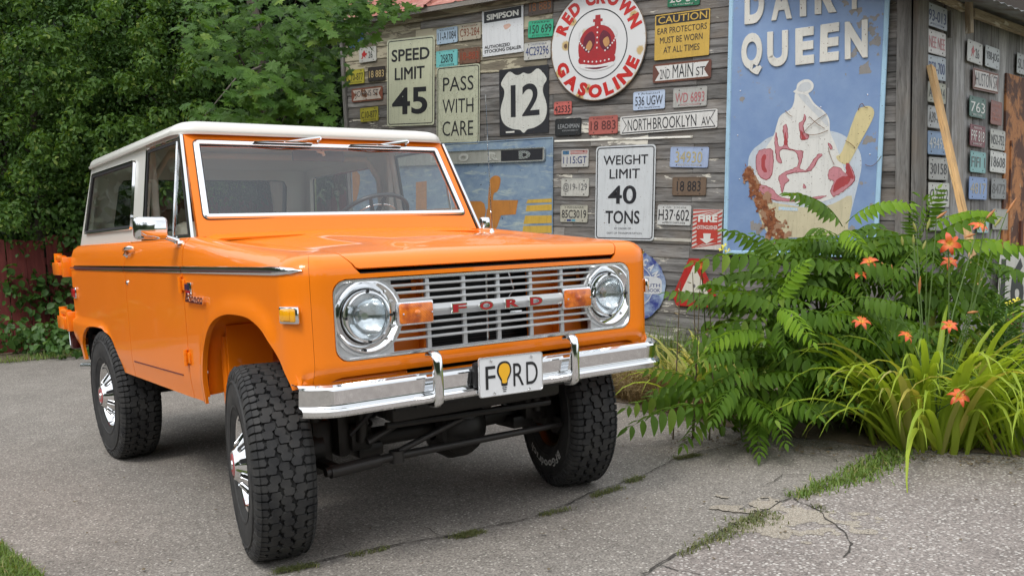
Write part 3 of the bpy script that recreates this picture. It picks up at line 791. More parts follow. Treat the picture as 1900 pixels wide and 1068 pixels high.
# ---------------------------------------------------------------- bumper
BPROF = [(-.055, .744), (-.004, .743), (.008, .736), (.011, .728), (.006, .722), (-.002, .668), (.006, .663), (.022, .661), (.030, .654), (.030, .640), (.022, .632), (-.010, .630)]
mb = MB(); ys = rng(-.875, .875, .025); vs = []
for y in ys:
    e = max(0, (abs(y)-.74)/.135); back = .085*e**2.2
    for dx, z in BPROF: vs.append((.575+dx-back, y, z))
m_ = len(BPROF); mb.add(vs, [(i*m_+k, i*m_+k+1, (i+1)*m_+k+1, (i+1)*m_+k) for i in range(len(ys)-1) for k in range(m_-1)]); orient(mb, (1, 0, 0))
bump_ = mb.build('front_bumper', CHROME, T, smooth=28, solid=.004)
for y in (-.375, .29):
    mb = MB(); pr = [(.555, .812), (.575, .819), (.597, .818), (.614, .806), (.621, .78), (.621, .66), (.617, .632), (.600, .616), (.56, .612)]
    vs = []
    for x, z in pr:
        pass
    cs = [(-.020, -.016), (-.0195, -.003), (-.013, .004), (0, .0065), (.013, .004), (.0195, -.003), (.020, -.016)]
    nrm = []
    for i, (x, z) in enumerate(pr):
        a = V((*pr[max(i-1, 0)], 0)); b = V((*pr[min(i+1, len(pr)-1)], 0)); d = (b-a).normalized(); nn = V((-d.y, d.x, 0)); 
        if nn.dot(V((x-.50, z-.715, 0))) < 0: nn = -nn
        for cy_, cn in cs: vs.append((x+nn.x*cn, y+cy_, z+nn.y*cn))
    m_ = len(cs); mb.add(vs, [(i*m_+k, i*m_+k+1, (i+1)*m_+k+1, (i+1)*m_+k) for i in range(len(pr)-1) for k in range(m_-1)]+[(i*m_+m_-1, i*m_, (i+1)*m_, (i+1)*m_+m_-1) for i in range(len(pr)-1)])
    mb.build('bumper_guard', CHROME, bump_, smooth=50)
# plate, slightly rotated
PM = Matrix.Translation((.612, -.040, .697))@Matrix.Rotation(radians(-1.0), 4, 'X')
Mt = PM@frameM(V((0, 0, 0)), V((0, 1, 0)), V((0, 0, 1)), V((1, 0, 0)))
mb = MB(); mb.prism(rrect(0, 0, .156, .0775, .012, 4), .003, Mt); plate = mb.build('licence_plate', simple('plate_white', (.72, .73, .74), .35), T)
mb = ribbon([Mt@V((a, b, .003)) for a, b in rrect(0, 0, .1545, .076, .011, 4)], (1, 0, 0), [(-.003, 0), (-.002, .002), (.001, .002), (.0015, 0)]).build('plate_rim', SATIN, plate, smooth=40)
INK = simple('black_ink', (.012, .012, .014), .5)
for ch, x0, x1 in (('F', -.125, -.078), ('R', .008, .060), ('D', .072, .130)):
    mb = MB(); add_text(mb, ch, Mt, x0, -.048, x1, .042, .0042, .0, 6); mb.build('plate_letter', INK, plate)
bulb = [(0, .056), (.022, .050), (.033, .032), (.034, .012), (.026, -.006), (.016, -.022), (.013, -.040), (-.013, -.040), (-.016, -.022), (-.026, -.006), (-.034, .012), (-.033, .032), (-.022, .050)]
cb2 = [(p.x-.036, p.y) for p in catmull([V((a, b, 0)) for a, b in bulb], 4)]
mb = MB(); mb.add([(x, y, .0044) for x, y in cb2], [tuple(range(len(cb2)))], Mt)
for k in range(3): mb.add([(-.036-.011+k*.002, -.046-k*.0075, .0044), (-.036+.011-k*.002, -.046-k*.0075, .0044), (-.036+.011-k*.002, -.0495-k*.0075, .0044), (-.036-.011+k*.002, -.0495-k*.0075, .0044)], [(0, 1, 2, 3)], Mt)
mb.build('bulb_outline', INK, plate)
cb3 = [((x+.036)*.78-.036, (y-.004)*.80+.006) for x, y in cb2]
mb = MB(); mb.add([(x, y, .0054) for x, y in cb3], [tuple(range(len(cb3)))], Mt); mb.build('bulb_fill', simple('bulb_yellow', (.85, .45, .02), .4), plate)
for a, b in ((-.098, .062), (.098, .062), (-.085, -.064), (.085, -.064)):
    mb = MB(); mb.lathe([(0, .006), (.004, .005), (.005, 0)], 10, Mt@Matrix.Translation((a, b, .004))@Matrix.Rotation(pi/2, 4, 'X')); mb.build('plate_bolt', CHROME, plate, smooth=60)
mb = MB(); mb.box((.594, -.040, .71), (.03, .33, .10), ch=.01); mb.build('plate_bracket', BLACK, T)

# ---------------------------------------------------------------- mirror, antenna
mb = MB(); Mm = Matrix.Translation((-.76, -.985, 1.330))@Matrix.Rotation(radians(8), 4, 'Z')
mb.box((0, 0, 0), (.06, .145, .098), Mm, ch=.018); mir = mb.build('side_mirror', CHROME, T, smooth=60)
mb = MB(); mb.tube([Mm@V((.02, .03, -.02)), (-.785, -.915, 1.290), (-.775, -.862, 1.268)], [.007, .011, .014], 10); mb.lathe([(0, .03), (.012, .026), (.015, 0)], 16, Matrix.Translation((-.775, -.852, 1.258))@Matrix.Rotation(pi/2, 4, 'X')); mb.build('mirror_arm', CHROME, mir, smooth=60)
ab = V((-.56, .73, 1.245))
mb = MB(); mb.tube([ab, ab+V((0, 0, .02)), ab+V((0, 0, .035))], [.018, .015, .008], 12); an = mb.build('antenna_base', CHROME, T, smooth=50)
mb = MB(); mb.tube([ab+V((0, 0, .03)), ab+V((0, 0, .10)), ab+V((-.01, .0, .74))], [.0045, .0025, .0015], 6); mb.build('antenna', CHROME, an, smooth=50)
mb = MB(); mb.box((-.86, .895, 1.32), (.04, .06, .06), ch=.012); mb.tube([(-.86, .89, 1.31), (-.80, .84, 1.27)], .009, 8); mb.build('side_mirror', CHROME, T, smooth=50)

# ---------------------------------------------------------------- wheels
RT = .4115
def tyre_mesh():
    mb = MB()
    prof = [(-.085, .195), (-.110, .205), (-.128, .235), (-.137, .285), (-.135, .325), (-.128, .362), (-.116, .384), (-.100, .3955), (-.05, .396), (0, .397), (.05, .396), (.100, .3955), (.116, .384), (.128, .362), (.135, .325), (.137, .285), (.128, .235), (.110, .205), (.085, .195)]
    mb.lathe(prof, 72)
    # sidewall rings
    for s in (-1, 1):
        mb.lathe([(s*.1285, .352), (s*.1375, .348), (s*.1370, .342), (s*.134, .338)], 72)
        mb.lathe([(s*.127, .236), (s*.1325, .240), (s*.1335, .246), (s*.1335, .25)], 72)
    def place(poly, r0, r1, shrink=.86, jit=0):
        n = len(poly); cu = sum(p[0] for p in poly)/n; cv = sum(p[1] for p in poly)/n; vs = []
        for (r, k) in ((r1, shrink), (r0, 1.0)):
            for u, v in poly:
                uu = cu+(u-cu)*k; vv = cv+(v-cv)*k; a = uu/RT
                rr_ = r-.9*max(0, abs(vv)-.085)**1.5*2.2
                vs.append((rr_*cos(a), vv, rr_*sin(a)))
        mb.add(vs, [tuple(range(n))]+[(i, i+n, (i+1) % n+n, (i+1) % n) for i in range(n)])
    Zb = [(-.041, -.021), (-.024, -.029), (-.006, -.027), (.003, -.012), (.017, -.017), (.041, -.011), (.041, .021), (.024, .029), (.006, .027), (-.003, .012), (-.017, .017), (-.041, .011)]
    P = 2*pi*RT/38
    for k in range(38):
        for row, vv in enumerate((-.053, 0, .053)):
            s = 1 if row % 2 == 0 else -1; off = (row % 2)*P/2+.012*row
            rnd = random.uniform(-.0015, .0015)
            poly = [((x*.85)+k*P+off, vv+s*y*1.12+rnd) for x, y in Zb]
            if s < 0: poly = poly[::-1]
            place(poly, .392, RT+.001, .90)
        for s in (-1, 1):
            for q in (0, 1):
                u0 = k*P+q*P/2+(.006 if s > 0 else .016); long = .012 if q else 0
                w2 = P/2*.42
                poly = [(u0-w2, s*.083), (u0-w2*.2, s*(.076)), (u0+w2, s*.084), (u0+w2*.95, s*.115), (u0-w2*.95, s*.115)]
                if s < 0: poly = poly[::-1]
                place(poly, .392, RT-.0005, .92)
                # shoulder wrap
                vs = []
                for (v_, r) in ((.110, .4085), (.1265, .392), (.134-long*.1, .368-long)):
                    for du in (-w2*.9, w2*.9):
                        a = (u0+du)/RT; vs.append((r*cos(a), s*v_, r*sin(a)))
                for (v_, r) in ((.100, .39), (.118, .378), (.128, .362-long)):
                    for du in (-w2, w2):
                        a = (u0+du)/RT; vs.append((r*cos(a), s*v_, r*sin(a)))
                mb.add(vs, [(0, 1, 3, 2), (2, 3, 5, 4), (0, 2, 8, 6), (2, 4, 10, 8), (1, 7, 9, 3), (3, 9, 11, 5), (4, 5, 11, 10)])
    return mb
tyreM = tyre_mesh()
def wheel(x, y, outs, steer=0, front=True):
    global tyre_me
    wh = empty('wheel', (x, y, (RT-.006)*.943)); wh.scale = (.943, .87, .943); wh.parent = T; wh.rotation_euler = (0, 0, steer)
    if tyre_me is None:
        o = tyreM.build('tyre', TYRE, wh, smooth=30); tyre_me = o.data
    else: o = link('tyre', tyre_me, None, wh)
    if outs > 0: o.rotation_euler = (0, 0, pi)
    S = Matrix.Diagonal((1, outs, 1, 1))
    def lb(prof, mat, name, n=48, par=wh, sm=35):
        mb = MB(); mb.lathe(prof, n, S); q = mb.build(name, mat, par, smooth=sm); return q
    rim = lb([(.085, .198), (.104, .207), (.112, .204), (.108, .196), (.085, .190), (.07, .183), (.03, .178), (.028, .165), (.036, .155)], CHROME, 'rim')
    lb([(.036, .168), (.048, .166), (.052, .120), (.050, .0)], simple('wheel_steel', (.35, .35, .36), .35, .9), 'wheel_disc')
    cap = lb([(.050, .158), (.062, .160), (.070, .155), (.078, .148), (.150, .066), (.158, .062), (.160, .056), (.156, .050)], CHROME, 'hubcap')
    lb([(.150, .051), (.162, .045), (.163, .03), (.158, .022), (.160, 0)], REDEN, 'cap_centre', 32)
    lb([(.159, .022), (.166, .019), (.168, 0)], CHROME, 'cap_button', 20)
    for k in range(10):
        a = 2*pi*(k+.5)/10; c_, s_ = cos(a), sin(a)
        mb = MB(); p0 = V((c_*.138, outs*.0895, s_*.138)); p1 = V((c_*.084, outs*.1365, s_*.084)); tdir = (p1-p0).normalized(); side = V((-s_, 0, c_)); nn = tdir.cross(side)
        if nn.y*outs < 0: nn = -nn
        Mx = frameM((p0+p1)/2, tdir, side, nn); Lh = (p1-p0).length/2
        mb.prism(rrect(0, 0, Lh, .0085, .0084, 4), .0045, Mx, bottom=False); q = mb.build('cap_slot', BLACK, cap) 
        ribbon([Mx@V((u_, v_, .004)) for u_, v_ in rrect(0, 0, Lh+.002, .0105, .0104, 4)], nn, [(-.0015, -.004), (0, .003), (.002, 0)]).build('slot_rim', CHROME, cap, smooth=60)
    # inside: barrel, drum
    mb = MB(); mb.lathe([(-.085, .196), (-.104, .206), (-.110, .200), (-.10, .192), (-.06, .182), (.02, .176), (.025, .10)], 48, S); mb.build('rim_barrel', simple('aged_zinc', (.20, .17, .10), .35, .9), wh, smooth=40)
    mb = MB(); mb.lathe([(.02, .14), (-.06, .142), (-.075, .135), (-.08, .10), (-.085, 0)], 40, S); mb.build('brake_drum', GREASY, wh, smooth=40)
    return wh
tyre_me = None
YF, YR = .800, .770
wheel(0, -YF-.010, -1, radians(-12)); wr = wheel(0, .735, 1, radians(-17)); wheel(-2.337, -YR-.012, -1); wheel(-2.337, YR, 1)
# raised white letters on the inner wall of the far front tyre, black on the near ones
def arc_letters(parent, s, body, mat, r0, r1, a0, a1, dirn=1):
    mb = MB(); n = len(body); widths = [max(.35, text_data(c)[2]) if c != ' ' else .4 for c in body]; tot = sum(widths)+.16*(n-1); acc = 0
    for c, w_ in zip(body, widths):
        a = lerp(a0, a1, (acc+w_/2)/tot); acc += w_+.16
        if c == ' ': continue
        rad_ = V((cos(a), 0, sin(a))); tan_ = V((-sin(a), 0, cos(a)))*dirn; up = rad_ if dirn*s > 0 else rad_
        wdt = abs(a1-a0)*(r0+r1)/2*w_/tot
        asc = 1.0 if (c.isupper() or c in 'dhbk') else .72
        desc = 0
        nn = tan_.cross(up)
        Mx = frameM(V((0, s*.1372, 0))+rad_*r0, tan_, up, nn)
        add_text(mb, c, Mx, -wdt/2, -.0, wdt/2, (r1-r0)*asc, .0008 if nn.y*s > 0 else -.0008, .03)
    return mb.build('sidewall_lettering', mat, parent)
arc_letters(wr, -1, 'BFGoodrich', simple('letter_white', (.62, .62, .60), .6), .268, .312, radians(-42), radians(-128), -1)
# ---------------------------------------------------------------- running gear
ax = MB(); ax.tube([(0, -.68, .405), (0, -.2, .40), (0, .2, .40), (0, .68, .405)], .042, 14)
ax.lathe([(-.12, .05), (-.10, .11), (-.04, .145), (.04, .145), (.10, .11), (.12, .05)], 20, Matrix.Translation((0.02, .06, .395)))
axo = ax.build('front_axle', GREASY, T, smooth=50)
mb = MB(); mb.lathe([(0, .125), (.05, .12), (.075, .09), (.08, 0)], 20, Matrix.Translation((.06, .06, .395))@Matrix.Rotation(-pi/2, 4, 'Z')); mb.build('differential_cover', GREASY, axo, smooth=40)
for s in (-1, 1):
    mb = MB()
    mb.box((.0, s*.60, .42), (.13, .09, .20), ch=.02); mb.tube([(.02, s*.62, .30), (.02, s*.62, .54)], .04, 12); mb.tube([(0, s*.60, .40), (0, s*.70, .40)], .085, 16)
    mb.box((.12, s*.62, .35), (.16, .05, .035), ch=.01)
    mb.build('steering_knuckle', GREASY, axo, smooth=40)
mb = MB(); mb.tube([(.20, -.66, .340), (.20, -.34, .352), (.20, .60, .350)], [.02, .018, .014], 10); mb.tube([(.20, -.64, .338), (.20, -.42, .348)], .026, 12); mb.tube([(.20, -.34, .325), (.20, -.34, .375)], .032, 12); mb.build('tie_rod', simple('worn_steel', (.045, .042, .04), .45, .5), T, smooth=50)
mb = MB(); mb.tube([(.20, -.33, .37), (.22, .24, .54)], .014, 10); mb.tube([(.16, -.45, .42), (.12, .15, .64)], .016, 8); mb.build('drag_link', simple('worn_steel', (.045, .042, .04), .45, .5), T, smooth=50)
for s in (-1, 1):
    mb = MB(); pts = [(0+.075*cos(a), s*.43+.075*sin(a), .46+a*.0085) for a in [k*.3 for k in range(0, 105)]]; mb.tube(pts, .0085, 6); mb.build('coil_spring', GREASY, T, smooth=60)
    mb = MB(); mb.tube([(.13, s*.46, .42), (.14, s*.45, .62), (.14, s*.44, .80)], [.022, .028, .028], 10); mb.box((-.42, s*.44, .47), (.90, .05, .08), ch=.01); mb.box((.02, s*.45, .43), (.20, .10, .10), ch=.015); mb.build('shock_and_radius_arm', GREASY, T, smooth=40)
mb = MB()
for s in (-1, 1): mb.box((-1.30, s*.38, .655), (3.62, .07, .11), ch=.008)
mb.box((.36, 0, .63), (.10, .90, .10), ch=.01); mb.box((-.35, 0, .60), (.12, .7, .12)); mb.box((-1.35, 0, .54), (.9, .35, .14), ch=.03); mb.build('chassis_frame', BLACK, T, smooth=40)
mb = MB(); mb.box((-.25, 0, .80), (.75, .60, .40), ch=.04); mb.build('engine', BLACK, T)
mb = MB(); mb.tube([(-2.337, -.68, .40), (-2.337, .68, .40)], .042, 14); mb.lathe([(-.13, .05), (-.05, .15), (.05, .15), (.13, .05)], 20, Matrix.Translation((-2.337, .0, .40))); mb.box((-2.3, .52, .46), (1.1, .06, .03)); mb.box((-2.3, -.52, .46), (1.1, .06, .03)); mb.tube([(-1.4, -.45, .50), (-2.9, -.62, .50)], .03, 10); mb.build('rear_axle', GREASY, T, smooth=50)
mb = MB(); mb.box((.30, 0, .575), (.09, .86, .11), ch=.02); mb.box((.18, -.30, .60), (.20, .16, .20), ch=.03); mb.box((.10, .28, .58), (.24, .14, .16), ch=.03); mb.tube([(.27, -.42, .50), (.27, .42, .48)], .014, 8); mb.build('front_crossmember', GREASY, T, smooth=40)
for s in (-1, 1):
    mb = MB(); mb.tube([(0, s*.43, .66), (0, s*.43, .80)], .085, 14); mb.box((.05, s*.52, .50), (.10, .06, .28), ch=.02); mb.box((.02, s*.40, .37), (.16, .12, .06), ch=.015); mb.build('spring_tower', GREASY, T, smooth=40)
mb = MB(); pts = [(.26, -.20+.40*k/10, .50+.03*sin(k)) for k in range(11)]; mb.tube(pts, .009, 6); mb.tube([(.15, -.52, .46), (.20, -.40, .58), (.22, -.36, .70)], .008, 6); mb.tube([(.15, .52, .46), (.20, .40, .58), (.22, .36, .70)], .008, 6); mb.build('brake_hose', RUBBER, T, smooth=50)
for s in (-1, 1):
    mb = MB(); mb.box((.48, s*.36, .69), (.14, .05, .08)); mb.build('bumper_bracket', BLACK, T)
# ================================================================== THE BARN
def axes(th, roll):
    u = V((cos(th), sin(th), 0)); v = V((0, 0, 1)); r = radians(roll)
    return u*cos(r)+v*sin(r), -u*sin(r)+v*cos(r)
UA, VA = axes(radians(18.124), -3.672); OA = V((0, 4.7302, 0)); NA = UA.cross(VA).normalized()
def wallA(px, py): p = onplane(px, py, NA, OA)-OA; return p.dot(UA), p.dot(VA)
CORN = onplane(1689, 300, NA, OA)
UB, VB = axes(radians(98.5), -.8); OB = V((CORN.x, CORN.y, 0)); NB = UB.cross(VB).normalized()
def wallB(px, py): p = onplane(px, py, NB, OB)-OB; return p.dot(UB), p.dot(VB)

def m_wood(name, base, dark, paint, amount, coarse=1.0):
    t = NT(name); c = t.coord((1, 1, 1), rnd=True)
    g = t.coord((.9, 9, 16), rnd=True); g2 = t.coord((3.2, 40, 70), rnd=True)
    n1 = t.noise(g, 2.2*coarse, 6, .65, .6); n2 = t.noise(g2, 2.0*coarse, 5, .7, .3); n3 = t.noise(c, 2.3, 4, .6)
    oi = t.n('ShaderNodeObjectInfo')
    col = t.mix(t.ramp(n1, [(.30, 0), (.68, 1)]), dark, base)
    col = t.mix(t.math('MULTIPLY', t.ramp(n2, [(.52, 0), (.70, 1)]), .75), col, (.028, .026, .024))
    col = t.mix(t.math('MULTIPLY', t.ramp(n3, [(.45, 0), (.7, 1)]), .5), col, (.19, .155, .12))
    tone = t.math('ADD', t.math('MULTIPLY', oi.outputs['Random'], .55), .70)
    col = t.mix(1.0, col, tone, 'MULTIPLY')
    pn = t.noise(t.coord((1.6, 7, 9), rnd=True), 1.5, 6, .68, .4)
    mask = t.ramp(t.math('ADD', pn, t.math('MULTIPLY', t.math('SUBTRACT', oi.outputs['Random'], .5), .10)), [(amount, 0), (amount+.03, 1)])
    col = t.mix(mask, col, paint)
    h = t.math('ADD', t.math('MULTIPLY', n1, .6), t.math('ADD', t.math('MULTIPLY', n2, .6), t.math('MULTIPLY', mask, .12)))
    t.set(Base_Color=col, Roughness=.86, Specular_IOR_Level=.25); t.bump(h, .55, .006); return t.m
WOOD = m_wood('weathered_board', (.255, .25, .243), (.060, .056, .054), (.56, .53, .46), .67)
WOODW = m_wood('weathered_board_flaking', (.29, .285, .275), (.08, .075, .07), (.60, .575, .50), .585)
CREAM = m_wood('faded_cream_board', (.30, .27, .20), (.17, .15, .115), (.40, .365, .27), .50)
WOODV = m_wood('grey_vertical_board', (.42, .415, .41), (.15, .145, .145), (.45, .44, .42), .72)
POSTW = m_wood('grey_post', (.23, .225, .215), (.10, .095, .09), (.4, .38, .33), .80)
BARN = empty('wooden_barn', OB); tag(BARN, 'old grey clapboard barn with peeling paint, its walls covered in signs and licence plates', 'barn')
bpy.context.view_layer.update()
def reparent(o, p):
    o.parent = p; o.matrix_parent_inverse = p.matrix_world.inverted()
bm_cache = {}
def board(name, o, u, v, n, u0, u1, v0, v1, mat, parent, proud=.0, thick=.022, lap=.006, along='u'):
    """one board; local x runs along the grain so that the material follows it"""
    L_, H_ = (u1-u0, v1-v0) if along == 'u' else (v1-v0, u1-u0)
    mb = MB(); hx_, hy_ = L_/2, H_/2
    vs = [(-hx_, -hy_, 0), (hx_, -hy_, 0), (hx_, hy_, 0), (-hx_, hy_, 0), (-hx_, -hy_, thick+lap), (hx_, -hy_, thick+lap), (hx_, hy_-.002, thick), (-hx_, hy_-.002, thick), (-hx_, -hy_+.004, thick+lap+.002), (hx_, -hy_+.004, thick+lap+.002)]
    j = [random.uniform(-.0015, .0015) for _ in range(4)]
    fs = [(0, 3, 2, 1), (4, 5, 9, 8), (8, 9, 6, 7), (0, 1, 5, 4), (3, 7, 6, 2), (1, 2, 6, 9, 5), (0, 4, 8, 7, 3)]
    mb.add(vs, fs); ob = mb.build(name, mat)
    c = o+u*((u0+u1)/2)+v*((v0+v1)/2)+n*(proud-thick)
    a = radians(random.uniform(-.12, .12))
    ax_, ay_ = (u, v) if along == 'u' else (v, -u)
    ob.matrix_world = frameM(c, ax_, ay_, n)@Matrix.Rotation(a, 4, 'Z')
    ob.parent = parent; ob.matrix_parent_inverse = PINV
    return ob
PINV = BARN.matrix_world.inverted()
# main wall: horizontal lap boards
rb = random.Random(3)
uL0, vref = wallA(643, 150)[0], wallA(643, 150)[1]; uR0 = wallA(1668, 300)[0]+.064*(vref-wallA(1668, 300)[1])*-1
PIT = .1255; vv = -.55; row = 0
while vv < 3.22:
    uL, uR = uL0-.064*(vv-vref), uR0-.064*(vv-vref)
    cuts = [uL]; 
    js = [rb.uniform(-5.6, -4.6), rb.uniform(-3.9, -3.2), wallA(1287, 300)[0]+rb.choice((0, 0, .0, .4))-(.45 if row % 5 == 4 else 0)]
    for j in js:
        if j-cuts[-1] > .5 and uR-j > .4: cuts.append(j)
    cuts.append(uR)
    for a, b in zip(cuts, cuts[1:]):
        mat_ = WOOD
        if vv > 2.55 and b < -3.6: mat_ = CREAM
        elif rb.random() < .30: mat_ = WOODW
        board('board', OA, UA, VA, NA, a+.0015, b-.0015, vv+.0025, vv+PIT+.006, mat_, BARN, proud=.0+rb.uniform(-.001, .0015))
    vv += PIT; row += 1
# dark sheathing behind the boards
DARK = simple('dark_sheathing', (.012, .011, .010), .9)
def panel(name, o, u, v, n, u0, u1, v0, v1, mat, parent, back, thick=.03):
    mb = MB(); c = o+u*((u0+u1)/2)+v*((v0+v1)/2)+n*(-back-thick/2)
    mb.box((0, 0, 0), (u1-u0, v1-v0, thick)); ob = mb.build(name, mat); ob.matrix_world = frameM(c, u, v, n); ob.parent = parent; ob.matrix_parent_inverse = PINV; return ob
panel('sheathing', OA, UA, VA, NA, uL-.02, uR+.05, -.6, 3.24, DARK, BARN, .03)
# pale batten strips of peeled paint along two laps
PAINTR = m_wood('peeling_white_paint', (.60, .58, .52), (.35, .33, .28), (.66, .65, .60), .45)
for (x0, y0), (x1, y1), h in (((1030, 262), (1286, 256), .020), ((1150, 441), (1283, 448), .030)):
    a, b = wallA(x0, y0), wallA(x1, y1); board('paint_strip', OA, UA, VA, NA, a[0], b[0], a[1]-h/2, a[1]+h/2, PAINTR, BARN, proud=.010, thick=.006, lap=.002)
def vpost(name, o, u, n, pu, w_, z0, z1, mat, proud=.03, thick=.04, parent=BARN):
    """vertical post at wall coordinate u (true vertical)"""
    mb = MB(); mb.box((0, 0, 0), (z1-z0, w_, thick), ch=.003); ob = mb.build(name, mat)
    c = o+u*pu+n*(proud-thick/2); c = V((c.x, c.y, (z0+z1)/2))
    uh = V((u.x, u.y, 0)).normalized()
    ob.matrix_world = frameM(c, V((0, 0, 1)), -uh, n.normalized() if abs(n.z) < .01 else V((n.x, n.y, 0)).normalized())
    ob.parent = parent; ob.matrix_parent_inverse = PINV; return ob
pl_ = onplane(640, 200, NA, OA); duh = V((UA.x, UA.y, 0)).normalized()
def upost(px, py): p = onplane(px, py, NA, OA)-OA; return p.dot(duh)
vpost('corner_post', OA, duh, NA, upost(640.5, 150), .045, -.2, 3.55, POSTW, .035)
vpost('corner_post', OA, duh, NA, upost(1677, 200), upost(1690, 200)-upost(1665, 200), -.2, 3.3, POSTW, .040)
duB = V((UB.x, UB.y, 0)).normalized()
def ub(px, py): p = onplane(px, py, NB, OB)-OB; return p.dot(duB)
a, b = 0.0, ub(1709, 300)
vpost('corner_post', OB, duB, NB, (a+b)/2, b-a-.004, -.2, 3.3, POSTW, .045)
# side wall: vertical boards, a recessed strip behind the column of plates
edges = [ub(x, 300) for x in (1710, 1748, 1762, 1785, 1817, 1853, 1880, 1910)]
rb2 = random.Random(11)
board_x = [edges[1], edges[2], edges[3]]
while board_x[-1] < 3.6: board_x.append(board_x[-1]+rb2.uniform(.17, .24))
for i, (a, b) in enumerate(zip(board_x, board_x[1:])):
    vpost('upright_board', OB, duB, NB, (a+b)/2, b-a-.004, -.15, 2.98 if i > 1 else 3.0, WOODV if i > 0 else POSTW, .012+rb2.uniform(-.003, .002), .03)
vv = -.2
while vv < 3.0:
    board('board', OB, UB, VB, NB, edges[0], edges[1], vv+.002, vv+.128, WOOD, BARN, proud=-.01); vv += .126
vpost('edge_batten', OB, duB, NB, (edges[1]+edges[1]+.05)/2, .05, -.1, ub and 2.30, WOODV, .03)
mb = MB()
panel('sheathing', OB, duB, V((0, 0, 1)), NB, -.02, 3.7, -.3, 3.2, DARK, BARN, .035)
# far and back walls, so the building is closed
B0 = OA+duh*upost(640, 150); B1 = V((CORN.x, CORN.y, 0)); B2 = B1+duB*3.7; B3 = B0+duB*3.7
for p, q in ((B0, B3), (B3, B2)):
    d = (q-p); mb = MB(); mb.box((0, 0, 0), (d.length, .04, 3.9)); ob = mb.build('wall', WOOD); c = (p+q)/2
    ob.matrix_world = frameM(V((c.x, c.y, 1.5)), d.normalized(), V((-d.y, d.x, 0)).normalized(), V((0, 0, 1))); ob.parent = BARN; ob.matrix_parent_inverse = PINV
# roof of rusty metal sheets over the main wall
def m_rustroof():
    t = NT('rusty_red_metal'); c = t.coord((1, 1, 1)); n = t.noise(c, 5, 6, .65); n2 = t.noise(c, 22, 5, .6)
    col = t.mix(t.ramp(n, [(.38, 0), (.62, 1)]), (.28, .075, .05), (.42, .20, .16)); col = t.mix(t.ramp(n2, [(.55, 0), (.7, 1)]), col, (.16, .045, .02))
    t.set(Base_Color=col, Roughness=.6, Metallic=.2); t.bump(n2, .3, .01); return t.m
RUSTR = m_rustroof()
up = V((0, 0, 1)); outA = V((NA.x, NA.y, 0)).normalized()
e0 = onplane(655, 45, NA, OA)+outA*.16; e1 = onplane(1030, -19, NA, OA)+outA*.16; ed = (e1-e0).normalized()
ebeg = e0-ed*.35; Ltot = 6.9; nsh = 9; slope = (-outA*1.0+up*.62).normalized()
nr = ed.cross(slope).normalized(); 
if nr.z < 0: nr = -nr
for i in range(nsh):
    a = i*Ltot/nsh; b = (i+1)*Ltot/nsh+.03; mb = MB(); k = (b-a)
    jit = rb.uniform(-.015, .02)
    vs = []; 
    for t_, (du, dn) in enumerate(((0, .03), (.02, .032), (.035, .004), (k/2-.03, 0), (k/2, .012), (k/2+.03, 0), (k-.035, .004), (k-.02, .03), (k, .03))):
        vs += [ebeg+ed*(a+du)+nr*(dn+.004*(i % 2))-slope*jit, ebeg+ed*(a+du)+nr*(dn+.004*(i % 2))+slope*2.6]
    mb.add(vs, [(2*q, 2*q+2, 2*q+3, 2*q+1) for q in range(8)]); ob = mb.build('roof_sheet', RUSTR, solid=.003); reparent(ob, BARN)
for nm, off, hh, mt in (('fascia_board', .13, .10, CREAM), ('soffit_board', .02, .05, POSTW)):
    mb = MB(); mb.box((0, 0, 0), (Ltot, .022, hh)); ob = mb.build(nm, mt); c = ebeg+ed*(Ltot/2)-outA*off*1.0-up*(.045 if hh > .06 else .02)
    ob.matrix_world = frameM(c, ed, ed.cross(up).normalized()*-1, ed.cross(ed.cross(up)).normalized()*-1); ob.parent = BARN; ob.matrix_parent_inverse = PINV
# side eave: rafters, purlin, corrugated edge
GALV = NT('galvanised_iron'); _c = GALV.coord(); _n = GALV.noise(_c, 6, 5)
GALV.set(Base_Color=GALV.mix(GALV.ramp(_n, [(.45, 0), (.7, 1)]), (.33, .36, .37), (.20, .17, .14)), Roughness=.5, Metallic=.5); GALV = GALV.m
TIMB = m_wood('pale_timber', (.42, .36, .27), (.26, .20, .14), (.62, .58, .50), .60)
PBP = lambda px, py, off=0.0: onplane(px, py, NB, OB+NB*off)
def beam(name, p, q, w_, h_, mat, parent=BARN, upv=V((0, 0, 1))):
    d = (q-p); mb = MB(); mb.box((0, 0, 0), (d.length, w_, h_), ch=.003); ob = mb.build(name, mat); x = d.normalized(); y = upv.cross(x).normalized(); z = x.cross(y)
    ob.matrix_world = frameM((p+q)/2, x, y, z); 
    if parent: ob.parent = parent; ob.matrix_parent_inverse = parent.matrix_world.inverted() if parent is not BARN else PINV
    return ob
beam('rafter', PBP(1738, -8, .05), PBP(1790, 17, .05), .05, .045, TIMB)
beam('rafter', PBP(1805, 24, .10), PBP(1935, 72, .10), .04, .07, TIMB)
beam('eave_slat', PBP(1797, -40, .12), PBP(1799, 62, .12), .045, .05, TIMB, upv=V((0, 1, 0)))
pt = PBP(1799, 62, .12)
beam('upright_batten', PBP(1763, 20, .04), PBP(1763, 70, .04), .03, .03, POSTW, upv=V((0, 1, 0)))
q0, q1 = PBP(1800, -18, .38), PBP(1960, 45, .38); dd = (q1-q0).normalized(); back = (-NB+up*.25).normalized()
mb = MB(); vs = []; N = 60
for i in range(N+1):
    p = lerp(q0-dd*.5, q1+dd*2.4, i/N)+up*(.008*(1 if i % 2 else -1)); vs += [p, p+back*1.6]
mb.add(vs, [(2*i, 2*i+2, 2*i+3, 2*i+1) for i in range(N)]); ob = mb.build('corrugated_sheet', GALV, solid=.002); reparent(ob, BARN)
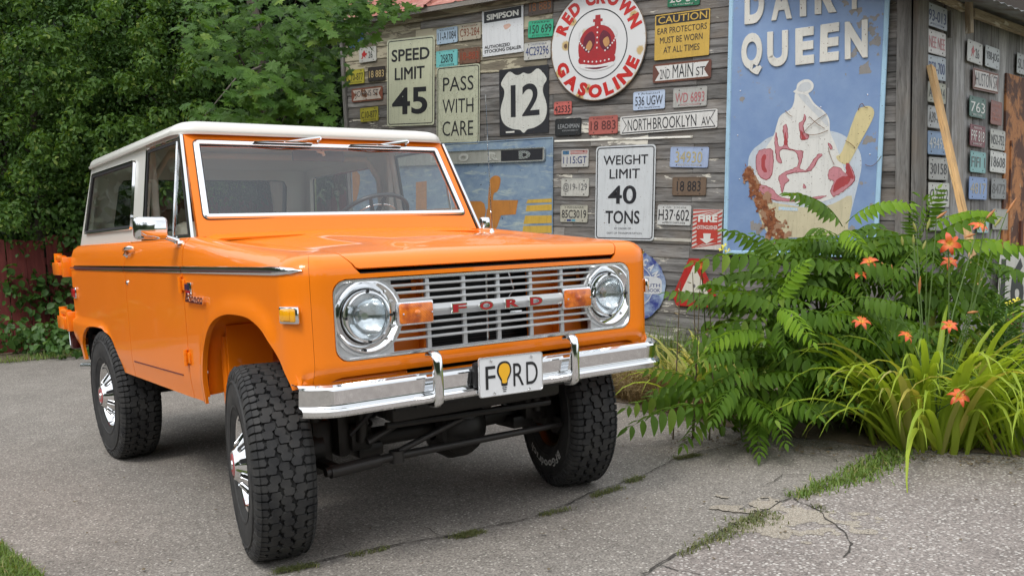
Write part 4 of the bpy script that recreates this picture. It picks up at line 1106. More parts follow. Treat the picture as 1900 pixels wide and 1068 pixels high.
mb = MB(); p0, p1 = PBP(1740, -30, .02), PBP(1990, 75, .02)
mb.add([p0+up*.0, p1, p1+up*.8, p0+up*.8], [(0, 1, 2, 3)]); ob = mb.build('eave_board', simple('dark_brown_timber', (.05, .033, .022), .8), solid=.02); reparent(ob, BARN)
# rusty orange sheet-metal door on the side wall
def m_rustdoor():
    t = NT('rusty_orange_metal'); c = t.coord(); n = t.noise(c, 3.2, 7, .68, .4); n2 = t.noise(t.coord((6, 6, 1.2)), 4, 6, .7)
    col = t.mix(t.ramp(n, [(.46, 0), (.54, 1)]), (.42, .175, .06), (.085, .032, .018)); col = t.mix(t.math('MULTIPLY', t.ramp(n2, [(.55, 0), (.68, 1)]), .9), col, (.13, .045, .022))
    col = t.mix(t.ramp(t.noise(c, 9, 5), [(.68, 0), (.71, 1)]), col, (.5, .45, .33))
    t.set(Base_Color=col, Roughness=.75); t.bump(n, .5, .01); return t.m
RUSTD = m_rustdoor()
a = ub(1857, 300)
vpost('sheet_metal_door', OB, duB, NB, a+.45, .90, .2, PBP(1857, 135).z, RUSTD, .035, .02)
vpost('door_stile', OB, duB, NB, a+.155, .05, .2, PBP(1857, 260).z, RUSTD, .050, .02)
vpost('door_stile', OB, duB, NB, ub(1882, 560)-.0, .07, -.1, PBP(1880, 410).z, simple('brown_red_post', (.10, .03, .018), .8), .055, .03)

# ------------------------------------------------------------------ signs and licence plates
def m_sign(name, col, rust=0.0, dirt=.35, rough=.45, rcol=(.20, .075, .025), crackle=0.0, faded=None, scale=1.0):
    if name in MATS: return MATS[name]
    t = NT(name); c = t.coord((1, 1, 1), rnd=True); n = t.noise(c, 9*scale, 6, .65); n2 = t.noise(c, 40*scale, 5, .6)
    cc = t.mix(t.math('MULTIPLY', t.ramp(n, [(.35, 0), (.75, 1)]), dirt), col, tuple(x*.55 for x in col))
    st_ = t.noise(t.coord((14, 1.2, 1), rnd=True), 3, 5, .65); cc = t.mix(t.math('MULTIPLY', t.ramp(st_, [(.50, 0), (.72, 1)]), .22+dirt*.5), cc, tuple(x*.45+.02 for x in col))
    ch_ = t.ramp(t.noise(c, 75*scale, 3, .5), [(.685, 0), (.70, 1)]); cc = t.mix(ch_, cc, (.13, .075, .045))
    if faded: cc = t.mix(t.ramp(n, [(.5, 0), (.6, 1)]), cc, faded)
    if crackle:
        vo = t.n('ShaderNodeTexVoronoi', feature='DISTANCE_TO_EDGE'); vo.inputs['Scale'].default_value = 16; vo.inputs['Randomness'].default_value = 1
        dn = t.n('ShaderNodeVectorMath', operation='ADD'); nn = t.n('ShaderNodeTexNoise'); nn.inputs['Scale'].default_value = 8; t.l(c, nn.inputs['Vector'])
        sc_ = t.n('ShaderNodeVectorMath', operation='SCALE'); sc_.inputs['Scale'].default_value = .12; t.l(nn.outputs['Color'], sc_.inputs[0]); t.l(c, dn.inputs[0]); t.l(sc_.outputs[0], dn.inputs[1]); t.l(dn.outputs[0], vo.inputs['Vector'])
        cc = t.mix(t.math('MULTIPLY', t.ramp(vo.outputs[0], [(0, 1), (.022, 0)]), crackle), cc, (.10, .10, .07))
    if rust:
        r = t.ramp(t.math('ADD', t.math('MULTIPLY', n, .7), t.math('MULTIPLY', n2, .3)), [(.72-rust*.30, 0), (.75-rust*.28, 1)])
        cc = t.mix(r, cc, t.mix(n2, rcol, tuple(x*.5 for x in rcol)))
    t.set(Base_Color=cc, Roughness=rough, Specular_IOR_Level=.4); t.bump(n, .15, .004); return t.m
class Sign:
    def __init__(s, name, q, mat, label, cat, wall='A', off=None, r=.012, thick=.003, group=None, par=True, shape=None):
        """q: the four corners (TL, TR, BR, BL) as seen from the camera, taken on to the wall plane"""
        U_, V_, N_, O_, fn = (UA, VA, NA, OA, wallA) if wall == 'A' else (UB, VB, NB, OB, wallB)
        off = off if off is not None else (.014 if wall == 'A' else .034)
        c = [fn(*p) for p in q]; cu = sum(a for a, b in c)/4; cv = sum(b for a, b in c)/4
        tx, ty = (c[1][0]-c[0][0]+c[2][0]-c[3][0])/2, (c[1][1]-c[0][1]+c[2][1]-c[3][1])/2
        s.w = hypot(tx, ty); s.h = (abs(c[0][1]-c[3][1])+abs(c[1][1]-c[2][1]))/2; a = atan2(ty, tx)
        X = U_*cos(a)+V_*sin(a); Y = -U_*sin(a)+V_*cos(a); s.X, s.Y, s.N = X, Y, N_
        s.M = frameM(O_+U_*cu+V_*cv+N_*off, X, Y, N_); s.t = thick
        mb = MB(); poly = shape(s.w, s.h) if shape else rrect(0, 0, s.w/2, s.h/2, min(r, s.h*.2), 4)
        mb.prism(poly, thick); s.o = mb.build(name, mat); s.o.matrix_world = s.M; s.o.rotation_mode = 'XYZ'
        tag(s.o, label, cat, group); s.lay = 0; s.poly = poly
        s.fx = lambda x: (x-.5)*s.w; s.fy = lambda y: (y-.5)*s.h
    def text(s, body, x0, y0, x1, y1, mat, bold=.0, z=None, name='lettering', depth=0.0, rot=0, res=3):
        mb = MB(); z = z if z is not None else s.t+.0012+s.lay*.0004
        M = None
        if rot:
            cx, cy = (x0+x1)/2, (y0+y1)/2
            M = Matrix.Translation((s.fx(cx), s.fy(cy), 0))@Matrix.Rotation(rot, 4, 'Z')@Matrix.Translation((-s.fx(cx), -s.fy(cy), 0))
        add_text(mb, body, M, s.fx(x0), s.fy(y0), s.fx(x1), s.fy(y1), z, bold, res); return mb.build(name, mat, s.o, solid=-depth if depth else 0)
    def rect(s, x0, y0, x1, y1, mat, name='panel', r=0, ring=0, dz=0.0008):
        mb = MB(); cx, cy, hx_, hy_ = s.fx((x0+x1)/2), s.fy((y0+y1)/2), (x1-x0)*s.w/2, (y1-y0)*s.h/2
        p = rrect(cx, cy, hx_, hy_, r, 4) if r else [(cx+hx_, cy+hy_), (cx-hx_, cy+hy_), (cx-hx_, cy-hy_), (cx+hx_, cy-hy_)]
        if ring:
            p2 = rrect(cx, cy, hx_-ring, hy_-ring, max(r-ring, .002), 4) if r else [(cx+hx_-ring, cy+hy_-ring), (cx-hx_+ring, cy+hy_-ring), (cx-hx_+ring, cy-hy_+ring), (cx+hx_-ring, cy-hy_+ring)]
            n = len(p); mb.add([(x, y, s.t+dz) for x, y in p+p2], [(i, (i+1) % n, (i+1) % n+n, i+n) for i in range(n)])
        else: mb.add([(x, y, s.t+dz) for x, y in p], [tuple(range(len(p)))])
        return mb.build(name, mat, s.o)
    def poly_(s, pts, mat, name, z, smoothn=0):
        p = [(s.fx(a), s.fy(b)) for a, b in pts]
        if smoothn: p = [(q.x, q.y) for q in catmull([V((a, b, 0)) for a, b in p], smoothn)]
        mb = MB(); mb.add([(x, y, s.t+z) for x, y in p], [tuple(range(len(p)))]); return mb.build(name, mat, s.o)
    def bolts(s, pts, mat=None):
        for x, y in pts:
            mb = MB(); mb.lathe([(0, .006), (.003, .005), (.004, 0)], 8, Matrix.Translation((s.fx(x), s.fy(y), s.t))@Matrix.Rotation(pi/2, 4, 'X')); mb.build('bolt', mat or SATIN, s.o)
BLKINK = m_sign('sign_black', (.018, .019, .024), 0, .2); REDINK = m_sign('sign_red', (.42, .022, .018), 0, .3); WHINK = m_sign('sign_white_paint', (.66, .66, .62), 0, .25)
NAVY = simple('plate_navy', (.03, .05, .16), .5); GREYINK = simple('plate_grey_ink', (.13, .13, .13), .6)
def Z(o, s, L): return [(o[0]+a/s, o[1]+b/s) for a, b in L]
z1 = lambda *L: Z((630, 0), 3.956, L); z2 = lambda *L: Z((880, 0), 4.109, L); z3 = lambda *L: Z((1020, 0), 4.109, L)
z4 = lambda *L: Z((1020, 240), 4.448, L); z7 = lambda *L: Z((1640, 0), 4.108, L); z8 = lambda *L: Z((1640, 200), 3.815, L)

# road signs
s = Sign('speed_limit_sign', z1((358, 300), (708, 256), (700, 920), (355, 928)), m_sign('reflective_cream', (.52, .54, .40), .10, .18), 'tall cream speed limit sign reading 45', 'road sign', r=.03)
s.rect(.025, .018, .975, .982, BLKINK, 'border', r=.03, ring=.009)
s.text('SPEED', .10, .74, .90, .88, BLKINK, .022); s.text('LIMIT', .17, .53, .80, .67, BLKINK, .022); s.text('45', .11, .13, .86, .44, BLKINK, .022, res=6)
s.bolts([(.5, .93), (.5, .07)])
s = Sign('pass_with_care_sign', z1((724, 500), (1042, 462), (1030, 1060), (718, 1062)), m_sign('crackled_cream', (.46, .48, .36), .05, .2, crackle=.75), 'crackled cream sign asking drivers to pass with care', 'road sign', r=.03)
s.rect(.02, .015, .98, .985, BLKINK, 'border', r=.03, ring=.009)
s.text('PASS', .15, .68, .86, .86, BLKINK, .0); s.text('WITH', .14, .40, .86, .58, BLKINK, .0); s.text('CARE', .14, .11, .86, .30, BLKINK, .0)
s.bolts([(.48, .65), (.48, .06)])
s = Sign('route_shield_sign', z2((208, 540), (585, 488), (565, 1015), (190, 1035)), m_sign('shield_black', (.020, .021, .026), .05, .2), 'black square route sign with a white shield numbered 12', 'road sign', r=.01)
sh = [(.5, .92), (.42, .895), (.34, .90), (.20, .955), (.04, .80), (.10, .70), (.10, .60), (.03, .42), (.04, .27), (.12, .16), (.28, .09), (.42, .07), (.5, .02), (.58, .07), (.72, .09), (.88, .16), (.955, .27), (.96, .42), (.89, .60), (.90, .70), (.96, .80), (.80, .955), (.66, .90), (.58, .895)]
s.poly_(sh, m_sign('shield_white', (.56, .57, .53), .02, .2, crackle=.25), 'shield', .001, 4)
s.text('1', .24, .27, .34, .75, BLKINK, .012, z=s.t+.002, res=6); s.text('2', .47, .27, .82, .75, BLKINK, .014, z=s.t+.002, res=6)
s.rect(.13, .035, .31, .06, WHINK, 'maker_mark'); s.bolts([(.5, .88), (.5, .10)])
s = Sign('weight_limit_sign', z4((398, 138), (888, 130), (865, 912), (378, 915)), m_sign('reflective_white', (.56, .59, .61), 0, .12), 'tall white weight limit sign reading 40 tons', 'road sign', r=.035, off=.020)
s.rect(.02, .014, .98, .986, BLKINK, 'border', r=.032, ring=.010)
s.text('WEIGHT', .13, .80, .88, .90, BLKINK, .012); s.text('LIMIT', .24, .655, .75, .755, BLKINK, .012); s.text('40', .22, .385, .70, .58, BLKINK, .016, res=6); s.text('TONS', .18, .175, .76, .315, BLKINK, .018)
s.text('BY ORDER OF', .34, .115, .62, .135, BLKINK); s.text('DEPT OF TRANSPORTATION', .21, .065, .80, .085, BLKINK)
s = Sign('ear_protector_sign', z3((815, 125), (1232, 62), (1218, 425), (800, 462)), m_sign('safety_yellow', (.55, .36, .07), .12, .3), 'yellow and black caution sign about ear protectors', 'sign', r=.01)
s.rect(.02, .77, .98, .975, BLKINK, 'header'); s.text('CAUTION', .06, .795, .95, .955, m_sign('safety_yellow', (.55, .36, .07)), .01, z=s.t+.002)
s.text('EAR PROTECTORS', .05, .565, .95, .70, BLKINK, .005); s.text('MUST BE WORN', .10, .355, .88, .495, BLKINK, .005); s.text('AT ALL TIMES', .17, .135, .83, .275, BLKINK, .005)
s = Sign('dealer_sign', z2((72, 72), (385, 18), (380, 395), (65, 440)), m_sign('dealer_white', (.62, .64, .66), .02, .12), 'white authorized stocking dealer sign with a black header', 'sign', r=.004)
s.rect(.05, .695, .955, .93, BLKINK, 'header'); s.text('SIMPSON', .12, .745, .89, .865, WHINK, .045, z=s.t+.002)
s.text('AUTHORIZED', .05, .155, .68, .225, BLKINK, .03); s.text('STOCKING DEALER', .05, .065, .95, .135, BLKINK, .03); s.poly_([(.53, .59), (.66, .61), (.70, .56), (.60, .50), (.55, .52)], m_sign('pale_orange_print', (.6, .40, .33)), 'faded_print', .001, 4)
s.bolts([(.03, .97), (.97, .97), (.97, .03), (.03, .03)])
# street name blades
def street(q, txts, label, base, edge, name='street_name_sign', wall='A', rust=0.0):
    def shp(w_, h_):
        return [(w_/2, h_/2), (-w_/2, h_/2), (-w_/2, h_/2*.95), (-w_/2, -h_/2), (w_/2, -h_/2)]
    s = Sign(name, q, edge, label, 'street sign', wall=wall, r=.02, group='embossed street name signs')
    w_, h_ = s.w, s.h; k = .10*h_/w_
    s.poly_([(k, .06), (k+.28*h_/w_, .5), (k, .94), (1-k, .94), (1-k-.28*h_/w_, .5), (1-k, .06)], BLKINK if rust == 0 else simple('rusty_edge', (.16, .06, .03), .8), 'field_border', .0012)
    s.poly_([(k+.012, .11), (k+.012+.26*h_/w_, .5), (k+.012, .89), (1-k-.012, .89), (1-k-.012-.26*h_/w_, .5), (1-k-.012, .11)], base, 'field', .0018)
    for b, x0, y0, x1, y1 in txts: s.text(b, x0, y0, x1, y1, BLKINK, .0, z=s.t+.003)
    return s
STW = m_sign('enamel_white', (.62, .62, .60), .12, .15); STR = m_sign('enamel_rusty_edge', (.5, .46, .42), .75, .3)
street(z3((545, 893), (1290, 828), (1280, 975), (542, 1030)), [('NORTH', .085, .17, .335, .80), ('BROOKLYN', .355, .17, .795, .80), ('AV', .845, .17, .93, .62)], 'white street sign reading North Brooklyn Av', STW, STW)
street(z3((795, 495), (1240, 450), (1235, 598), (790, 640)), [('2ND', .13, .18, .30, .70), ('MAIN', .35, .18, .70, .88), ('ST', .75, .20, .90, .65)], 'white street sign reading 2nd Main St with a brown rusted border', STW, m_sign('brown_rust_edge', (.13, .05, .035), .4), rust=1)
street(z1((98, 660), (325, 628), (322, 735), (95, 752)), [('JOHNS ST', .12, .22, .88, .80)], 'heavily rusted street sign reading Johns St near the left end of the wall', m_sign('enamel_very_rusty', (.55, .48, .42), .62, .4), m_sign('brown_rust_edge2', (.22, .07, .04), .5), rust=1)
street(z7((643, 518), (843, 568), (838, 725), (645, 682)), [('HUSTON ST', .10, .2, .93, .82)], 'rust streaked white street sign on the side wall', m_sign('enamel_rust_streak', (.58, .55, .52), .50, .4), m_sign('brown_rust_edge3', (.14, .05, .03), .5), wall='B', rust=1)

# licence plates: corners, colour material, ink material, number, top text, bottom text, label
def plate_(q, mat, ink, num, label, top='', bot='', wall='A', bold=.0, box=(.07, .25, .93, .74), bolts=True, extra=None):
    s = Sign('number_plate', q, mat, label, 'licence plate', wall=wall, r=.016, thick=.0025, group='licence plates nailed to the barn walls')
    s.rect(.012, .02, .988, .98, mat, 'raised_rim', r=.014, ring=.004, dz=.0022)
    if num: s.text(num, *box, ink, bold, z=s.t+.0014, depth=.001)
    if top: s.text(top, .25, .82, .78, .92, ink, .0, z=s.t+.001, name='state_name', res=1)
    if bot: s.text(bot, .20, .08, .80, .18, ink, .0, z=s.t+.001, name='state_name', res=1)
    if bolts: s.bolts([(.18, .88), (.82, .88), (.18, .12), (.82, .12)], simple('nail_dark', (.05, .04, .035), .6))
    return s
pm = m_sign
plate_(z1((720, 218), (873, 193), (873, 312), (720, 333)), pm('pl_bluewhite', (.36, .47, .58), .0, .3), BLKINK, '11-A1084', 'pale blue plate numbered 11-A1084', 'MONTANA', '')
plate_(z1((882, 190), (1045, 166), (1045, 286), (880, 307)), pm('pl_tan', (.42, .38, .30), .2, .3), pm('ink_brown', (.20, .06, .03)), 'C93-284', 'tan plate numbered C93-284 with brown figures', 'WISCONSIN', '')
plate_(z1((716, 382), (873, 362), (875, 486), (716, 502)), pm('pl_aqua', (.17, .50, .50), .03, .2), BLKINK, '25878', 'bright aqua plate numbered 25878', '', 'WISCONSIN', box=(.22, .27, .78, .76))
plate_(z1((886, 362), (1040, 345), (1038, 462), (886, 475)), pm('pl_rusty', (.17, .09, .06), .5, .5), pm('ink_redrust', (.30, .06, .03)), '18-883', 'rusted brown plate with faded red figures 18-883, right of the aqua plate')
plate_(z1((150, 360), (278, 338), (278, 450), (150, 466)), pm('pl_white', (.50, .50, .47), .08, .25), BLKINK, '26', 'white plate with a red rider emblem and number 26, left end of the main wall', '', '', box=(.55, .25, .78, .70))
s = s_wy = Sign('number_plate', z1((0, 0), (1, 0), (1, 1), (0, 1)), WHINK, 'x', 'x') if False else None
def rider(sg):   # small red emblem: a plain running figure of horse and rider reduced to a few strokes
    sg.poly_([(.18, .25), (.24, .42), (.20, .60), (.28, .70), (.33, .86), (.38, .72), (.42, .60), (.48, .64), (.45, .48), (.38, .44), (.40, .24), (.34, .36), (.28, .40), (.24, .24)], pm('ink_redd', (.42, .02, .02)), 'emblem', .0016, 2)
rider(type('S', (), {'poly_': lambda self, *a, **k: Sign.poly_(LASTP, *a, **k)})()) if False else None
def last_emblem(label_match):
    for o in bpy.data.objects:
        if o.get('label') == label_match: return o
def emblem_on(o, w_, h_):
    pts = [(.18, .25), (.24, .42), (.20, .60), (.28, .70), (.33, .86), (.38, .72), (.42, .60), (.48, .64), (.45, .48), (.38, .44), (.40, .24), (.34, .36), (.28, .40), (.24, .24)]
    p = catmull([V(((a-.5)*w_, (b-.5)*h_, .004)) for a, b in pts], 2); mb = MB(); mb.add(p, [tuple(range(len(p)))]); mb.build('emblem', pm('ink_redd', (.42, .02, .02)), o)
o_ = last_emblem('white plate with a red rider emblem and number 26, left end of the main wall'); emblem_on(o_, .30, .15)
plate_(z1((58, 520), (190, 505), (188, 612), (60, 627)), pm('pl_yellow', (.40, .36, .035), .18, .3), pm('ink_olive', (.05, .05, .02)), 'C10-877', 'upper of the two yellow plates numbered C10-877', '', 'WISCONSIN')
plate_(z1((216, 497), (343, 486), (342, 588), (216, 602)), pm('pl_darkbrown', (.035, .028, .025), .25, .4), pm('ink_cream', (.55, .42, .20)), '18 883', 'small black plate with cream figures 18 883, left of the speed limit sign')
plate_(z1((160, 797), (293, 783), (291, 886), (158, 900)), pm('pl_yellow', (.40, .36, .035), .18, .3), pm('ink_olive', (.05, .05, .02)), 'C10-877', 'lower of the two yellow plates numbered C10-877', '', 'WISCONSIN')
plate_(z1((80, 262), (186, 240), (185, 340), (78, 358)), pm('pl_blue', (.04, .13, .30), .15, .3), NAVY, '', 'blank blue plate under the maple leaves')
plate_(z2((418, 0), (608, -32), (604, 100), (416, 130)), pm('pl_brown2', (.10, .075, .06), .3, .4), pm('ink_rustor', (.32, .12, .04)), '18 883', 'dark brown plate with orange figures 18 883, right of the dealer sign')
plate_(z2((418, 165), (612, 148), (606, 278), (418, 297)), pm('pl_green', (.04, .38, .22), .05, .2), BLKINK, '150 699', 'bright green plate numbered 150 699', 'FARM', '72 WISCONSIN')
plate_(z2((386, 333), (590, 312), (588, 445), (386, 466)), pm('pl_pale', (.50, .50, .47), .06, .25), NAVY, '4C29296', 'pale plate with thin blue figures 4C29296', 'CALIFORNIA', '')
plate_(z3((40, 780), (178, 772), (170, 868), (38, 878)), pm('pl_salmon', (.52, .13, .11), .05, .25), BLKINK, '42535', 'small pink-red plate numbered 42535', '', '', box=(.05, .15, .93, .68))
s = plate_(z3((48, 910), (248, 898), (245, 1030), (48, 1040)), pm('pl_black', (.018, .020, .022), .03, .3), pm('ink_silver', (.35, .37, .38)), 'LEACHMAN', 'black dealer plate with silver lettering', '', '', box=(.12, .42, .93, .68)); s.text('BOWLING GREEN, KY', .28, .24, .90, .34, pm('ink_silver', (.35, .37, .38)))
plate_(z3((304, 892), (527, 878), (523, 1018), (304, 1032)), pm('pl_pinkrust', (.42, .12, .10), .22, .35), pm('ink_darkr', (.10, .03, .03)), '18 883', 'rust speckled pink plate numbered 18 883', 'WISCONSIN', '')
plate_(z3((645, 705), (887, 685), (882, 828), (640, 847)), pm('pl_ark', (.46, .55, .70), .0, .2), BLKINK, '536 UGW', 'pale blue and white plate numbered 536 UGW', 'Arkansas', 'The Natural State')
plate_(z3((950, 675), (1207, 658), (1202, 808), (943, 827)), pm('pl_greyw', (.40, .40, .38), .18, .3), pm('ink_pink', (.42, .13, .14)), 'WD 6893', 'grey plate with faded pink figures WD 6893', '', 'WISCONSIN')
plate_(z3((905, -70), (1155, -90), (1150, 40), (908, 62)), pm('pl_dgreen', (.02, .16, .08), .04, .2), WHINK, '28 54', 'dark green plate at the top edge of the photo, above the caution sign', '', '13, COLORADO')
s = plate_(z4((105, 172), (328, 165), (328, 310), (105, 317)), pm('pl_usa', (.48, .48, .46), .05, .25), NAVY, '1115:GT', 'white plate numbered 1115:GT with a red striped flag', '', '', box=(.07, .22, .93, .62))
for k in range(3): s.rect(.33, .76+k*.075, .96, .79+k*.075, REDINK, 'flag_stripe', dz=.0012)
s.rect(.05, .74, .28, .95, pm('flag_blue', (.05, .14, .25)), 'flag_field', dz=.0012)
plate_(z4((103, 405), (333, 407), (330, 553), (100, 553)), pm('pl_cracked', (.48, .48, .44), .10, .3, crackle=.5), GREYINK, '@19-129', 'chipped white plate with outlined figures 19-129')
s = plate_(z4((97, 623), (322, 627), (318, 768), (92, 766)), pm('pl_indiana', (.42, .41, .34), .08, .25), BLKINK, '85C3019', 'cream plate numbered 85C3019', 'INDIANA', '', box=(.06, .25, .95, .72)); s.rect(.25, .06, .40, .18, NAVY, 'sticker', dz=.0012); s.rect(.42, .06, .56, .18, pm('sticker_b', (.1, .3, .4)), 'sticker', dz=.0012)
plate_(z4((1003, 143), (1318, 150), (1315, 316), (998, 316)), pm('pl_lilac', (.34, .42, .60), .10, .25), pm('ink_gold', (.45, .38, .18)), '34930', 'lilac blue plate with worn yellow figures 34930', '', 'WISCONSIN', box=(.14, .24, .84, .78))
plate_(z4((1020, 395), (1300, 391), (1296, 548), (1015, 546)), pm('pl_brownmetal', (.16, .11, .075), .35, .4), BLKINK, '18 883', 'brown metal plate with black figures 18 883, right of the weight limit sign', box=(.14, .24, .84, .78))
plate_(z4((897, 622), (1175, 628), (1168, 795), (893, 786)), pm('pl_w3', (.56, .57, .56), .02, .2), BLKINK, 'H37·602', 'clean white plate numbered H37 602', 'WIS   JUN 69', "AMERICA'S DAIRYLAND", box=(.04, .24, .95, .78))
# side wall plates
SB = 'B'
plate_(z7((297, 25), (462, 85), (430, 245), (292, 192)), pm('pl_sb1', (.40, .44, .50), .1, .3), NAVY, '93-013', 'plate numbered 93-013, topmost of the column beside the corner post', '', 'WISCONSIN', wall=SB)
plate_(z7((298, 225), (436, 268), (436, 442), (298, 405)), pm('pl_sb2', (.52, .50, .48), .05, .2), pm('ink_pink2', (.45, .16, .17)), 'NEE NEE', 'white plate with pink letters, second in the column beside the corner post', wall=SB)
plate_(z7((295, 422), (436, 452), (436, 628), (295, 600)), pm('pl_sb3', (.33, .38, .42), .15, .3), NAVY, 'BE9-700', 'blue-grey plate behind the top of the leaning plank', wall=SB)
plate_(z7((297, 622), (436, 650), (436, 800), (297, 780)), pm('pl_sb4', (.34, .34, .26), .2, .3), BLKINK, 'A11-414', 'dull cream plate crossed by the leaning plank', wall=SB)
plate_(z7((297, 805), (420, 830), (420, 990), (297, 975)), pm('pl_sb5', (.36, .37, .37), .15, .3), GREYINK, 'A39-764', 'pale grey plate left of the leaning plank, above the blue one', wall=SB)
plate_(z8((277, 165), (412, 180), (410, 340), (277, 330)), pm('pl_sb6', (.16, .26, .42), .12, .3), pm('ink_palegrey', (.50, .52, .52)), '49495', 'steel blue plate numbered 49495', wall=SB)
plate_(z8((285, 350), (420, 360), (420, 515), (285, 510)), pm('pl_sb7', (.36, .36, .34), .25, .3), BLKINK, '30158', 'stained white plate numbered 30158', wall=SB)
plate_(z8((282, 530), (430, 535), (430, 705), (282, 705)), pm('pl_sb8', (.54, .54, .50), .06, .2), BLKINK, 'C 5372', 'white plate partly hidden by the tall weed stem', wall=SB)
plate_(z8((292, 712), (430, 715), (430, 870), (292, 870)), pm('pl_sb9', (.28, .29, .28), .2, .3), GREYINK, '71 224', 'dim grey plate, lowest of the column beside the corner post', wall=SB)
plate_(z7((600, 300), (717, 347), (717, 508), (603, 470)), pm('pl_white', (.50, .50, .47)), BLKINK, '26', 'white plate with a red rider emblem and the number 26, high on the side wall', wall=SB, box=(.52, .25, .78, .70))
emblem_on(last_emblem('white plate with a red rider emblem and the number 26, high on the side wall'), .30, .15)
plate_(z7((740, 348), (847, 382), (850, 545), (738, 507)), pm('pl_sc2', (.42, .45, .45), .05, .2), BLKINK, 'YBB-JOG', 'pale plate numbered YBB-JOG, right of the rider plate', wall=SB)
plate_(z7((980, 405), (1100, 445), (1100, 600), (985, 560)), pm('pl_sc3', (.36, .38, .37), .1, .2), BLKINK, 'SUZEE', 'grey-green plate cut by the right edge of the photo', wall=SB)
plate_(z7((617, 728), (742, 760), (742, 915), (620, 890)), pm('pl_sc4', (.035, .12, .09), .05, .2), WHINK, '763', 'dark green plate numbered 763', '', 'WISCONSIN', wall=SB)
plate_(z7((778, 765), (868, 785), (865, 968), (785, 945)), pm('pl_sc5', (.20, .045, .02), .3, .3), pm('ink_or', (.45, .10, .03)), '', 'small upright rusty red notice with worn lettering', wall=SB, bolts=False)
for k, tx_ in enumerate(('DO NOT USE', 'IN', 'TRUCK', 'TIRES')):
    sg = last_emblem('small upright rusty red notice with worn lettering'); w_, h_ = max(v.co.x for v in sg.data.vertices)*2, max(v.co.y for v in sg.data.vertices)*2
    mb = MB(); add_text(mb, tx_, None, -w_*.36 if len(tx_) > 2 else -w_*.1, h_*(.24-.19*k), w_*.36 if len(tx_) > 2 else w_*.1, h_*(.36-.19*k), .005, 0, 1); mb.build('lettering', pm('ink_or', (.45, .10, .03)), sg)
plate_(z8((580, 115), (687, 140), (684, 288), (576, 270)), pm('pl_sc6', (.17, .025, .035), .05, .2), WHINK, 'F9F 818', 'maroon plate numbered F9F 818', 'MISSOURI', 'SHOW-ME STATE', wall=SB)
plate_(z8((722, 148), (828, 172), (828, 308), (722, 292)), pm('pl_sc7', (.46, .46, .42), .1, .25), BLKINK, 'N52-752', 'white plate numbered N52-752', wall=SB)
plate_(z8((580, 305), (690, 322), (690, 468), (580, 455)), pm('pl_sc8', (.20, .42, .42), .1, .2), GREYINK, 'FIFI 1', 'turquoise plate numbered FIFI 1', wall=SB)
plate_(z8((722, 305), (835, 322), (832, 470), (722, 452)), pm('pl_sc9', (.60, .60, .57), .04, .2), BLKINK, '18608', 'bright white plate numbered 18608', wall=SB)
plate_(z8((573, 490), (700, 497), (698, 655), (570, 645)), pm('pl_sd1', (.22, .33, .58), .04, .2), pm('ink_tan', (.42, .38, .28)), '4817', 'periwinkle blue plate right of the leaning plank', wall=SB)
plate_(z8((730, 498), (835, 505), (835, 650), (730, 645)), pm('pl_sd2', (.24, .25, .25), .12, .3), GREYINK, '8472', 'dull grey plate on the side wall below the bright white one', wall=SB)
plate_(z8((740, 715), (860, 720), (862, 865), (740, 862)), pm('pl_sd3', (.38, .38, .34), .4, .3), GREYINK, '', 'blank flaking white plate low on the side wall', wall=SB)
plate_(z8((640, 745), (712, 750), (712, 885), (620, 885)), pm('pl_sd4', (.36, .55, .54), .03, .2), NAVY, '', 'aqua plate half hidden behind a red lily', wall=SB)
# big black-on-white number board
s = Sign('number_board', [(1836, 468), (1889, 466), (1889, 580), (1836, 580)], pm('board_white', (.58, .57, .53), .06, .25), 'large white board with bold black numerals beside the brown door', 'sign', wall='B', r=.004, off=.075)
s.text('16', .06, .06, .90, .90, BLKINK, .03)

# round gasoline sign
def ellipse_q(cx, cy, rx, ry): return [(cx-rx, cy-ry), (cx+rx, cy-ry), (cx+rx, cy+ry), (cx-rx, cy+ry)]
def m_enamel():
    t = NT('chipped_enamel'); c = t.coord(); 
    n = t.noise(c, 7, 6, .7); col = t.mix(t.math('MULTIPLY', n, .2), (.64, .65, .66), (.45, .43, .38))
    vo = t.n('ShaderNodeTexVoronoi'); vo.inputs['Scale'].default_value = 5.2; t.l(c, vo.inputs['Vector'])
    d = t.math('ADD', vo.outputs['Distance'], t.math('MULTIPLY', t.math('SUBTRACT', t.noise(c, 24, 5, .7), .5), .22))
    halo = t.ramp(d, [(.19, 1), (.27, 0)]); core = t.ramp(d, [(.09, 1), (.13, 0)])
    col = t.mix(halo, col, (.50, .36, .15)); col = t.mix(core, col, (.10, .045, .018))
    g = t.n('ShaderNodeVectorMath', operation='LENGTH'); t.l(c, g.inputs[0])
    e = t.ramp(t.math('ADD', g.outputs['Value'], t.math('MULTIPLY', t.math('SUBTRACT', t.noise(c, 14, 5, .7), .5), .12)), [(.49, 0), (.52, 1)])
    col = t.mix(e, col, (.42, .30, .13)); t.set(Base_Color=col, Roughness=.3, Coat_Weight=.3); return t.m
def circ(r, n=64): return [(r*cos(2*pi*k/n), r*sin(2*pi*k/n)) for k in range(n)]
ENAM = m_enamel()
s = Sign('gasoline_sign', [(1024, -12), (1205, -29), (1205, 177), (1024, 194)], ENAM, 'big round white enamel gasoline sign with a red crown and chipped rusty spots', 'sign', off=.030, shape=lambda w_, h_: circ(.505, 72))
RG = .485
mb = MB(); c1, c2 = circ(.315, 64), circ(.305, 64); mb.add([(x, y, .0042) for x, y in c1+c2], [(i, (i+1) % 64, (i+1) % 64+64, i+64) for i in range(64)]); mb.build('ring_line', BLKINK, s.o)
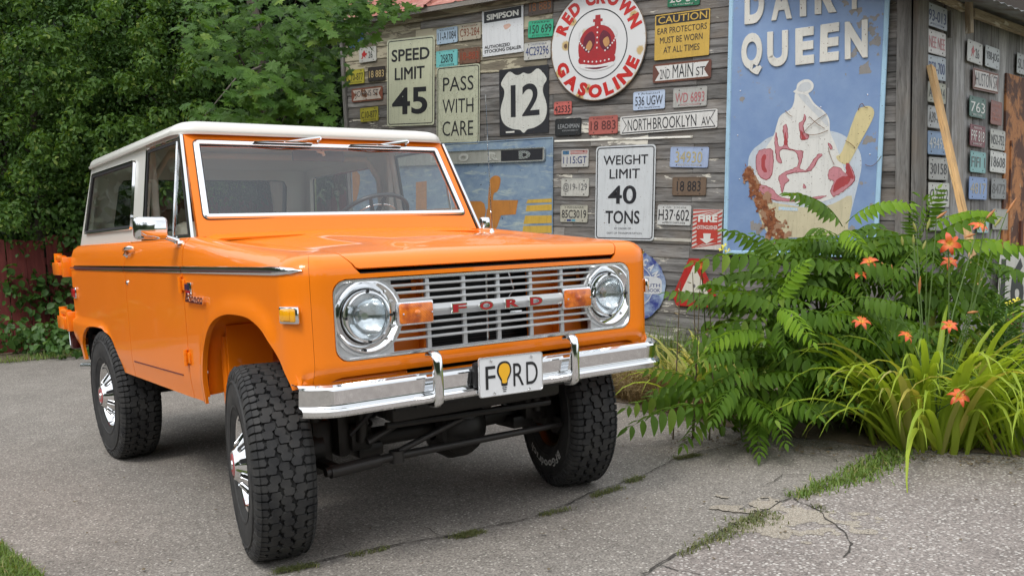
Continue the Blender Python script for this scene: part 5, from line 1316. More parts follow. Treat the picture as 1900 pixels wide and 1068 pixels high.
mb = MB(); c1, c2 = circ(.505, 72), circ(.497, 72); mb.add([(x, y, .0042) for x, y in c1+c2], [(i, (i+1) % 72, (i+1) % 72+72, i+72) for i in range(72)]); mb.build('rim_line', simple('rust_rim', (.12, .07, .04), .8), s.o)
REDEN2 = m_sign('enamel_red', (.50, .018, .014), .08, .2, .3, rcol=(.4, .3, .15), scale=1.5)
def ring_text(body, r0, r1, a0, a1, top):
    n = len(body); ws = [text_data(c, .06)[2] if c != ' ' else .35 for c in body]; tot = sum(ws)+.16*(n-1); acc = 0
    for c, w_ in zip(body, ws):
        a = lerp(a0, a1, (acc+w_/2)/tot); acc += w_+.16
        if c == ' ': continue
        wd = abs(a1-a0)*(r0+r1)/2*w_/tot
        er = V((cos(a), sin(a), 0)); 
        if top: Mx = frameM(er*((r0+r1)/2)+V((0, 0, .0045)), V((sin(a), -cos(a), 0)), er, V((0, 0, 1)))
        else: Mx = frameM(er*((r0+r1)/2)+V((0, 0, .0045)), V((-sin(a), cos(a), 0)), -er, V((0, 0, 1)))
        mb = MB(); add_text(mb, c, Mx, -wd/2, -(r1-r0)/2, wd/2, (r1-r0)/2, 0, .06); mb.build('letter', REDEN2, s.o)
ring_text('RED CROWN', .355, .478, radians(163), radians(17), True)
ring_text('GASOLINE', .355, .478, radians(200), radians(340), False)
# crown
CR = pm('crown_red', (.36, .02, .025), .08, .3, .35); PINKC = pm('crown_dark', (.13, .012, .03)); PEARL = pm('crown_pearl', (.68, .68, .68)); GOLDR = pm('crown_gold', (.50, .26, .10), .25, .3)
def cpoly(pts, mat, nm, z, sm=3):
    p = [(q.x, q.y) for q in catmull([V((a, b, 0)) for a, b in pts], sm)] if sm else pts
    mb = MB(); mb.add([(x, y, z) for x, y in p], [tuple(range(len(p)))]); mb.build(nm, mat, s.o)
cpoly([(-.17, -.13), (-.20, .0), (-.16, .10), (-.09, .155), (0, .17), (.09, .155), (.16, .10), (.20, .0), (.17, -.13), (0, -.15)], CR, 'crown_body', .0046)
cpoly([(-.15, .0), (-.13, .08), (-.06, .12), (-.02, .05), (-.05, -.04), (-.12, -.06)], PINKC, 'crown_lining', .0050)
cpoly([(.15, .0), (.13, .08), (.06, .12), (.02, .05), (.05, -.04), (.12, -.06)], PINKC, 'crown_lining', .0050)
cpoly([(-.12, -.02), (-.08, .04), (-.05, .0), (-.08, -.05)], GOLDR, 'crown_ornament', .0054)
cpoly([(.06, .03), (.11, .06), (.13, .0), (.09, -.03)], GOLDR, 'crown_ornament', .0054)
cpoly([(-.022, -.06), (-.022, .17), (.022, .17), (.022, -.06)], CR, 'crown_band', .0056, 0)
cpoly([(-.032, .165), (-.026, .26), (.026, .26), (.032, .165)], CR, 'crown_cross', .0052, 0); cpoly([(-.05, .20), (-.05, .225), (.05, .225), (.05, .20)], CR, 'crown_cross', .0054, 0)
cpoly([(-.178, -.165), (-.172, -.10), (0, -.125), (.172, -.10), (.178, -.165), (0, -.195)], CR, 'crown_band', .0060, 4)
cpoly([(-.175, -.165), (-.18, -.195), (-.10, -.225), (0, -.235), (.10, -.225), (.18, -.195), (.175, -.165), (0, -.185)], PEARL, 'crown_base', .0062, 4)
cpoly([(-.13, -.20), (0, -.222), (.13, -.20), (0, -.205)], PINKC, 'crown_shade', .0066, 4)
bead = None
def bead_at(x, y, r=.0085):
    global bead
    if bead is None:
        mb = MB(); mb.add([(a, b, 0) for a, b in circ(r, 10)], [tuple(range(10))]); bead = mb.build('pearl', PEARL, s.o); o = bead
    else: o = bead.copy(); COL.objects.link(o)
    o.location = (x, y, .0068)
for k in range(13):
    a = k/12; 
    for sx_ in (-1, 1): bead_at(sx_*(.20*sin(a*1.9+.45) if a < .8 else .20*sin(.8*1.9+.45)*(1-(a-.8)*3.2)), -.06+.24*a)
for k in range(7): bead_at(-.13+.26*k/6, -.142-.012*(1-((k-3)/3)**2))
for k in range(5): bead_at(0, -.03+.045*k, .01)

# blue and white round sign behind the bumper, badly holed
def m_bluehole():
    t = NT('chipped_blue_enamel'); c = t.coord(); n = t.noise(c, 5, 6, .7, .5); g = t.n('ShaderNodeVectorMath', operation='LENGTH'); t.l(c, g.inputs[0])
    col = t.mix(t.ramp(n, [(.40, 0), (.62, 1)]), (.03, .045, .22), (.35, .45, .58)); vo = t.n('ShaderNodeTexVoronoi'); vo.inputs['Scale'].default_value = 6; t.l(c, vo.inputs['Vector'])
    col = t.mix(t.ramp(vo.outputs['Distance'], [(.12, 1), (.2, 0)]), col, (.07, .035, .025)); t.set(Base_Color=col, Roughness=.35); return t.m
def blob(w_, h_, seed=5, r=.325):
    rr_ = random.Random(seed); return [(r*(1+rr_.uniform(-.03, .01))*cos(2*pi*k/48), r*(1+rr_.uniform(-.03, .01))*sin(2*pi*k/48)) for k in range(48)]
s = Sign('round_enamel_sign', [(1111, 452), (1249, 455), (1249, 605), (1111, 605)], m_bluehole(), 'chipped round blue and white enamel sign half hidden behind the truck bumper', 'sign', off=.02, shape=blob)
BL_W = pm('enamel_w2', (.60, .62, .64), .25, .3, .4)
cpoly([(.02, .05), (.12, .09), (.27, .07), (.285, -.02), (.26, -.07), (.05, -.07), (-.1, -.07), (-.1, .05)], BL_W, 'white_centre', .0045, 3)
s_blue = s
mb = MB(); p1, p2 = circ(.20, 48), circ(.193, 48); mb.add([(x, y, .0042) for x, y in p1+p2], [(i, (i+1) % 48, (i+1) % 48+48, i+48) for i in range(48)]); mb.build('ring_line', BL_W, s.o)
def rt2(body, r0, r1, a0, a1):
    n = len(body); 
    for i, c in enumerate(body):
        a = lerp(a0, a1, i/(n-1)); er = V((cos(a), sin(a), 0)); Mx = frameM(er*((r0+r1)/2)+V((0, 0, .0045)), V((sin(a), -cos(a), 0)), er, V((0, 0, 1)))
        mb = MB(); add_text(mb, c, Mx, -.022, -(r1-r0)/2, .022, (r1-r0)/2, 0, .05); mb.build('letter', BL_W, s.o)
rt2('AMERICAN', .215, .285, radians(150), radians(25))
for tx_, y in (('SEE', .045), ('YOUTH', -.005), ('THE BOOK', -.05)):
    mb = MB(); add_text(mb, tx_, None, .04, y-.005, .27 if len(tx_) > 3 else .16, y+.027, .0055, .01); mb.build('lettering', NAVY, s.o)
# red triangle
def tri(w_, h_): return [(.035, h_/2), (-.06, h_/2), (-w_/2, -h_/2+.09), (-w_/2+.04, -h_/2), (w_/2-.04, -h_/2), (w_/2, -h_/2+.08)]
s = Sign('warning_triangle_sign', [(1252, 478), (1335, 480), (1334, 570), (1250, 566)], REDINK, 'red-bordered white warning triangle sign behind the weeds', 'road sign', off=.03, shape=tri)
w_, h_ = s.w, s.h
mb = MB(); mb.add([(-.012, h_/2-.06, .0045), (-w_/2+.065, -h_/2+.085, .0045), (w_/2-.065, -h_/2+.085, .0045)], [(0, 1, 2)]); mb.build('white_field', pm('tri_white', (.60, .58, .50), .04, .2), s.o)
mb = MB(); mb.add([(x-.005, y*1.4-.03, .0055) for x, y in circ(.012, 12)], [tuple(range(12))]); mb.build('field_mark', GREYINK, s.o)
# fire extinguisher
s = Sign('fire_extinguisher_sign', z4((1190, 657), (1432, 660), (1422, 995), (1180, 985)), pm('fire_white', (.56, .53, .50), .03, .2), 'red and white striped fire extinguisher sign with an arrow', 'sign', r=.003)
FR = pm('fire_red', (.46, .05, .035), .10, .3)
for k in range(-2, 12):
    y0 = k*.105
    pts = [(0.0, y0), (.99, y0+.36), (.99, y0+.41), (0.0, y0+.05)]
    cl = [(a, max(.01, min(.99, b))) for a, b in pts]
    if max(b for a, b in cl)-min(b for a, b in cl) > .02: s.poly_(cl, FR, 'stripe', .0008)
s.poly_([(.16, .13), (.13, .80), (.87, .84), (.87, .18)], FR, 'panel', .0016)
s.text('FIRE', .18, .68, .84, .86, WHINK, .05, z=s.t+.0024); s.text('EXTINGUISHER', .17, .50, .86, .60, WHINK, .02, z=s.t+.0024)
s.poly_([(.5, .14), (.26, .27), (.40, .27), (.38, .40), (.64, .40), (.62, .27), (.76, .27)], WHINK, 'arrow', .0026)

# ---- old blue tailgate / painted sheet with embossed name strip
def m_bluepaint():
    t = NT('weathered_blue_paint'); c = t.coord(); n = t.noise(c, 5, 7, .7, 1.0); n2 = t.noise(t.coord((1.2, 6, 1)), 3, 5, .7, .8)
    col = t.mix(t.ramp(n, [(.35, 0), (.6, 1)]), (.12, .19, .30), (.21, .29, .37)); col = t.mix(t.math('MULTIPLY', t.ramp(n2, [(.54, 0), (.68, 1)]), .8), col, (.40, .46, .42))
    col = t.mix(t.ramp(t.noise(c, 26, 3), [(.70, 0), (.72, 1)]), col, (.03, .03, .035)); t.set(Base_Color=col, Roughness=.5); t.bump(n, .2, .01); return t.m
BLP = m_bluepaint()
s = Sign('blue_metal_sheet', [(655, 275), (1028, 258), (1027, 440), (655, 440)], BLP, 'weathered blue painted metal sheet with orange shapes behind the truck', 'sign', r=.004, off=.012)
def wl(px, py):
    p = s.M.inverted()@onplane(px, py, NA, OA+NA*.014); return p.x, p.y
z9 = lambda *L: Z((810, 230), 5.34, L)
def wpoly(pts, mat, nm, z, sm=0, conv=None):
    p = [wl(*(q)) for q in (conv(*pts) if conv else pts)]
    if sm: p = [(q.x, q.y) for q in catmull([V((a, b, 0)) for a, b in p], sm)]
    if nm.startswith('syrup'):     # ragged brushed outline
        p = [(x+.006*noise.noise(V((x*60, y*60, 1)))+.003*noise.noise(V((x*170, y*170, 4))), y+.006*noise.noise(V((x*60, y*60, 7)))+.003*noise.noise(V((x*170, y*170, 9)))) for x, y in p]
    mb = MB(); mb.add([(x, y, z) for x, y in p], [tuple(range(len(p)))]); return mb.build(nm, mat, s.o)
ORP = pm('sheet_orange', (.46, .19, .04), .0, .45, scale=1.5); YEP = pm('sheet_yellow', (.55, .36, .06), .0, .35)
wpoly([(560, 755), (810, 755), (785, 895), (640, 905), (600, 1020), (540, 1120), (480, 1020), (500, 850)], ORP, 'orange_shape', .0045, 0, z9)
wpoly([(540, 1000), (512, 850), (515, 700), (530, 560), (560, 520), (600, 512), (635, 540), (625, 620), (600, 670), (565, 700), (555, 850)], ORP, 'orange_shape', .0050, 3, z9)
wpoly([(180, 765), (440, 765), (475, 790), (490, 860), (470, 960), (440, 1080), (180, 1080)], ORP, 'orange_shape', .0045, 0, z9)
wpoly([(772, 338), (792, 336), (792, 440), (772, 440)], ORP, 'orange_shape', .0045, 0)
wpoly([(680, 395), (860, 385), (860, 440), (680, 440)], ORP, 'orange_shape', .0043, 0)
wpoly([(650, 320), (668, 325), (662, 370), (650, 368)], ORP, 'orange_shape', .0043, 3)
wpoly([(905, 750), (1145, 738), (1145, 775), (890, 785)], YEP, 'yellow_bar', .0045, 0, z9); wpoly([(895, 808), (1145, 795), (1145, 855), (885, 865)], YEP, 'yellow_bar', .0045, 0, z9); wpoly([(880, 908), (1145, 905), (1145, 980), (862, 990)], YEP, 'yellow_bar', .0045, 0, z9); wpoly([(862, 1010), (1145, 1005), (1145, 1080), (850, 1080)], YEP, 'yellow_bar', .0045, 0, z9)
o = ribbon([V((a, b, .004)) for a, b in rrect(0, 0, s.w/2, s.h/2, .004, 2)], (0, 0, 1), [(-.012, 0), (-.006, .006), (0, .006), (.003, 0)]).build('rolled_edge', BLP, s.o, smooth=30)
# embossed strip with letters, a thing of its own
STRIP = m_sign('bare_zinc_strip', (.30, .31, .28), .10, .35, .5)
t_ = Sign('tailgate_name_strip', z9((-420, 300), (1100, 228), (1085, 372), (-420, 430)), STRIP, 'long embossed metal name strip across the blue sheet, its right end painted black', 'trim panel', off=.022, r=.03, thick=.006)
ribbon([V((a, b, .006)) for a, b in rrect(0, 0, t_.w/2, t_.h/2, .03, 4)], (0, 0, 1), [(-.012, 0), (-.009, .008), (-.003, .008), (0, 0)]).build('strip_rim', SATIN, t_.o, smooth=30)
t_.rect(.735, .12, .985, .88, BLKINK, 'black_end', dz=.001)
for ch, a, b in (('F', .275, .345), ('O', .465, .53), ('R', .655, .72), ('D', .845, .915)):
    t_.text(ch, a, .22, b, .80, pm('zinc_letter', (.42, .43, .40), .03, .3) if ch != 'D' else SATIN, .08, z=.008, depth=.004, name='letter')
    if ch != 'D': t_.text(ch, a+.012, .34, b-.012, .66, STRIP, .02, z=.0128, name='letter_face')

# ---- tall ice-cream sign
def m_iceblue():
    t = NT('faded_blue_enamel'); c = t.coord(); n = t.noise(c, 3.5, 7, .7); n2 = t.noise(c, 16, 6, .72)
    col = t.mix(t.ramp(n, [(.3, 0), (.75, 1)]), (.145, .235, .43), (.22, .32, .50))
    col = t.mix(t.math('MULTIPLY', t.ramp(n2, [(.60, 0), (.68, 1)]), t.ramp(t.noise(c, 2.2, 3), [(.52, 0), (.60, 1)])), col, (.28, .24, .20))
    t.set(Base_Color=col, Roughness=.4); t.bump(n, .1, .01); return t.m
s = Sign('ice_cream_sign', [(1356, -42), (1650, -75), (1638, 470), (1350, 478)], m_iceblue(), 'tall blue ice-cream sign with raised white lettering and a rusty painted sundae', 'sign', r=.004, off=.035, thick=.02)
LB = pm('sky_blue_edge', (.36, .56, .72), .05, .3)
ribbon([V((a, b, .02)) for a, b in rrect(0, 0, s.w/2, s.h/2, .004, 2)], (0, 0, 1), [(-.035, 0), (-.03, .008), (0, .008), (.004, 0)]).build('raised_border', LB, s.o, smooth=30)
def wl(px, py):
    p = s.M.inverted()@onplane(px, py, NA, OA+NA*.055); return p.x, p.y
z5 = lambda *L: Z((1340, 0), 4.45, L); z6 = lambda *L: Z((1340, 140), 3.141, L)
LETW = pm('cream_letter', (.64, .63, .58), .05, .15)
def letter(c, bl, br, tl):
    o0, x0, y0 = wl(*bl), wl(*br), wl(*tl); X = V((x0[0]-o0[0], x0[1]-o0[1], 0)); Y = V((y0[0]-o0[0], y0[1]-o0[1], 0))
    M = Matrix(((X.x, Y.x, 0, o0[0]), (X.y, Y.y, 0, o0[1]), (0, 0, 1, .021), (0, 0, 0, 1)))
    vs, fs, _ = text_data(c, .05, 5); mb = MB(); mb.add([M@V((a, b, 0)) for a, b, _ in vs], fs)
    ob = mb.build('raised_letter', LETW, s.o); md = ob.modifiers.new('s', 'SOLIDIFY'); md.thickness = .014; md.offset = 1
    bv = ob.modifiers.new('b', 'BEVEL'); bv.width = .004; bv.segments = 2; bv.limit_method = 'ANGLE'
for c, q in (('Q', ((160, 630), (330, 615), (165, 285))), ('U', ((375, 560), (547, 545), (375, 268))), ('E', ((607, 543), (762, 525), (607, 240))), ('E', ((807, 520), (965, 500), (815, 208))), ('N', ((1015, 497), (1205, 478), (1015, 185))),
             ('D', ((188, 208), (350, 190), (190, -110))), ('A', ((408, 176), (580, 157), (408, -130))), ('I', ((645, 144), (698, 138), (645, -160))), ('R', ((768, 124), (948, 103), (768, -185))), ('Y', ((1010, 90), (1180, 72), (1010, -210)))):
    letter(c, *z5(*q))
CUPW = pm('cup_white', (.50, .56, .62), .0, .2); ICEW = pm('ice_white', (.66, .66, .63), .0, .12); ICES = pm('ice_soft_grey', (.52, .55, .57), .0, .2); PINK = pm('syrup_pink', (.52, .22, .25), .0, .3); REDS = pm('syrup_red', (.38, .055, .06), .0, .35); SPOON = pm('wood_spoon', (.60, .52, .28), .04, .25); CUPC = pm('cup_cream', (.55, .50, .34), .1, .3); SYL = pm('syrup_line', (.24, .02, .03))
wpoly([(152, 500), (175, 440), (220, 400), (290, 355), (460, 320), (640, 325), (740, 370), (800, 440), (812, 530), (790, 640), (755, 780), (720, 900), (640, 935), (380, 940), (290, 900), (215, 740), (160, 600)], CUPW, 'cup', .0210, 4, z6)
wpoly([(205, 740), (330, 745), (500, 770), (640, 750), (755, 700), (735, 860), (700, 930), (400, 945), (270, 930)], CUPC, 'cup_print', .0216, 3, z6)
wpoly([(720, 520), (680, 500), (665, 470), (700, 440), (780, 220), (820, 185), (860, 180), (885, 205), (875, 260), (800, 400), (740, 510)], SPOON, 'spoon', .0230, 3, z6)
wpoly([(430, 100), (420, 150), (400, 195), (340, 235), (318, 290), (300, 350), (250, 430), (200, 520), (205, 620), (250, 690), (330, 735), (480, 745), (620, 725), (720, 670), (775, 600), (720, 560), (690, 480), (660, 400), (630, 330), (625, 260), (600, 215), (540, 165), (510, 120), (490, 95)], ICEW, 'ice_cream', .0222, 4, z6)
wpoly([(415, 95), (432, 80), (440, 50), (470, 28), (505, 25), (530, 45), (532, 75), (510, 100), (470, 110), (435, 105)], ICEW, 'ice_cream_curl', .0236, 4, z6)
wpoly([(440, 90), (450, 60), (475, 42), (505, 40), (520, 60), (512, 82), (480, 96)], ICES, 'curl_shade', .0242, 4, z6)
wpoly([(440, 108), (490, 170), (560, 240), (620, 300), (600, 230), (530, 170), (500, 125), (470, 110)], ICES, 'swirl_shade', .0232, 3, z6)
for pts in ([(200, 470), (215, 440), (250, 428), (290, 432), (300, 470), (295, 560), (270, 605), (230, 600), (205, 560), (195, 510)],
            [(620, 600), (622, 555), (650, 532), (690, 540), (720, 570), (735, 510), (760, 545), (775, 600), (750, 640), (700, 680), (650, 705), (630, 670), (650, 620)],
            [(315, 330), (305, 380), (312, 450), (320, 500), (350, 510), (335, 460), (350, 430), (400, 435), (430, 450), (445, 500), (430, 535), (370, 560), (330, 590), (340, 650), (350, 690), (365, 640), (390, 610), (375, 580), (450, 565), (520, 555), (560, 490), (585, 465), (560, 460), (520, 510), (490, 550), (455, 540), (470, 480), (470, 440), (430, 435), (385, 415), (385, 350), (375, 285), (355, 310), (360, 400), (330, 410)],
            [(480, 225), (470, 260), (445, 285), (455, 330), (460, 375), (500, 370), (505, 345), (480, 330), (475, 290), (490, 250)],
            [(200, 640), (250, 640), (300, 665), (330, 700), (420, 720), (600, 700), (560, 720), (440, 735), (320, 730), (240, 690)],
            [(475, 630), (490, 655), (470, 655)], [(615, 395), (630, 400), (645, 425), (630, 430)]):
    wpoly(pts, SYL, 'syrup_outline', .0240, 6, z6)
    cx = sum(a for a, b in pts)/len(pts); cy = sum(b for a, b in pts)/len(pts)
    # slightly inset fill
    n = len(pts); fill = []
    ar = sum(pts[i][0]*pts[(i+1) % n][1]-pts[(i+1) % n][0]*pts[i][1] for i in range(n))
    for i in range(n):
        a, b, c = pts[i-1], pts[i], pts[(i+1) % n]; dx, dy = c[0]-a[0], c[1]-a[1]; l = hypot(dx, dy)+1e-6; sg = -1 if ar > 0 else 1
        fill.append((b[0]+sg*dy/l*3.2, b[1]-sg*dx/l*3.2))
    wpoly(fill, PINK, 'syrup', .0244, 6, z6)
for pts in ([(235, 470), (258, 465), (250, 520), (262, 560), (240, 560), (228, 520)], [(660, 620), (700, 590), (750, 590), (735, 630), (690, 655), (650, 680)], [(722, 515), (740, 520), (770, 600), (730, 580)], [(370, 330), (380, 400), (362, 400)], [(460, 320), (475, 345), (490, 370), (465, 372)]):
    wpoly(pts, REDS, 'syrup_shade', .0248, 5, z6)
def m_rustblot():
    t = NT('rust_patch'); c = t.coord(); n = t.noise(c, 30, 6, .7); t.set(Base_Color=t.ramp(n, [(.3, (.06, .022, .012)), (.5, (.20, .065, .025)), (.68, (.33, .14, .06))]), Roughness=.9); t.bump(n, .6, .005); return t.m
RB = m_rustblot(); rr3 = random.Random(4)
def rust_patch(sg, u0, u1, v0, v1, mask, z, thr, mat, name, step=.006, freq=9.0, parent=None):
    """irregular flaked patch: a fine sheet clipped where fractal noise plus the mask falls under the threshold"""
    def clip(x, y): return noise.fractal(V((x*freq, y*freq, 3.1+thr)), .75, 2.1, 6)*.5+mask(x, y)-thr
    mb = sheet(rng(u0, u1, step), rng(v0, v1, step), lambda x, y: (x, y, z), (clip,))
    if mb.f: tag(mb.build(name, mat, parent or sg.o), kind='stuff')
A_, B_ = wl(*z6((150, 560))[0]), wl(*z6((330, 960))[0])
def m1(x, y):
    t = max(0, min(1, ((x-A_[0])*(B_[0]-A_[0])+(y-A_[1])*(B_[1]-A_[1]))/((B_[0]-A_[0])**2+(B_[1]-A_[1])**2))); cx, cy = lerp(A_[0], B_[0], t), lerp(A_[1], B_[1], t)
    return .30-hypot(x-cx, y-cy)*(7.0-3.0*t)
lo, hi = wl(*z6((60, 1010))[0]), wl(*z6((420, 500))[0])
rust_patch(s, lo[0], hi[0], lo[1], hi[1], m1, .0254, .10, RB, 'rust_patch', .005, 19)
rust_patch(s, lo[0], hi[0], lo[1], hi[1], lambda x, y: m1(x, y)-.05, .0252, .02, pm('rust_stain', (.34, .20, .12), .3, .4), 'rust_stain', .007, 14)
GREYW = pm('worn_to_metal', (.26, .25, .24), .35, .4)
rust_patch(s, -s.w*.46, s.w*.46, -s.h*.45, s.h*.45, lambda x, y: 0.0, .0204, .40, GREYW, 'worn_paint', .011, 7)
rust_patch(s, s.w*.25, s.w*.47, s.h*.12, s.h*.34, lambda x, y: .16, .0206, .30, GREYW, 'worn_paint', .008, 12)
mb = MB()   # dry tendrils stuck to the sign
for (x0, y0), (x1, y1), bend in (((470, 340), (610, 225), -10), ((490, 345), (620, 320), 12), ((510, 240), (600, 310), 6), ((620, 420), (655, 520), 8), ((720, 380), (775, 420), -5), ((795, 205), (820, 165), -12), ((820, 165), (850, 190), 8), ((370, 205), (410, 240), 5), ((835, 520), (930, 470), 30)):
    pts = []
    for k in range(7):
        t = k/6; a = wl(*z6((lerp(x0, x1, t), lerp(y0, y1, t)+bend*sin(pi*t)))[0]); pts.append((a[0], a[1], .031+.006*sin(pi*t)))
    mb.tube(pts, .0022, 4)
tag(mb.build('dry_tendrils', simple('dry_stem', (.16, .075, .03), .8), s.o), kind='stuff')
s.bolts([(.10, .28), (.08, .44), (.62, .52), (.93, .35), (.90, .55), (.09, .60)])
tx2 = wpoly([(330, 765), (440, 772), (440, 790), (330, 785)], LB, 'cup_lettering_band', .0226, 0, z6)
mb = MB(); a = wl(*z6((335, 785))[0]); b = wl(*z6((440, 790))[0]); Mx = frameM(V((a[0], a[1], .0232)), V((b[0]-a[0], b[1]-a[1], 0)).normalized(), V((-(b[1]-a[1]), b[0]-a[0], 0)).normalized(), V((0, 0, 1))); add_text(mb, 'BLIZZARD', Mx, 0, 0, .16, .022, 0, .02); mb.build('cup_lettering', WHINK, s.o)

# leaning plank and small boards against the side wall
p0 = PBP(1727, 124, .06); p1 = PBP(1815, 520, .55); p1 = p0+(p1-p0)*1.75
PLK = m_wood('fresh_lumber', (.56, .36, .17), (.44, .26, .11), (.60, .42, .22), .60)
o = beam('leaning_plank', p0, p1, .09, .04, PLK, parent=None, upv=V((NB.x, NB.y, 0)))
tag(o, 'long pale yellow plank leaning against the side wall', 'plank')
# ================================================================== GROUND
import numpy as np
def m_asphalt(name, base, base2, stone, dens, sc):
    t = NT(name); c = t.coord(); n = t.noise(c, .7, 5, .6); n2 = t.noise(c, 5, 5, .65); n3 = t.noise(c, 260, 3, .6)
    vo = t.n('ShaderNodeTexVoronoi'); vo.inputs['Scale'].default_value = sc; t.l(c, vo.inputs['Vector'])
    vs_ = t.n('ShaderNodeSeparateColor'); t.l(vo.outputs['Color'], vs_.inputs[0])
    vo2 = t.n('ShaderNodeTexVoronoi'); vo2.inputs['Scale'].default_value = sc*2.3; t.l(c, vo2.inputs['Vector']); vs2 = t.n('ShaderNodeSeparateColor'); t.l(vo2.outputs['Color'], vs2.inputs[0])
    col = t.mix(t.ramp(n, [(.3, 0), (.7, 1)]), base, base2); col = t.mix(1.0, col, t.math('ADD', t.math('MULTIPLY', n2, .5), .75), 'MULTIPLY')
    col = t.mix(1.0, col, t.math('ADD', t.math('MULTIPLY', vs2.outputs[1], .75), .55), 'MULTIPLY')
    edge = t.ramp(vo.outputs['Distance'], [(.30, 1), (.42, 0)])
    st = t.math('MULTIPLY', t.ramp(vs_.outputs[0], [(1-dens, 0), (1-dens+.04, 1)]), edge)
    col = t.mix(t.math('MULTIPLY', st, .85), col, t.mix(vs_.outputs[1], stone, tuple(x*.6 for x in stone)))
    dk = t.math('MULTIPLY', t.ramp(vs_.outputs[2], [(.86, 0), (.9, 1)]), edge); col = t.mix(t.math('MULTIPLY', dk, .6), col, tuple(x*.35 for x in base))
    stain = t.ramp(t.noise(c, .45, 4, .6, .5), [(.58, 0), (.75, 1)]); col = t.mix(t.math('MULTIPLY', stain, .35), col, tuple(x*.55 for x in base))
    t.set(Base_Color=col, Roughness=.88, Specular_IOR_Level=.3)
    h = t.math('ADD', t.math('MULTIPLY', vo.outputs['Distance'], .6), t.math('ADD', t.math('MULTIPLY', vo2.outputs['Distance'], .3), t.math('MULTIPLY', n3, .2))); t.bump(h, .5, .004); return t.m
ASPH = m_asphalt('worn_asphalt', (.195, .177, .158), (.262, .241, .215), (.56, .53, .48), .36, 72)
AGGR = m_asphalt('exposed_aggregate', (.20, .175, .160), (.275, .245, .225), (.60, .57, .53), .55, 62)
SOIL = NT('dry_soil'); _c = SOIL.coord(); SOIL.set(Base_Color=SOIL.mix(SOIL.noise(_c, 6, 6), (.06, .045, .03), (.20, .16, .11)), Roughness=.95); SOIL.bump(SOIL.noise(_c, 30, 5), .6, .02); SOIL = SOIL.m
def gpoly(name, pts, z, mat, jitter=.0, sub=1):
    P = [V((a, b, 0)) for a, b in pts]; rr_ = random.Random(len(pts)); out = []
    for i in range(len(P)):
        for k in range(sub):
            q = lerp(P[i], P[(i+1) % len(P)], k/sub); out.append((q.x+rr_.uniform(-jitter, jitter), q.y+rr_.uniform(-jitter, jitter), z))
    mb = MB(); mb.add(out, [tuple(range(len(out)))]); orient(mb, (0, 0, 1)); return tag(mb.build(name, mat), kind='structure')
mb = MB(); mb.add([(-300, -300, -.02), (300, -300, -.02), (300, 300, -.02), (-300, 300, -.02)], [(0, 1, 2, 3)])
GRASSG = NT('far_grass_ground'); _c = GRASSG.coord(); GRASSG.set(Base_Color=GRASSG.mix(GRASSG.noise(_c, .5, 6), (.045, .07, .02), (.09, .10, .04)), Roughness=.95); GRASSG = GRASSG.m
tag(mb.build('ground', GRASSG), kind='structure')
E1 = [tuple(ground_pt(*p)[:2]) for p in ((1200, 1068), (1290, 1020), (1385, 965), (1475, 925), (1545, 890), (1640, 850))]
drive = [(-8.75, -9), (-8.72, -2.0), (-8.6, -.7), (-8.45, .4), (-8.3, 2.0), (-6.0, 2.3), (-3.2, 2.6), (-1.3, 2.6), (-.72, 2.5), (.30, 2.6), (.86, 2.7), (2.2, 3.2), (9, 5.9), (16, 2), (16, -14), (-2, -14)]
gpoly('driveway', drive, 0.0, ASPH, .03, 4)
gpoly('concrete_apron', E1+[(.95, 2.5), (2.2, 3.05), (9, 5.5), (12, 2), (8, -4), (2.2, -1.6)], .004, AGGR, .006, 3)
gpoly('soil_bed', [(-8.7, 1.9), (-6, 2.26), (-3.2, 2.34), (-1.3, 2.36), (-.72, 2.24), (.30, 2.32), (.9, 2.50), (2.2, 3.15), (5, 4.5), (5, 9), (-9, 9)], .0052, SOIL, .05, 6)
gpoly('planted_verge', [(-20, -12), (-8.75, -12), (-8.72, -2.0), (-8.6, -.7), (-8.45, .4), (-8.3, 1.9), (-9, 9), (-20, 9)], .006, SOIL, .05, 5)
# cracks
CRK = simple('crack_dark', (.045, .040, .034), .95)
def crack(pxs, w0, name='pavement_crack', z=.0075, seed=1):
    rr_ = random.Random(seed); P = [ground_pt(*p) for p in pxs]; pts = []
    for a, b in zip(P, P[1:]):
        n = max(2, int((b-a).length/.03))
        for k in range(n): pts.append(lerp(a, b, k/n))
    pts.append(P[-1]); vs = []; off = 0
    for i, p in enumerate(pts):
        d = (pts[min(i+1, len(pts)-1)]-pts[max(0, i-1)]).normalized(); s_ = V((-d.y, d.x, 0)); off = off*.7+rr_.uniform(-.010, .010); w_ = w0*rr_.uniform(.3, 1.3)
        vs += [(p.x+s_.x*(off+w_), p.y+s_.y*(off+w_), z), (p.x+s_.x*(off-w_), p.y+s_.y*(off-w_), z)]
    mb = MB(); mb.add(vs, [(2*i, 2*i+1, 2*i+3, 2*i+2) for i in range(len(pts)-1)]); orient(mb, (0, 0, 1)); tag(mb.build(name, CRK), kind='structure')
crA = [(1195, 1068), (1240, 1040), (1290, 1015), (1385, 965), (1475, 925)]
crB = [(480, 1075), (560, 1052), (650, 1030), (740, 1012), (870, 990), (1000, 958), (1100, 915), (1180, 888), (1260, 850), (1340, 830), (1375, 824)]
crack(crA, .0055, seed=2); crack(crB, .0045, seed=3)
crack([(1505, 935), (1530, 960), (1560, 985), (1575, 1010), (1560, 1035)], .004, seed=4); crack([(1500, 840), (1530, 845), (1555, 858)], .003, seed=5); crack([(1425, 900), (1450, 882), (1500, 882)], .0025, seed=6); crack([(780, 976), (820, 992), (840, 996)], .003, seed=7)
crack([(1475, 925), (1510, 945), (1525, 938)], .004, seed=8); crack([(1225, 1050), (1260, 1058), (1300, 1068)], .003, seed=9)

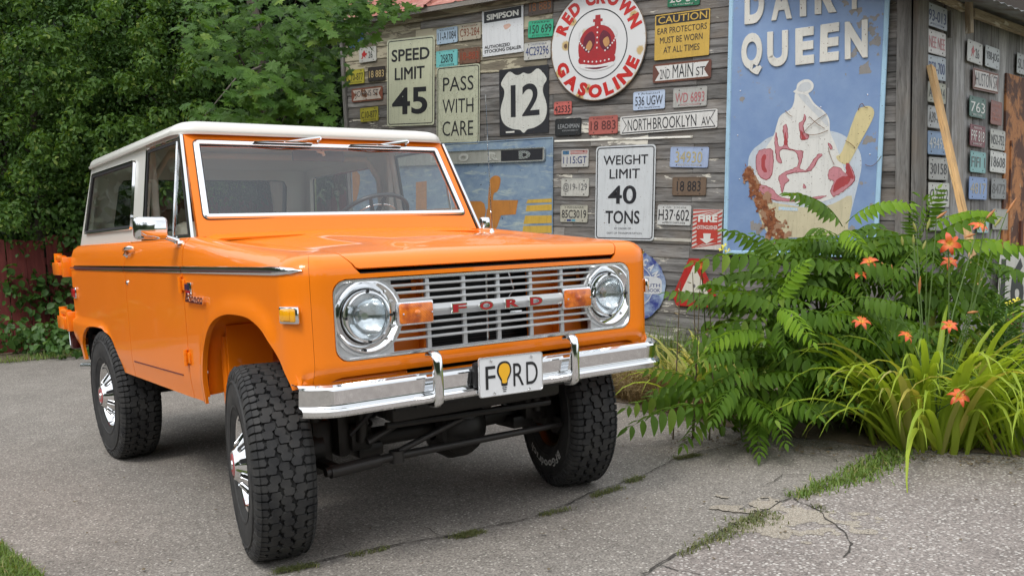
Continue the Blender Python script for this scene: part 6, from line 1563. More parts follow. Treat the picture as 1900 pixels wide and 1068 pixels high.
# sandy and dark patches around the broken joint
def ground_patch(name, px, py, rx, ry, thr, mat, z, freq=6):
    c = ground_pt(px, py)
    def f(x, y): return c.x+x, c.y+y, z
    def clip(x, y): return noise.fractal(V((x*freq+px, y*freq, 1.7)), .8, 2.1, 6)*.62+.55-hypot(x/rx, y/ry)*.75-thr
    mb = sheet(rng(-rx*1.3, rx*1.3, .012), rng(-ry*1.3, ry*1.3, .012), f, (clip,))
    if mb.f: orient(mb, (0, 0, 1)); tag(mb.build(name, mat), kind='structure')
SAND = m_asphalt('sandy_grit', (.27, .235, .19), (.36, .32, .265), (.60, .57, .50), .35, 120)
DKP = m_asphalt('dark_grit', (.10, .088, .075), (.15, .135, .115), (.30, .27, .23), .2, 120)
ground_patch('sand_patch', 1478, 958, .34, .20, .02, SAND, .0058, 10); ground_patch('sand_patch', 1425, 988, .26, .12, .06, SAND, .0056, 12)

# ================================================================== VEGETATION
def m_leaf(name, c1, c2, c3=None, rough=.5, trans=.35, clump=1.5, spec=.4):
    m_ = bpy.data.materials.new(name); m_.use_nodes = True; MATS[name] = m_; t = NT.__new__(NT); t.m = m_; t.t = m_.node_tree; t.b = t.t.nodes['Principled BSDF']
    at = t.n('ShaderNodeAttribute', attribute_name='rnd'); oi = t.n('ShaderNodeObjectInfo'); geo = t.n('ShaderNodeNewGeometry')
    r = t.math('FRACT', t.math('ADD', at.outputs['Fac'], oi.outputs['Random']))
    nn = t.n('ShaderNodeTexNoise'); nn.inputs['Scale'].default_value = clump; nn.inputs['Detail'].default_value = 2; t.l(geo.outputs['Position'], nn.inputs['Vector'])
    col = t.mix(t.math('ADD', t.math('MULTIPLY', r, .6), t.math('MULTIPLY', nn.outputs[0], .4)), c1, c2)
    if c3: col = t.mix(t.ramp(r, [(.93, 0), (.97, 1)]), col, c3)
    t.set(Base_Color=col, Roughness=rough, Specular_IOR_Level=spec)
    tl = t.n('ShaderNodeBsdfTranslucent'); mi = t.n('ShaderNodeMixShader'); mi.inputs[0].default_value = trans
    tcol = t.mix(1.0, col, (1.35, 1.25, .6), 'MULTIPLY'); t.l(tcol, tl.inputs[0])
    out_ = t.t.nodes['Material Output']; t.l(t.b.outputs[0], mi.inputs[1]); t.l(tl.outputs[0], mi.inputs[2]); t.l(mi.outputs[0], out_.inputs[0]); return m_
BUSHL = m_leaf('bush_leaf', (.025, .070, .013), (.080, .158, .030), (.16, .23, .05), .5, .35, .9, .25)
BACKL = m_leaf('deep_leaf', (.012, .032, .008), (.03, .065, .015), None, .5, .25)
MAPL = m_leaf('maple_leaf', (.036, .100, .016), (.105, .205, .030), (.18, .28, .05), .5, .40, 1.2, .25)
VINEL = m_leaf('vine_leaf', (.035, .095, .018), (.085, .175, .035), (.13, .20, .05), .45, .3)
SUML = m_leaf('sumac_leaf', (.066, .146, .014), (.125, .230, .024), (.19, .29, .04), .5, .40, 3.0, .25)
SUMY = m_leaf('sumac_leaf_young', (.17, .33, .025), (.26, .42, .04), None, .45, .45, 3.0, .25)
LILYL = m_leaf('lily_leaf', (.24, .36, .035), (.40, .50, .06), (.55, .48, .12), .45, .42, 3.0, .3)
LILYD = m_leaf('lily_leaf_pale', (.30, .34, .07), (.46, .42, .15), (.45, .34, .17), .5, .35, 3.0, .3)
GRASSL = m_leaf('grass_blade', (.09, .17, .03), (.20, .28, .06), (.35, .32, .14), .5, .35, 4.0)
STRAW = m_leaf('straw', (.24, .17, .08), (.40, .31, .17), (.12, .09, .05), .7, .2, 4.0)
WEEDL = m_leaf('weed_leaf', (.06, .14, .03), (.12, .22, .05), None, .45, .3, 3.0)
BARK = NT('bark'); _c = BARK.coord((1, 1, .3)); BARK.set(Base_Color=BARK.mix(BARK.noise(_c, 12, 6), (.035, .027, .02), (.12, .10, .08)), Roughness=.9); BARK.bump(BARK.noise(_c, 20, 6), .8, .02); BARK = BARK.m
STEMG = simple('green_stem', (.09, .15, .035), .5); STEMR = simple('woody_stem', (.10, .075, .04), .7)

def np_mesh(name, verts, faces_flat, loops, mat, rnd=None, parent=None):
    """verts (N,3); faces of constant size `loops`"""
    me = bpy.data.meshes.new(name); n = len(verts); nf = len(faces_flat)//loops
    me.vertices.add(n); me.vertices.foreach_set('co', np.asarray(verts, np.float32).ravel())
    me.loops.add(nf*loops); me.loops.foreach_set('vertex_index', np.asarray(faces_flat, np.int32))
    me.polygons.add(nf); me.polygons.foreach_set('loop_start', np.arange(0, nf*loops, loops, dtype=np.int32))
    if rnd is not None:
        a = me.attributes.new('rnd', 'FLOAT', 'POINT'); a.data.foreach_set('value', np.asarray(rnd, np.float32))
    me.update(calc_edges=True); return link(name, me, mat, parent)
NR = np.random.default_rng(5)
def norm(a): return a/np.maximum(1e-9, np.linalg.norm(a, axis=1, keepdims=True))
def leaf_cloud(name, C_, D_, N_, size, mat, parent=None, aspect=.6, fold=.25, six=True):
    """C centres, D tip directions, N normals, size array: each leaf is a folded six-point blade"""
    D_ = norm(D_); N_ = norm(N_-D_*np.sum(N_*D_, 1, keepdims=True)); S_ = np.cross(D_, N_); n = len(C_); sz = size[:, None]; w_ = sz*aspect*.5
    up_ = N_*sz*fold*.35
    P = np.stack([C_-D_*sz*.5, C_-D_*sz*.18+S_*w_+up_, C_+D_*sz*.18+S_*w_*.8+up_, C_+D_*sz*.5-N_*sz*.10, C_+D_*sz*.18-S_*w_*.8+up_, C_-D_*sz*.18-S_*w_+up_], 1).reshape(-1, 3)
    b = (np.arange(n)*6)[:, None]; F = np.concatenate([b+0, b+1, b+2, b+3, b+0, b+3, b+4, b+5], 1).ravel()
    rnd = np.repeat(NR.random(n), 6); return np_mesh(name, P, F, 4, mat, rnd, parent)
def clumps_to_leaves(cl, per, droop=.35, jit=.5):
    """cl: list of (centre, radius, squash) → leaf centres, tip directions, normals on the clump shells"""
    Cs, Ds, Ns = [], [], []
    for c, r, sq in cl:
        n = int(per*r*r*10); d = norm(NR.normal(size=(n, 3))); rad = r*(NR.uniform(.35, 1.05, (n, 1))**.5); p = np.array(c)+d*rad*np.array([1, 1, sq])
        Cs.append(p); out_ = d*np.array([1, 1, .6])+np.array([0, 0, .55]); Ns.append(out_+NR.normal(size=(n, 3))*jit)
        t_ = np.cross(d, NR.normal(size=(n, 3))); Ds.append(norm(t_)+d*.5+np.array([0, 0, -droop*1.5]))
    return np.concatenate(Cs), np.concatenate(Ds), np.concatenate(Ns)
def pxp(px, py, d): return tuple(atdepth(px, py, d))
rv = random.Random(21)
# --- big broadleaf bushes / trees behind the truck on the left
def crown_thing(name, label, cat, base, trunk_top, cl, per, size, mat, group=None, tr=.10, aspect=.6):
    t = empty(name, base); tag(t, label, cat, group); bpy.context.view_layer.update(); inv = t.matrix_world.inverted()
    C_, D_, N_ = clumps_to_leaves(cl, per); sz = NR.uniform(size*.65, size*1.25, len(C_))
    o = leaf_cloud('crown', C_-np.array(base), D_, N_, sz, mat, t, aspect); tag(o, kind='stuff')
    mb = MB(); b = V(base); tt = V(trunk_top); mid = lerp(b, tt, .5)+V((rv.uniform(-.2, .2), rv.uniform(-.2, .2), 0))
    mb.tube([b-b, mid-b, tt-b], [tr*1.3, tr, tr*.55], 10); tk = mb.build('trunk', BARK, t, smooth=60)
    for k in range(7):
        c = V(rv.choice(cl)[0]); s_ = lerp(b, tt, rv.uniform(.35, .95)); m_ = lerp(s_, c, .5)+V((0, 0, .25)); mb = MB(); mb.tube([s_-b, m_-b, c-b], [tr*.45, tr*.28, tr*.10], 6); mb.build('branch', BARK, t, smooth=60)
    return t
def fill(px0, px1, py0, py1, d0, d1, n, r0, r1, sq=.8):
    return [(pxp(rv.uniform(px0, px1), rv.uniform(py0, py1), rv.uniform(d0, d1)), rv.uniform(r0, r1), sq) for _ in range(n)]
GB = 'leafy trees and bushes behind the fence'
crown_thing('broadleaf_bush', 'big dark green bush filling the left edge of the photo', 'bush', tuple(ground_pt(60, 625)), pxp(60, 150, 12.6), fill(-220, 190, -150, 430, 11.6, 12.9, 110, .32, .72), 120, .060, BUSHL, GB)
crown_thing('broadleaf_bush', 'light-speckled green bush above the truck roof, left of the maple', 'bush', tuple(ground_pt(330, 625)), pxp(330, 120, 12.9), fill(150, 470, -130, 330, 11.9, 13.0, 110, .32, .70), 115, .060, BUSHL, GB)
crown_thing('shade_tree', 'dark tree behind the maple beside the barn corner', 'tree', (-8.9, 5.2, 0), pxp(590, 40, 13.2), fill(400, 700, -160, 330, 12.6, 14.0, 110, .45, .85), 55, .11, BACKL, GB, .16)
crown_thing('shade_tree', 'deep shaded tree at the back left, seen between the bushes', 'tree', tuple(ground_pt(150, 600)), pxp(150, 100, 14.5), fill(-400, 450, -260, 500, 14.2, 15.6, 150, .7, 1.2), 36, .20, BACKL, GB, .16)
sp = []
for _ in range(62):
    px, py = rv.uniform(-20, 400), rv.uniform(-20, 400)
    if py > 330 and px > 150: continue
    c = pxp(px, py, rv.uniform(11.2, 11.5))
    for k in range(4): sp.append(((c[0]+k*.10, c[1]-k*.05+rv.uniform(-.08, .08), c[2]-k*.07*rv.uniform(.3, 1.4)), rv.uniform(.10, .19), .6))
C_, D_, N_ = clumps_to_leaves(sp, 150, .5, .4); BUSHY = m_leaf('bush_leaf_light', (.045, .11, .020), (.11, .195, .036), (.20, .27, .06), .5, .4, 1.5, .25)
SPR = empty('overhanging_sprays', pxp(200, 200, 11.4)); tag(SPR, 'lighter leafy sprays hanging out in front of the dark bushes at the upper left', 'branches'); bpy.context.view_layer.update()
o = leaf_cloud('foliage', C_-np.array(SPR.location), D_, N_, NR.uniform(.045, .085, len(C_)), BUSHY, SPR, .55); tag(o, kind='stuff')
# --- maple
MLEAF = [(0, -.5), (.05, -.28), (.22, -.36), (.30, -.27), (.24, -.16), (.50, -.12), (.42, 0), (.52, .14), (.34, .12), (.36, .22), (.20, .16), (.12, .24), (.16, .38), (.06, .34), (0, .54), (-.06, .34), (-.16, .38), (-.12, .24), (-.20, .16), (-.36, .22), (-.34, .12), (-.52, .14), (-.42, 0), (-.50, -.12), (-.24, -.16), (-.30, -.27), (-.22, -.36), (-.05, -.28)]
def maple_mesh(i):
    rr_ = random.Random(i); c = (0, -.12, 0); vs = [(c[0], c[1], .0)]; bend = rr_.uniform(.10, .35)
    for x, y in MLEAF: vs.append((x*rr_.uniform(.94, 1.06), y*rr_.uniform(.94, 1.06), -bend*(x*x+y*y)*1.2+rr_.uniform(-.02, .02)+.10*abs(x)))
    n = len(MLEAF); me = bpy.data.meshes.new('maple_leaf'); me.from_pydata(vs, [], [(0, k+1, (k+1) % n+1) for k in range(n)]); me.materials.append(MAPL); return me
mmesh = [maple_mesh(i) for i in range(5)]
MAP = empty('maple_tree', tuple(ground_pt(590, 560))); MAP.location = (-8.3, 2.9, 0); tag(MAP, 'maple tree with large lobed leaves hanging over the left end of the barn', 'tree'); bpy.context.view_layer.update(); mo = V(MAP.location)
mb = MB(); mb.tube([(0, 0, 0), (.05, -.1, 1.8), (-.1, -.2, 3.4), (-.2, -.3, 5.5)], [.17, .14, .11, .06], 12); mb.build('trunk', BARK, MAP, smooth=60)
sprays = [((535, 165), 8.7, .46, 60), ((500, 150), 8.6, .42, 46), ((562, 170), 8.8, .28, 28), ((455, 190), 8.7, .34, 26), ((560, 60), 8.9, .60, 64), ((480, 40), 8.8, .55, 50), ((400, 15), 8.9, .45, 36), ((635, 25), 8.35, .36, 44), ((690, 5), 8.1, .26, 28), ((590, 50), 8.4, .26, 24), ((655, 55), 8.3, .16, 10), ((550, 105), 9.1, .5, 46), ((430, 90), 9.1, .45, 36), ((640, -30), 8.5, .5, 40), ((560, -50), 8.9, .7, 60), ((450, -60), 9.0, .6, 50), ((545, 215), 9.3, .42, 36), ((700, -30), 8.2, .35, 28), ((380, 215), 9.3, .3, 18), ((500, 220), 9.2, .45, 30), ((545, 120), 9.2, .38, 30)]
leaves = []
camh = V((CAM.x-mo.x, CAM.y-mo.y, 0)).normalized()
for (px, py), d, r, n in sprays:
    c = V(pxp(px, py, d))
    mb = MB(); st = mo+V((0, -.1, 2.2+rv.uniform(0, 1.8))); mid = lerp(st, c, .55)+V((0, 0, .15)); mb.tube([st-mo, mid-mo, c-mo], [.022, .011, .004], 6); mb.build('branch', BARK, MAP, smooth=60)
    for k in range(int(n*1.25)):
        a = rv.uniform(0, 2*pi); q = r*sqrt(rv.random()); lay = rv.choice((0, 0, -.12, .10, -.22))*r/.4
        p = c+V((cos(a)*q, sin(a)*q, lay-q*q*.35+rv.uniform(-.03, .03)))
        nn = (V((0, 0, 1))*.75+camh*.75+V((rv.gauss(0, .35), rv.gauss(0, .35), rv.gauss(0, .2)))).normalized()
        dd_ = V((cos(a)*.6, sin(a)*.6, -.5))+camh*.35+V((rv.gauss(0, .3), rv.gauss(0, .3), 0)); dd_ = (dd_-nn*dd_.dot(nn)).normalized()
        leaves.append((p, dd_, nn, rv.uniform(.10, .185), rv.randrange(5)))
rv.shuffle(leaves); leaves.sort(key=lambda l: -l[3]/max(1, (l[0]-CAM).length))
for p, dd_, nn, sz, k in leaves[:300]:
    o = link('leaf', mmesh[k], None, MAP); o.matrix_local = frameM(p-mo, dd_.cross(nn)*sz, dd_*sz, nn*sz)
rest = MB()
for p, dd_, nn, sz, k in leaves[300:]: rest.add([v.co for v in mmesh[k].vertices], [tuple(f.vertices) for f in mmesh[k].polygons], frameM(p-mo, dd_.cross(nn)*sz, dd_*sz, nn*sz))
o = rest.build('foliage', MAPL, MAP); a = o.data.attributes.new('rnd', 'FLOAT', 'POINT'); a.data.foreach_set('value', np.repeat(NR.random(len(leaves)-300), len(MLEAF)+1).astype(np.float32)); tag(o, kind='stuff')
# --- red fence with vines and ground cover at its foot
RW = NT('faded_red_board'); _c = RW.coord((9, 9, 1), rnd=True); RW.set(Base_Color=RW.mix(RW.ramp(RW.noise(_c, 3, 6, .7), [(.35, 0), (.75, 1)]), (.085, .012, .010), (.20, .035, .028)), Roughness=.8); RW.bump(RW.noise(_c, 6, 5), .4, .01); RW = RW.m
FX = -9.75
FEN = empty('board_fence', (FX, 0, 0)); tag(FEN, 'old red board fence overgrown with vines at the left edge', 'fence')
def picket(w_, h_, tip):
    mb = MB(); pts = [(-w_/2, 0), (w_/2, 0), (w_/2, h_-tip), (w_*.30, h_-tip*.3), (0, h_), (-w_*.30, h_-tip*.3), (-w_/2, h_-tip)]
    mb.add([(0, a, b) for a, b in pts]+[(-.022, a, b) for a, b in pts], [tuple(range(7)), tuple(range(13, 6, -1))]+[(i, i+7, (i+1) % 7+7, (i+1) % 7) for i in range(7)]); me = mb.build('board', RW); d = me.data; bpy.data.objects.remove(me); return d
pk = [picket(.215, 1.46, .02), picket(.20, 1.52, .03), picket(.19, 2.02, .20), picket(.19, 2.10, .20)]
y = -5.5; i = 0
while y < 6.4:
    k = (0 if rv.random() < .6 else 1) if y < 1.6 else rv.choice((2, 3)); wd = .215 if k == 0 else .195
    o = link('board', pk[k], None, FEN); o.location = (rv.uniform(-.01, .01), y, -.02+rv.uniform(-.03, .03)); o.rotation_euler = (radians(rv.uniform(-.8, .8)), 0, 0); y += wd+rv.uniform(.006, .02); i += 1
for zz in (.35, 1.15):
    mb = MB(); mb.box((-.045, .4, zz), (.04, 12, .09)); mb.build('rail', RW, FEN)
def cloud_at(name, label, cat, pts_r, per, size, mat, group=None, kind=None, aspect=.75, jit=.45, droop=.5):
    C_, D_, N_ = clumps_to_leaves(pts_r, per, droop, jit); N_ = N_+np.array([.5, -.25, .2]); sz = NR.uniform(size*.6, size*1.3, len(C_)); C_[:, 2] = np.maximum(C_[:, 2], .012)
    o = leaf_cloud(name, C_, D_, N_, sz, mat, None, aspect); tag(o, label, cat, group, kind); return o
def fx_pt(px, py, off=.12): r = ray(px, py); t = (FX+off-CAM.x)/r.x; return tuple(CAM+r*t)
vp = []
for px, py, r in ((135, 450, .22), (140, 480, .24), (128, 520, .24), (130, 560, .26), (100, 560, .18), (60, 505, .07), (45, 545, .10), (62, 570, .14), (150, 430, .26), (25, 560, .12), (140, 405, .26), (90, 405, .14), (45, 400, .12), (10, 398, .16), (112, 490, .12), (78, 540, .10), (52, 480, .04), (64, 525, .08), (20, 500, .08), (35, 470, .05), (85, 520, .10), (15, 530, .12), (40, 520, .07)): vp.append((fx_pt(px, py), r, 1.0))
cloud_at('climbing_vine', 'leafy vine climbing over the red fence next to the truck bumper', 'vine', vp, 120, .095, VINEL)
gp = []
for _ in range(70):
    px, py = rv.uniform(-120, 165), rv.uniform(575, 650); g = ground_pt(px, py+18)
    gp.append(((g.x-.15, g.y, rv.uniform(.05, .30)), rv.uniform(.15, .28), .7))
for _ in range(26): gp.append(((rv.uniform(-9.5, -9.0), rv.uniform(-3.4, 2.2), rv.uniform(.2, .50)), rv.uniform(.15, .26), .8))
cloud_at('ground_cover', 'low leafy weeds between the red fence and the driveway', 'weeds', gp, 95, .085, VINEL, kind='stuff')
# --- grass blades
def blades(mb_pts, name, mat, kind='stuff', label=None, cat=None, wid=.004):
    """mb_pts: list of (x, y, z, height, lean, dir)"""
    P = np.array(mb_pts); n = len(P); x, y, z, h, ln, a = P.T; dx, dy = np.cos(a), np.sin(a); w_ = wid*(.7+.6*NR.random(n)); px_, py_ = -dy*w_, dx*w_
    V0 = np.stack([x-px_, y-py_, z], 1); V1 = np.stack([x+px_, y+py_, z], 1)
    mx_, my_ = x+dx*h*ln*.35, y+dy*h*ln*.35; V2 = np.stack([mx_+px_*.8, my_+py_*.8, z+h*.6*(1-ln*.25)], 1); V3 = np.stack([mx_-px_*.8, my_-py_*.8, z+h*.6*(1-ln*.25)], 1)
    tx_, ty_ = x+dx*h*ln, y+dy*h*ln; zt_ = z+h*(1-ln*.6); V4 = np.stack([tx_+px_*.15, ty_+py_*.15, zt_], 1); V5 = np.stack([tx_-px_*.15, ty_-py_*.15, zt_], 1)
    VV = np.stack([V0, V1, V2, V3, V4, V5], 1).reshape(-1, 3); b = (np.arange(n)*6)[:, None]; F = np.concatenate([b, b+1, b+2, b+3, b+3, b+2, b+4, b+5], 1).ravel()
    o = np_mesh(name, VV, F, 4, mat, np.repeat(NR.random(n), 6)); tag(o, label, cat, None, kind); return o
def tuft_line(pxs, wd, dens, h0, h1, gaps=0):
    P = [ground_pt(*p) for p in pxs]; out_ = []
    for i, (a, b) in enumerate(zip(P, P[1:])):
        w_ = wd[i] if isinstance(wd, (list, tuple)) else wd; L_ = (b-a).length; n = int(dens*L_*max(w_, .02)*100)
        for _ in range(n):
            t = rv.random(); p = lerp(a, b, t); out_.append((p.x+rv.gauss(0, w_*.5), p.y+rv.gauss(0, w_*.5), .003, rv.uniform(h0, h1), rv.uniform(.3, 1.1), rv.uniform(0, 2*pi)))
    return out_
b1 = tuft_line([(1475, 925), (1530, 905), (1590, 885), (1640, 858), (1665, 840)], [.055, .10, .11, .10], 130, .015, .055)
blades(b1, 'grass_strip', GRASSL, label='bright green grass strip growing out of the joint towards the lilies', cat='grass', wid=.0035)
b2 = tuft_line([(1270, 1030), (1320, 1005), (1370, 980), (1435, 958)], [.035, .06, .08], 150, .010, .032)
blades(b2, 'grass_strip', m_leaf('olive_grass', (.09, .12, .04), (.19, .20, .08), (.30, .26, .13), .6, .3, 4.0), label='olive grass patch along the wide crack in the foreground', cat='grass', wid=.0030)
b3 = []
for seg, n in (([(845, 998), (890, 988)], 220), ([(1165, 895), (1190, 886)], 130), ([(1100, 922), (1150, 905)], 150), ([(1255, 852), (1295, 845)], 170), ([(515, 1062), (580, 1050)], 190), ([(1005, 958), (1060, 945)], 60), ([(650, 1033), (720, 1018)], 60), ([(1380, 970), (1420, 950)], 80), ([(1515, 940), (1530, 952)], 30)):
    a, b = ground_pt(*seg[0]), ground_pt(*seg[1])
    for _ in range(n): p = lerp(a, b, rv.random()); b3.append((p.x+rv.gauss(0, .012), p.y+rv.gauss(0, .012), .003, rv.uniform(.008, .024), rv.uniform(.4, 1.2), rv.uniform(0, 2*pi)))
b3 = b3*1+[(x+rv.gauss(0, .01), y+rv.gauss(0, .01), z, h, l, rv.uniform(0, 6.28)) for x, y, z, h, l, a in b3 for _ in (0, 1)]
blades(b3, 'crack_grass', MATS['olive_grass'], label='tiny tufts of grass dotted along the thin cracks', cat='grass', wid=.0016)
b4 = []
for _ in range(9000):
    px, py = rv.uniform(-160, 80), rv.uniform(1000, 1200)
    if py < 1008+max(0, px)*.80+rv.uniform(-4, 4): continue
    g = ground_pt(px, py); b4.append((g.x, g.y, .003, rv.uniform(.02, .06), rv.uniform(.2, 1.0), rv.uniform(0, 2*pi)))
blades(b4, 'lawn_corner', GRASSL, label='corner of mown lawn at the bottom left of the photo', cat='grass', wid=.002)
gpoly('lawn_soil', [tuple(ground_pt(*p)[:2]) for p in ((-200, 1004), (0, 1006), (40, 1040), (82, 1070), (140, 1150), (-200, 1200))], .006, GRASSG, .004, 4)
# dry grass under the bumper and along the wall
b5 = []
for _ in range(5200):
    t = rv.random(); g = lerp(V((-2.2, 2.62, 0)), V((-.55, 2.30, 0)), t); b5.append((g.x+rv.gauss(0, .10), g.y+abs(rv.gauss(0, .22)), .01, rv.uniform(.12, .34), rv.uniform(.3, 1.0), rv.gauss(-pi/2, 1.1)))
for _ in range(2600):
    t = rv.random(); g = lerp(V((-5.8, 2.5, 0)), V((-2.0, 3.0, 0)), t); b5.append((g.x+rv.gauss(0, .10), g.y+rv.gauss(0, .12), .01, rv.uniform(.12, .34), rv.uniform(.3, 1.0), rv.uniform(0, 2*pi)))
blades(b5, 'dry_grass', STRAW, label='matted dry brown grass along the foot of the barn behind the front tyre', cat='grass', wid=.0028)
b6 = []
for _ in range(2600):
    t = rv.random(); g = lerp(V((-2.6, 3.6, 0)), V((.2, 4.2, 0)), t); b6.append((g.x+rv.gauss(0, .15), g.y+rv.gauss(0, .25), .01, rv.uniform(.2, .6), rv.uniform(.2, .8), rv.uniform(0, 2*pi)))
for _ in range(1500):
    g = V((-8.5+rv.gauss(0, .10), rv.uniform(-3, 2.0), 0)); b6.append((g.x, g.y, .01, rv.uniform(.05, .16), rv.uniform(.4, 1.1), rv.uniform(0, 2*pi)))
blades(b6, 'long_grass', GRASSL, label='long green grass growing against the barn wall and verge', cat='grass', wid=.0028)

# --- tree-of-heaven / sumac with long pinnate leaves
def frond_mesh(i, mat):
    rr_ = random.Random(i*7+1); vs = []; fs = []; rn = []
    N = 14; npair = rr_.randint(9, 11)
    arch = rr_.uniform(.10, .20)
    def spine(t): return V((t, .03*sin(t*3+i), arch*4*t*(1-t)*.9))
    mb = MB(); mb.tube([spine(k/8) for k in range(9)], [.006, .006, .0055, .005, .0045, .004, .003, .0025, .001], 5)
    rn += [.5]*len(mb.v)
    def leaflet(base, dirv, nrm, L_, W_):
        sd = dirv.cross(nrm).normalized(); st = [(0, .05), (.12, .62), (.35, 1.0), (.62, .78), (.85, .36), (1, .0)]; a = []; r = rr_.random(); cup = rr_.uniform(.1, .35)
        for t, w_ in st:
            c = base+dirv*(L_*t)-nrm*(L_*.22*t*t); a.append((c+sd*W_*w_*.5+nrm*W_*w_*cup*.5, c, c-sd*W_*w_*.5+nrm*W_*w_*cup*.5))
        n0 = len(mb.v)
        for q in a: mb.v += [tuple(x) for x in q]; rn.extend([r]*3)
        for k in range(len(st)-1):
            for j in (0, 1): mb.f.append((n0+3*k+j, n0+3*k+j+1, n0+3*k+3+j+1, n0+3*k+3+j))
    for k in range(npair):
        t = .16+.80*k/(npair-1); b = spine(t); sc = .62+.55*sin(pi*min(1, (k+1.5)/(npair+1)))
        for s_ in (-1, 1):
            dr = rr_.uniform(.35, .8); d = V((.38+rr_.uniform(-.08, .12), s_*.85, -dr)).normalized(); nn = V((-.1, s_*.45, .9)); nn = (nn-d*d.dot(nn)).normalized()
            leaflet(b, d, nn, .19*sc*rr_.uniform(.9, 1.1), .084*sc)
    leaflet(spine(1), V((.9, 0, -.4)).normalized(), V((.4, 0, .9)).normalized(), .13, .05)
    me = bpy.data.meshes.new('leaf'); me.from_pydata([tuple(p) for p in mb.v], [], mb.f); at = me.attributes.new('rnd', 'FLOAT', 'POINT'); at.data.foreach_set('value', rn); me.materials.append(mat)
    me.polygons.foreach_set('use_smooth', [True]*len(me.polygons)); return me
FM = [frond_mesh(i, SUML) for i in range(7)]; FY = [frond_mesh(i+20, SUMY) for i in range(3)]
SUMAC = empty('sumac_shrub', (.0, 2.75, 0)); tag(SUMAC, 'big green shrub with long feathery leaves in front of the barn', 'shrub'); so = V(SUMAC.location)
tocam = (CAM-V((0, 2.7, 1))).normalized()
def put_frond(b, t, mesh, parent, po, nrm=None):
    d = t-b; L_ = d.length; x = d.normalized(); nn = (nrm or (V((0, 0, 1))*.8+tocam*.55)); nn = (nn-x*x.dot(nn)).normalized(); y = nn.cross(x)
    o = link('leaf', mesh, None, parent); k = L_; kk = max(.45, min(.80, L_))
    o.matrix_local = frameM(b-po, x*k, y*kk, nn*kk); return o
zz3 = lambda x, y: (1150+x/2.095, 350+y/2.095)
FL = [((870, 150), (655, 15), 0), ((880, 140), (1138, 58), 1), ((600, 290), (412, 165), 0), ((850, 250), (675, 205), 0), ((850, 180), (958, 240), 1), ((850, 255), (1110, 190), 0), ((640, 300), (290, 290), 0), ((620, 470), (345, 412), 0), ((600, 470), (720, 285), 1), ((600, 470), (760, 592), 1), ((580, 520), (280, 590), 0), ((560, 560), (352, 620), 1), ((600, 470), (885, 522), 0), ((620, 520), (612, 770), 0), ((560, 540), (380, 660), 0), ((700, 600), (680, 850), 0), ((700, 600), (838, 775), 0), ((850, 290), (880, 410), 0), ((1190, 150), (1450, 92), 1), ((1180, 170), (1235, 0), 0), ((1230, 240), (1571, 225), 1), ((1150, 220), (1135, 95), 0), ((1280, 250), (1450, 400), 0), ((1190, 390), (1445, 450), 0), ((360, 790), (20, 845), 0), ((370, 850), (30, 930), 0), ((380, 850), (240, 1000), 0), ((540, 830), (495, 1000), 0), ((560, 850), (640, 990), 0), ((340, 790), (100, 700), 0), ((540, 690), (370, 780), 0), ((860, 300), (560, 310), 0), ((860, 330), (1100, 330), 0), ((870, 320), (730, 420), 0), ((900, 420), (1150, 480), 0), ((900, 420), (760, 560), 0), ((1000, 500), (1200, 600), 0), ((820, 560), (960, 660), 0), ((760, 560), (900, 500), 0), ((640, 300), (520, 180), 0), ((1150, 200), (980, 250), 0), ((1150, 220), (1050, 400), 0), ((1180, 220), (1330, 330), 0), ((450, 640), (280, 700), 0), ((620, 640), (520, 820), 0), ((480, 760), (350, 900), 0), ((700, 700), (640, 900), 0)]
for (b, t, yg) in FL:
    d = rv.uniform(4.85, 5.25) if b[1] > 450 or b[0] < 1100 else rv.uniform(5.3, 5.7)
    if b[1] < 330: d = rv.uniform(5.2, 5.6)
    B_ = V(pxp(*zz3(*b), d)); T_ = V(pxp(*zz3(*t), d-rv.uniform(.0, .28)))
    for q in (B_, T_): q.z = max(q.z, .03)
    put_frond(B_, T_, (FY if yg else FM)[rv.randrange(3 if yg else 7)], SUMAC, so)
tops = []
for (x, y, d) in ((760, 200, 5.6), (980, 260, 5.6), (1060, 330, 5.55), (480, 420, 5.35), (900, 620, 5.25), (1080, 560, 5.4), (1330, 300, 5.75), (870, 200, 5.5), (850, 300, 5.45), (610, 490, 5.2), (640, 330, 5.4), (1170, 190, 5.6), (1200, 390, 5.5), (700, 620, 5.2), (560, 600, 5.1), (880, 430, 5.4), (1000, 480, 5.45), (820, 560, 5.3), (450, 760, 5.05), (560, 820, 5.05), (1300, 420, 5.6), (760, 400, 5.5)):
    c = V(pxp(*zz3(x, y), d)); base = so+V((rv.uniform(-.35, .35), rv.uniform(-.15, .3), 0)); mb = MB(); mid = lerp(base, c, .5)+V((rv.uniform(-.1, .1), rv.uniform(-.1, .1), .05)); mb.tube([base-so, mid-so, c-so], [.016, .012, .006], 7); mb.build('stem', STEMR, SUMAC, smooth=60)
    n = 8; a0 = rv.random()*6
    for k in range(n):
        a = a0+2*pi*k/n+rv.uniform(-.2, .2); L_ = rv.uniform(.36, .62); tip = c+V((cos(a)*L_*.85, sin(a)*L_*.85, rv.uniform(-.28, .12)))
        tip.z = max(tip.z, .04)
        put_frond(lerp(c, c-V((0, 0, .1)), rv.random()), tip, FM[rv.randrange(7)], SUMAC, so, V((0, 0, 1))+tocam*.3)

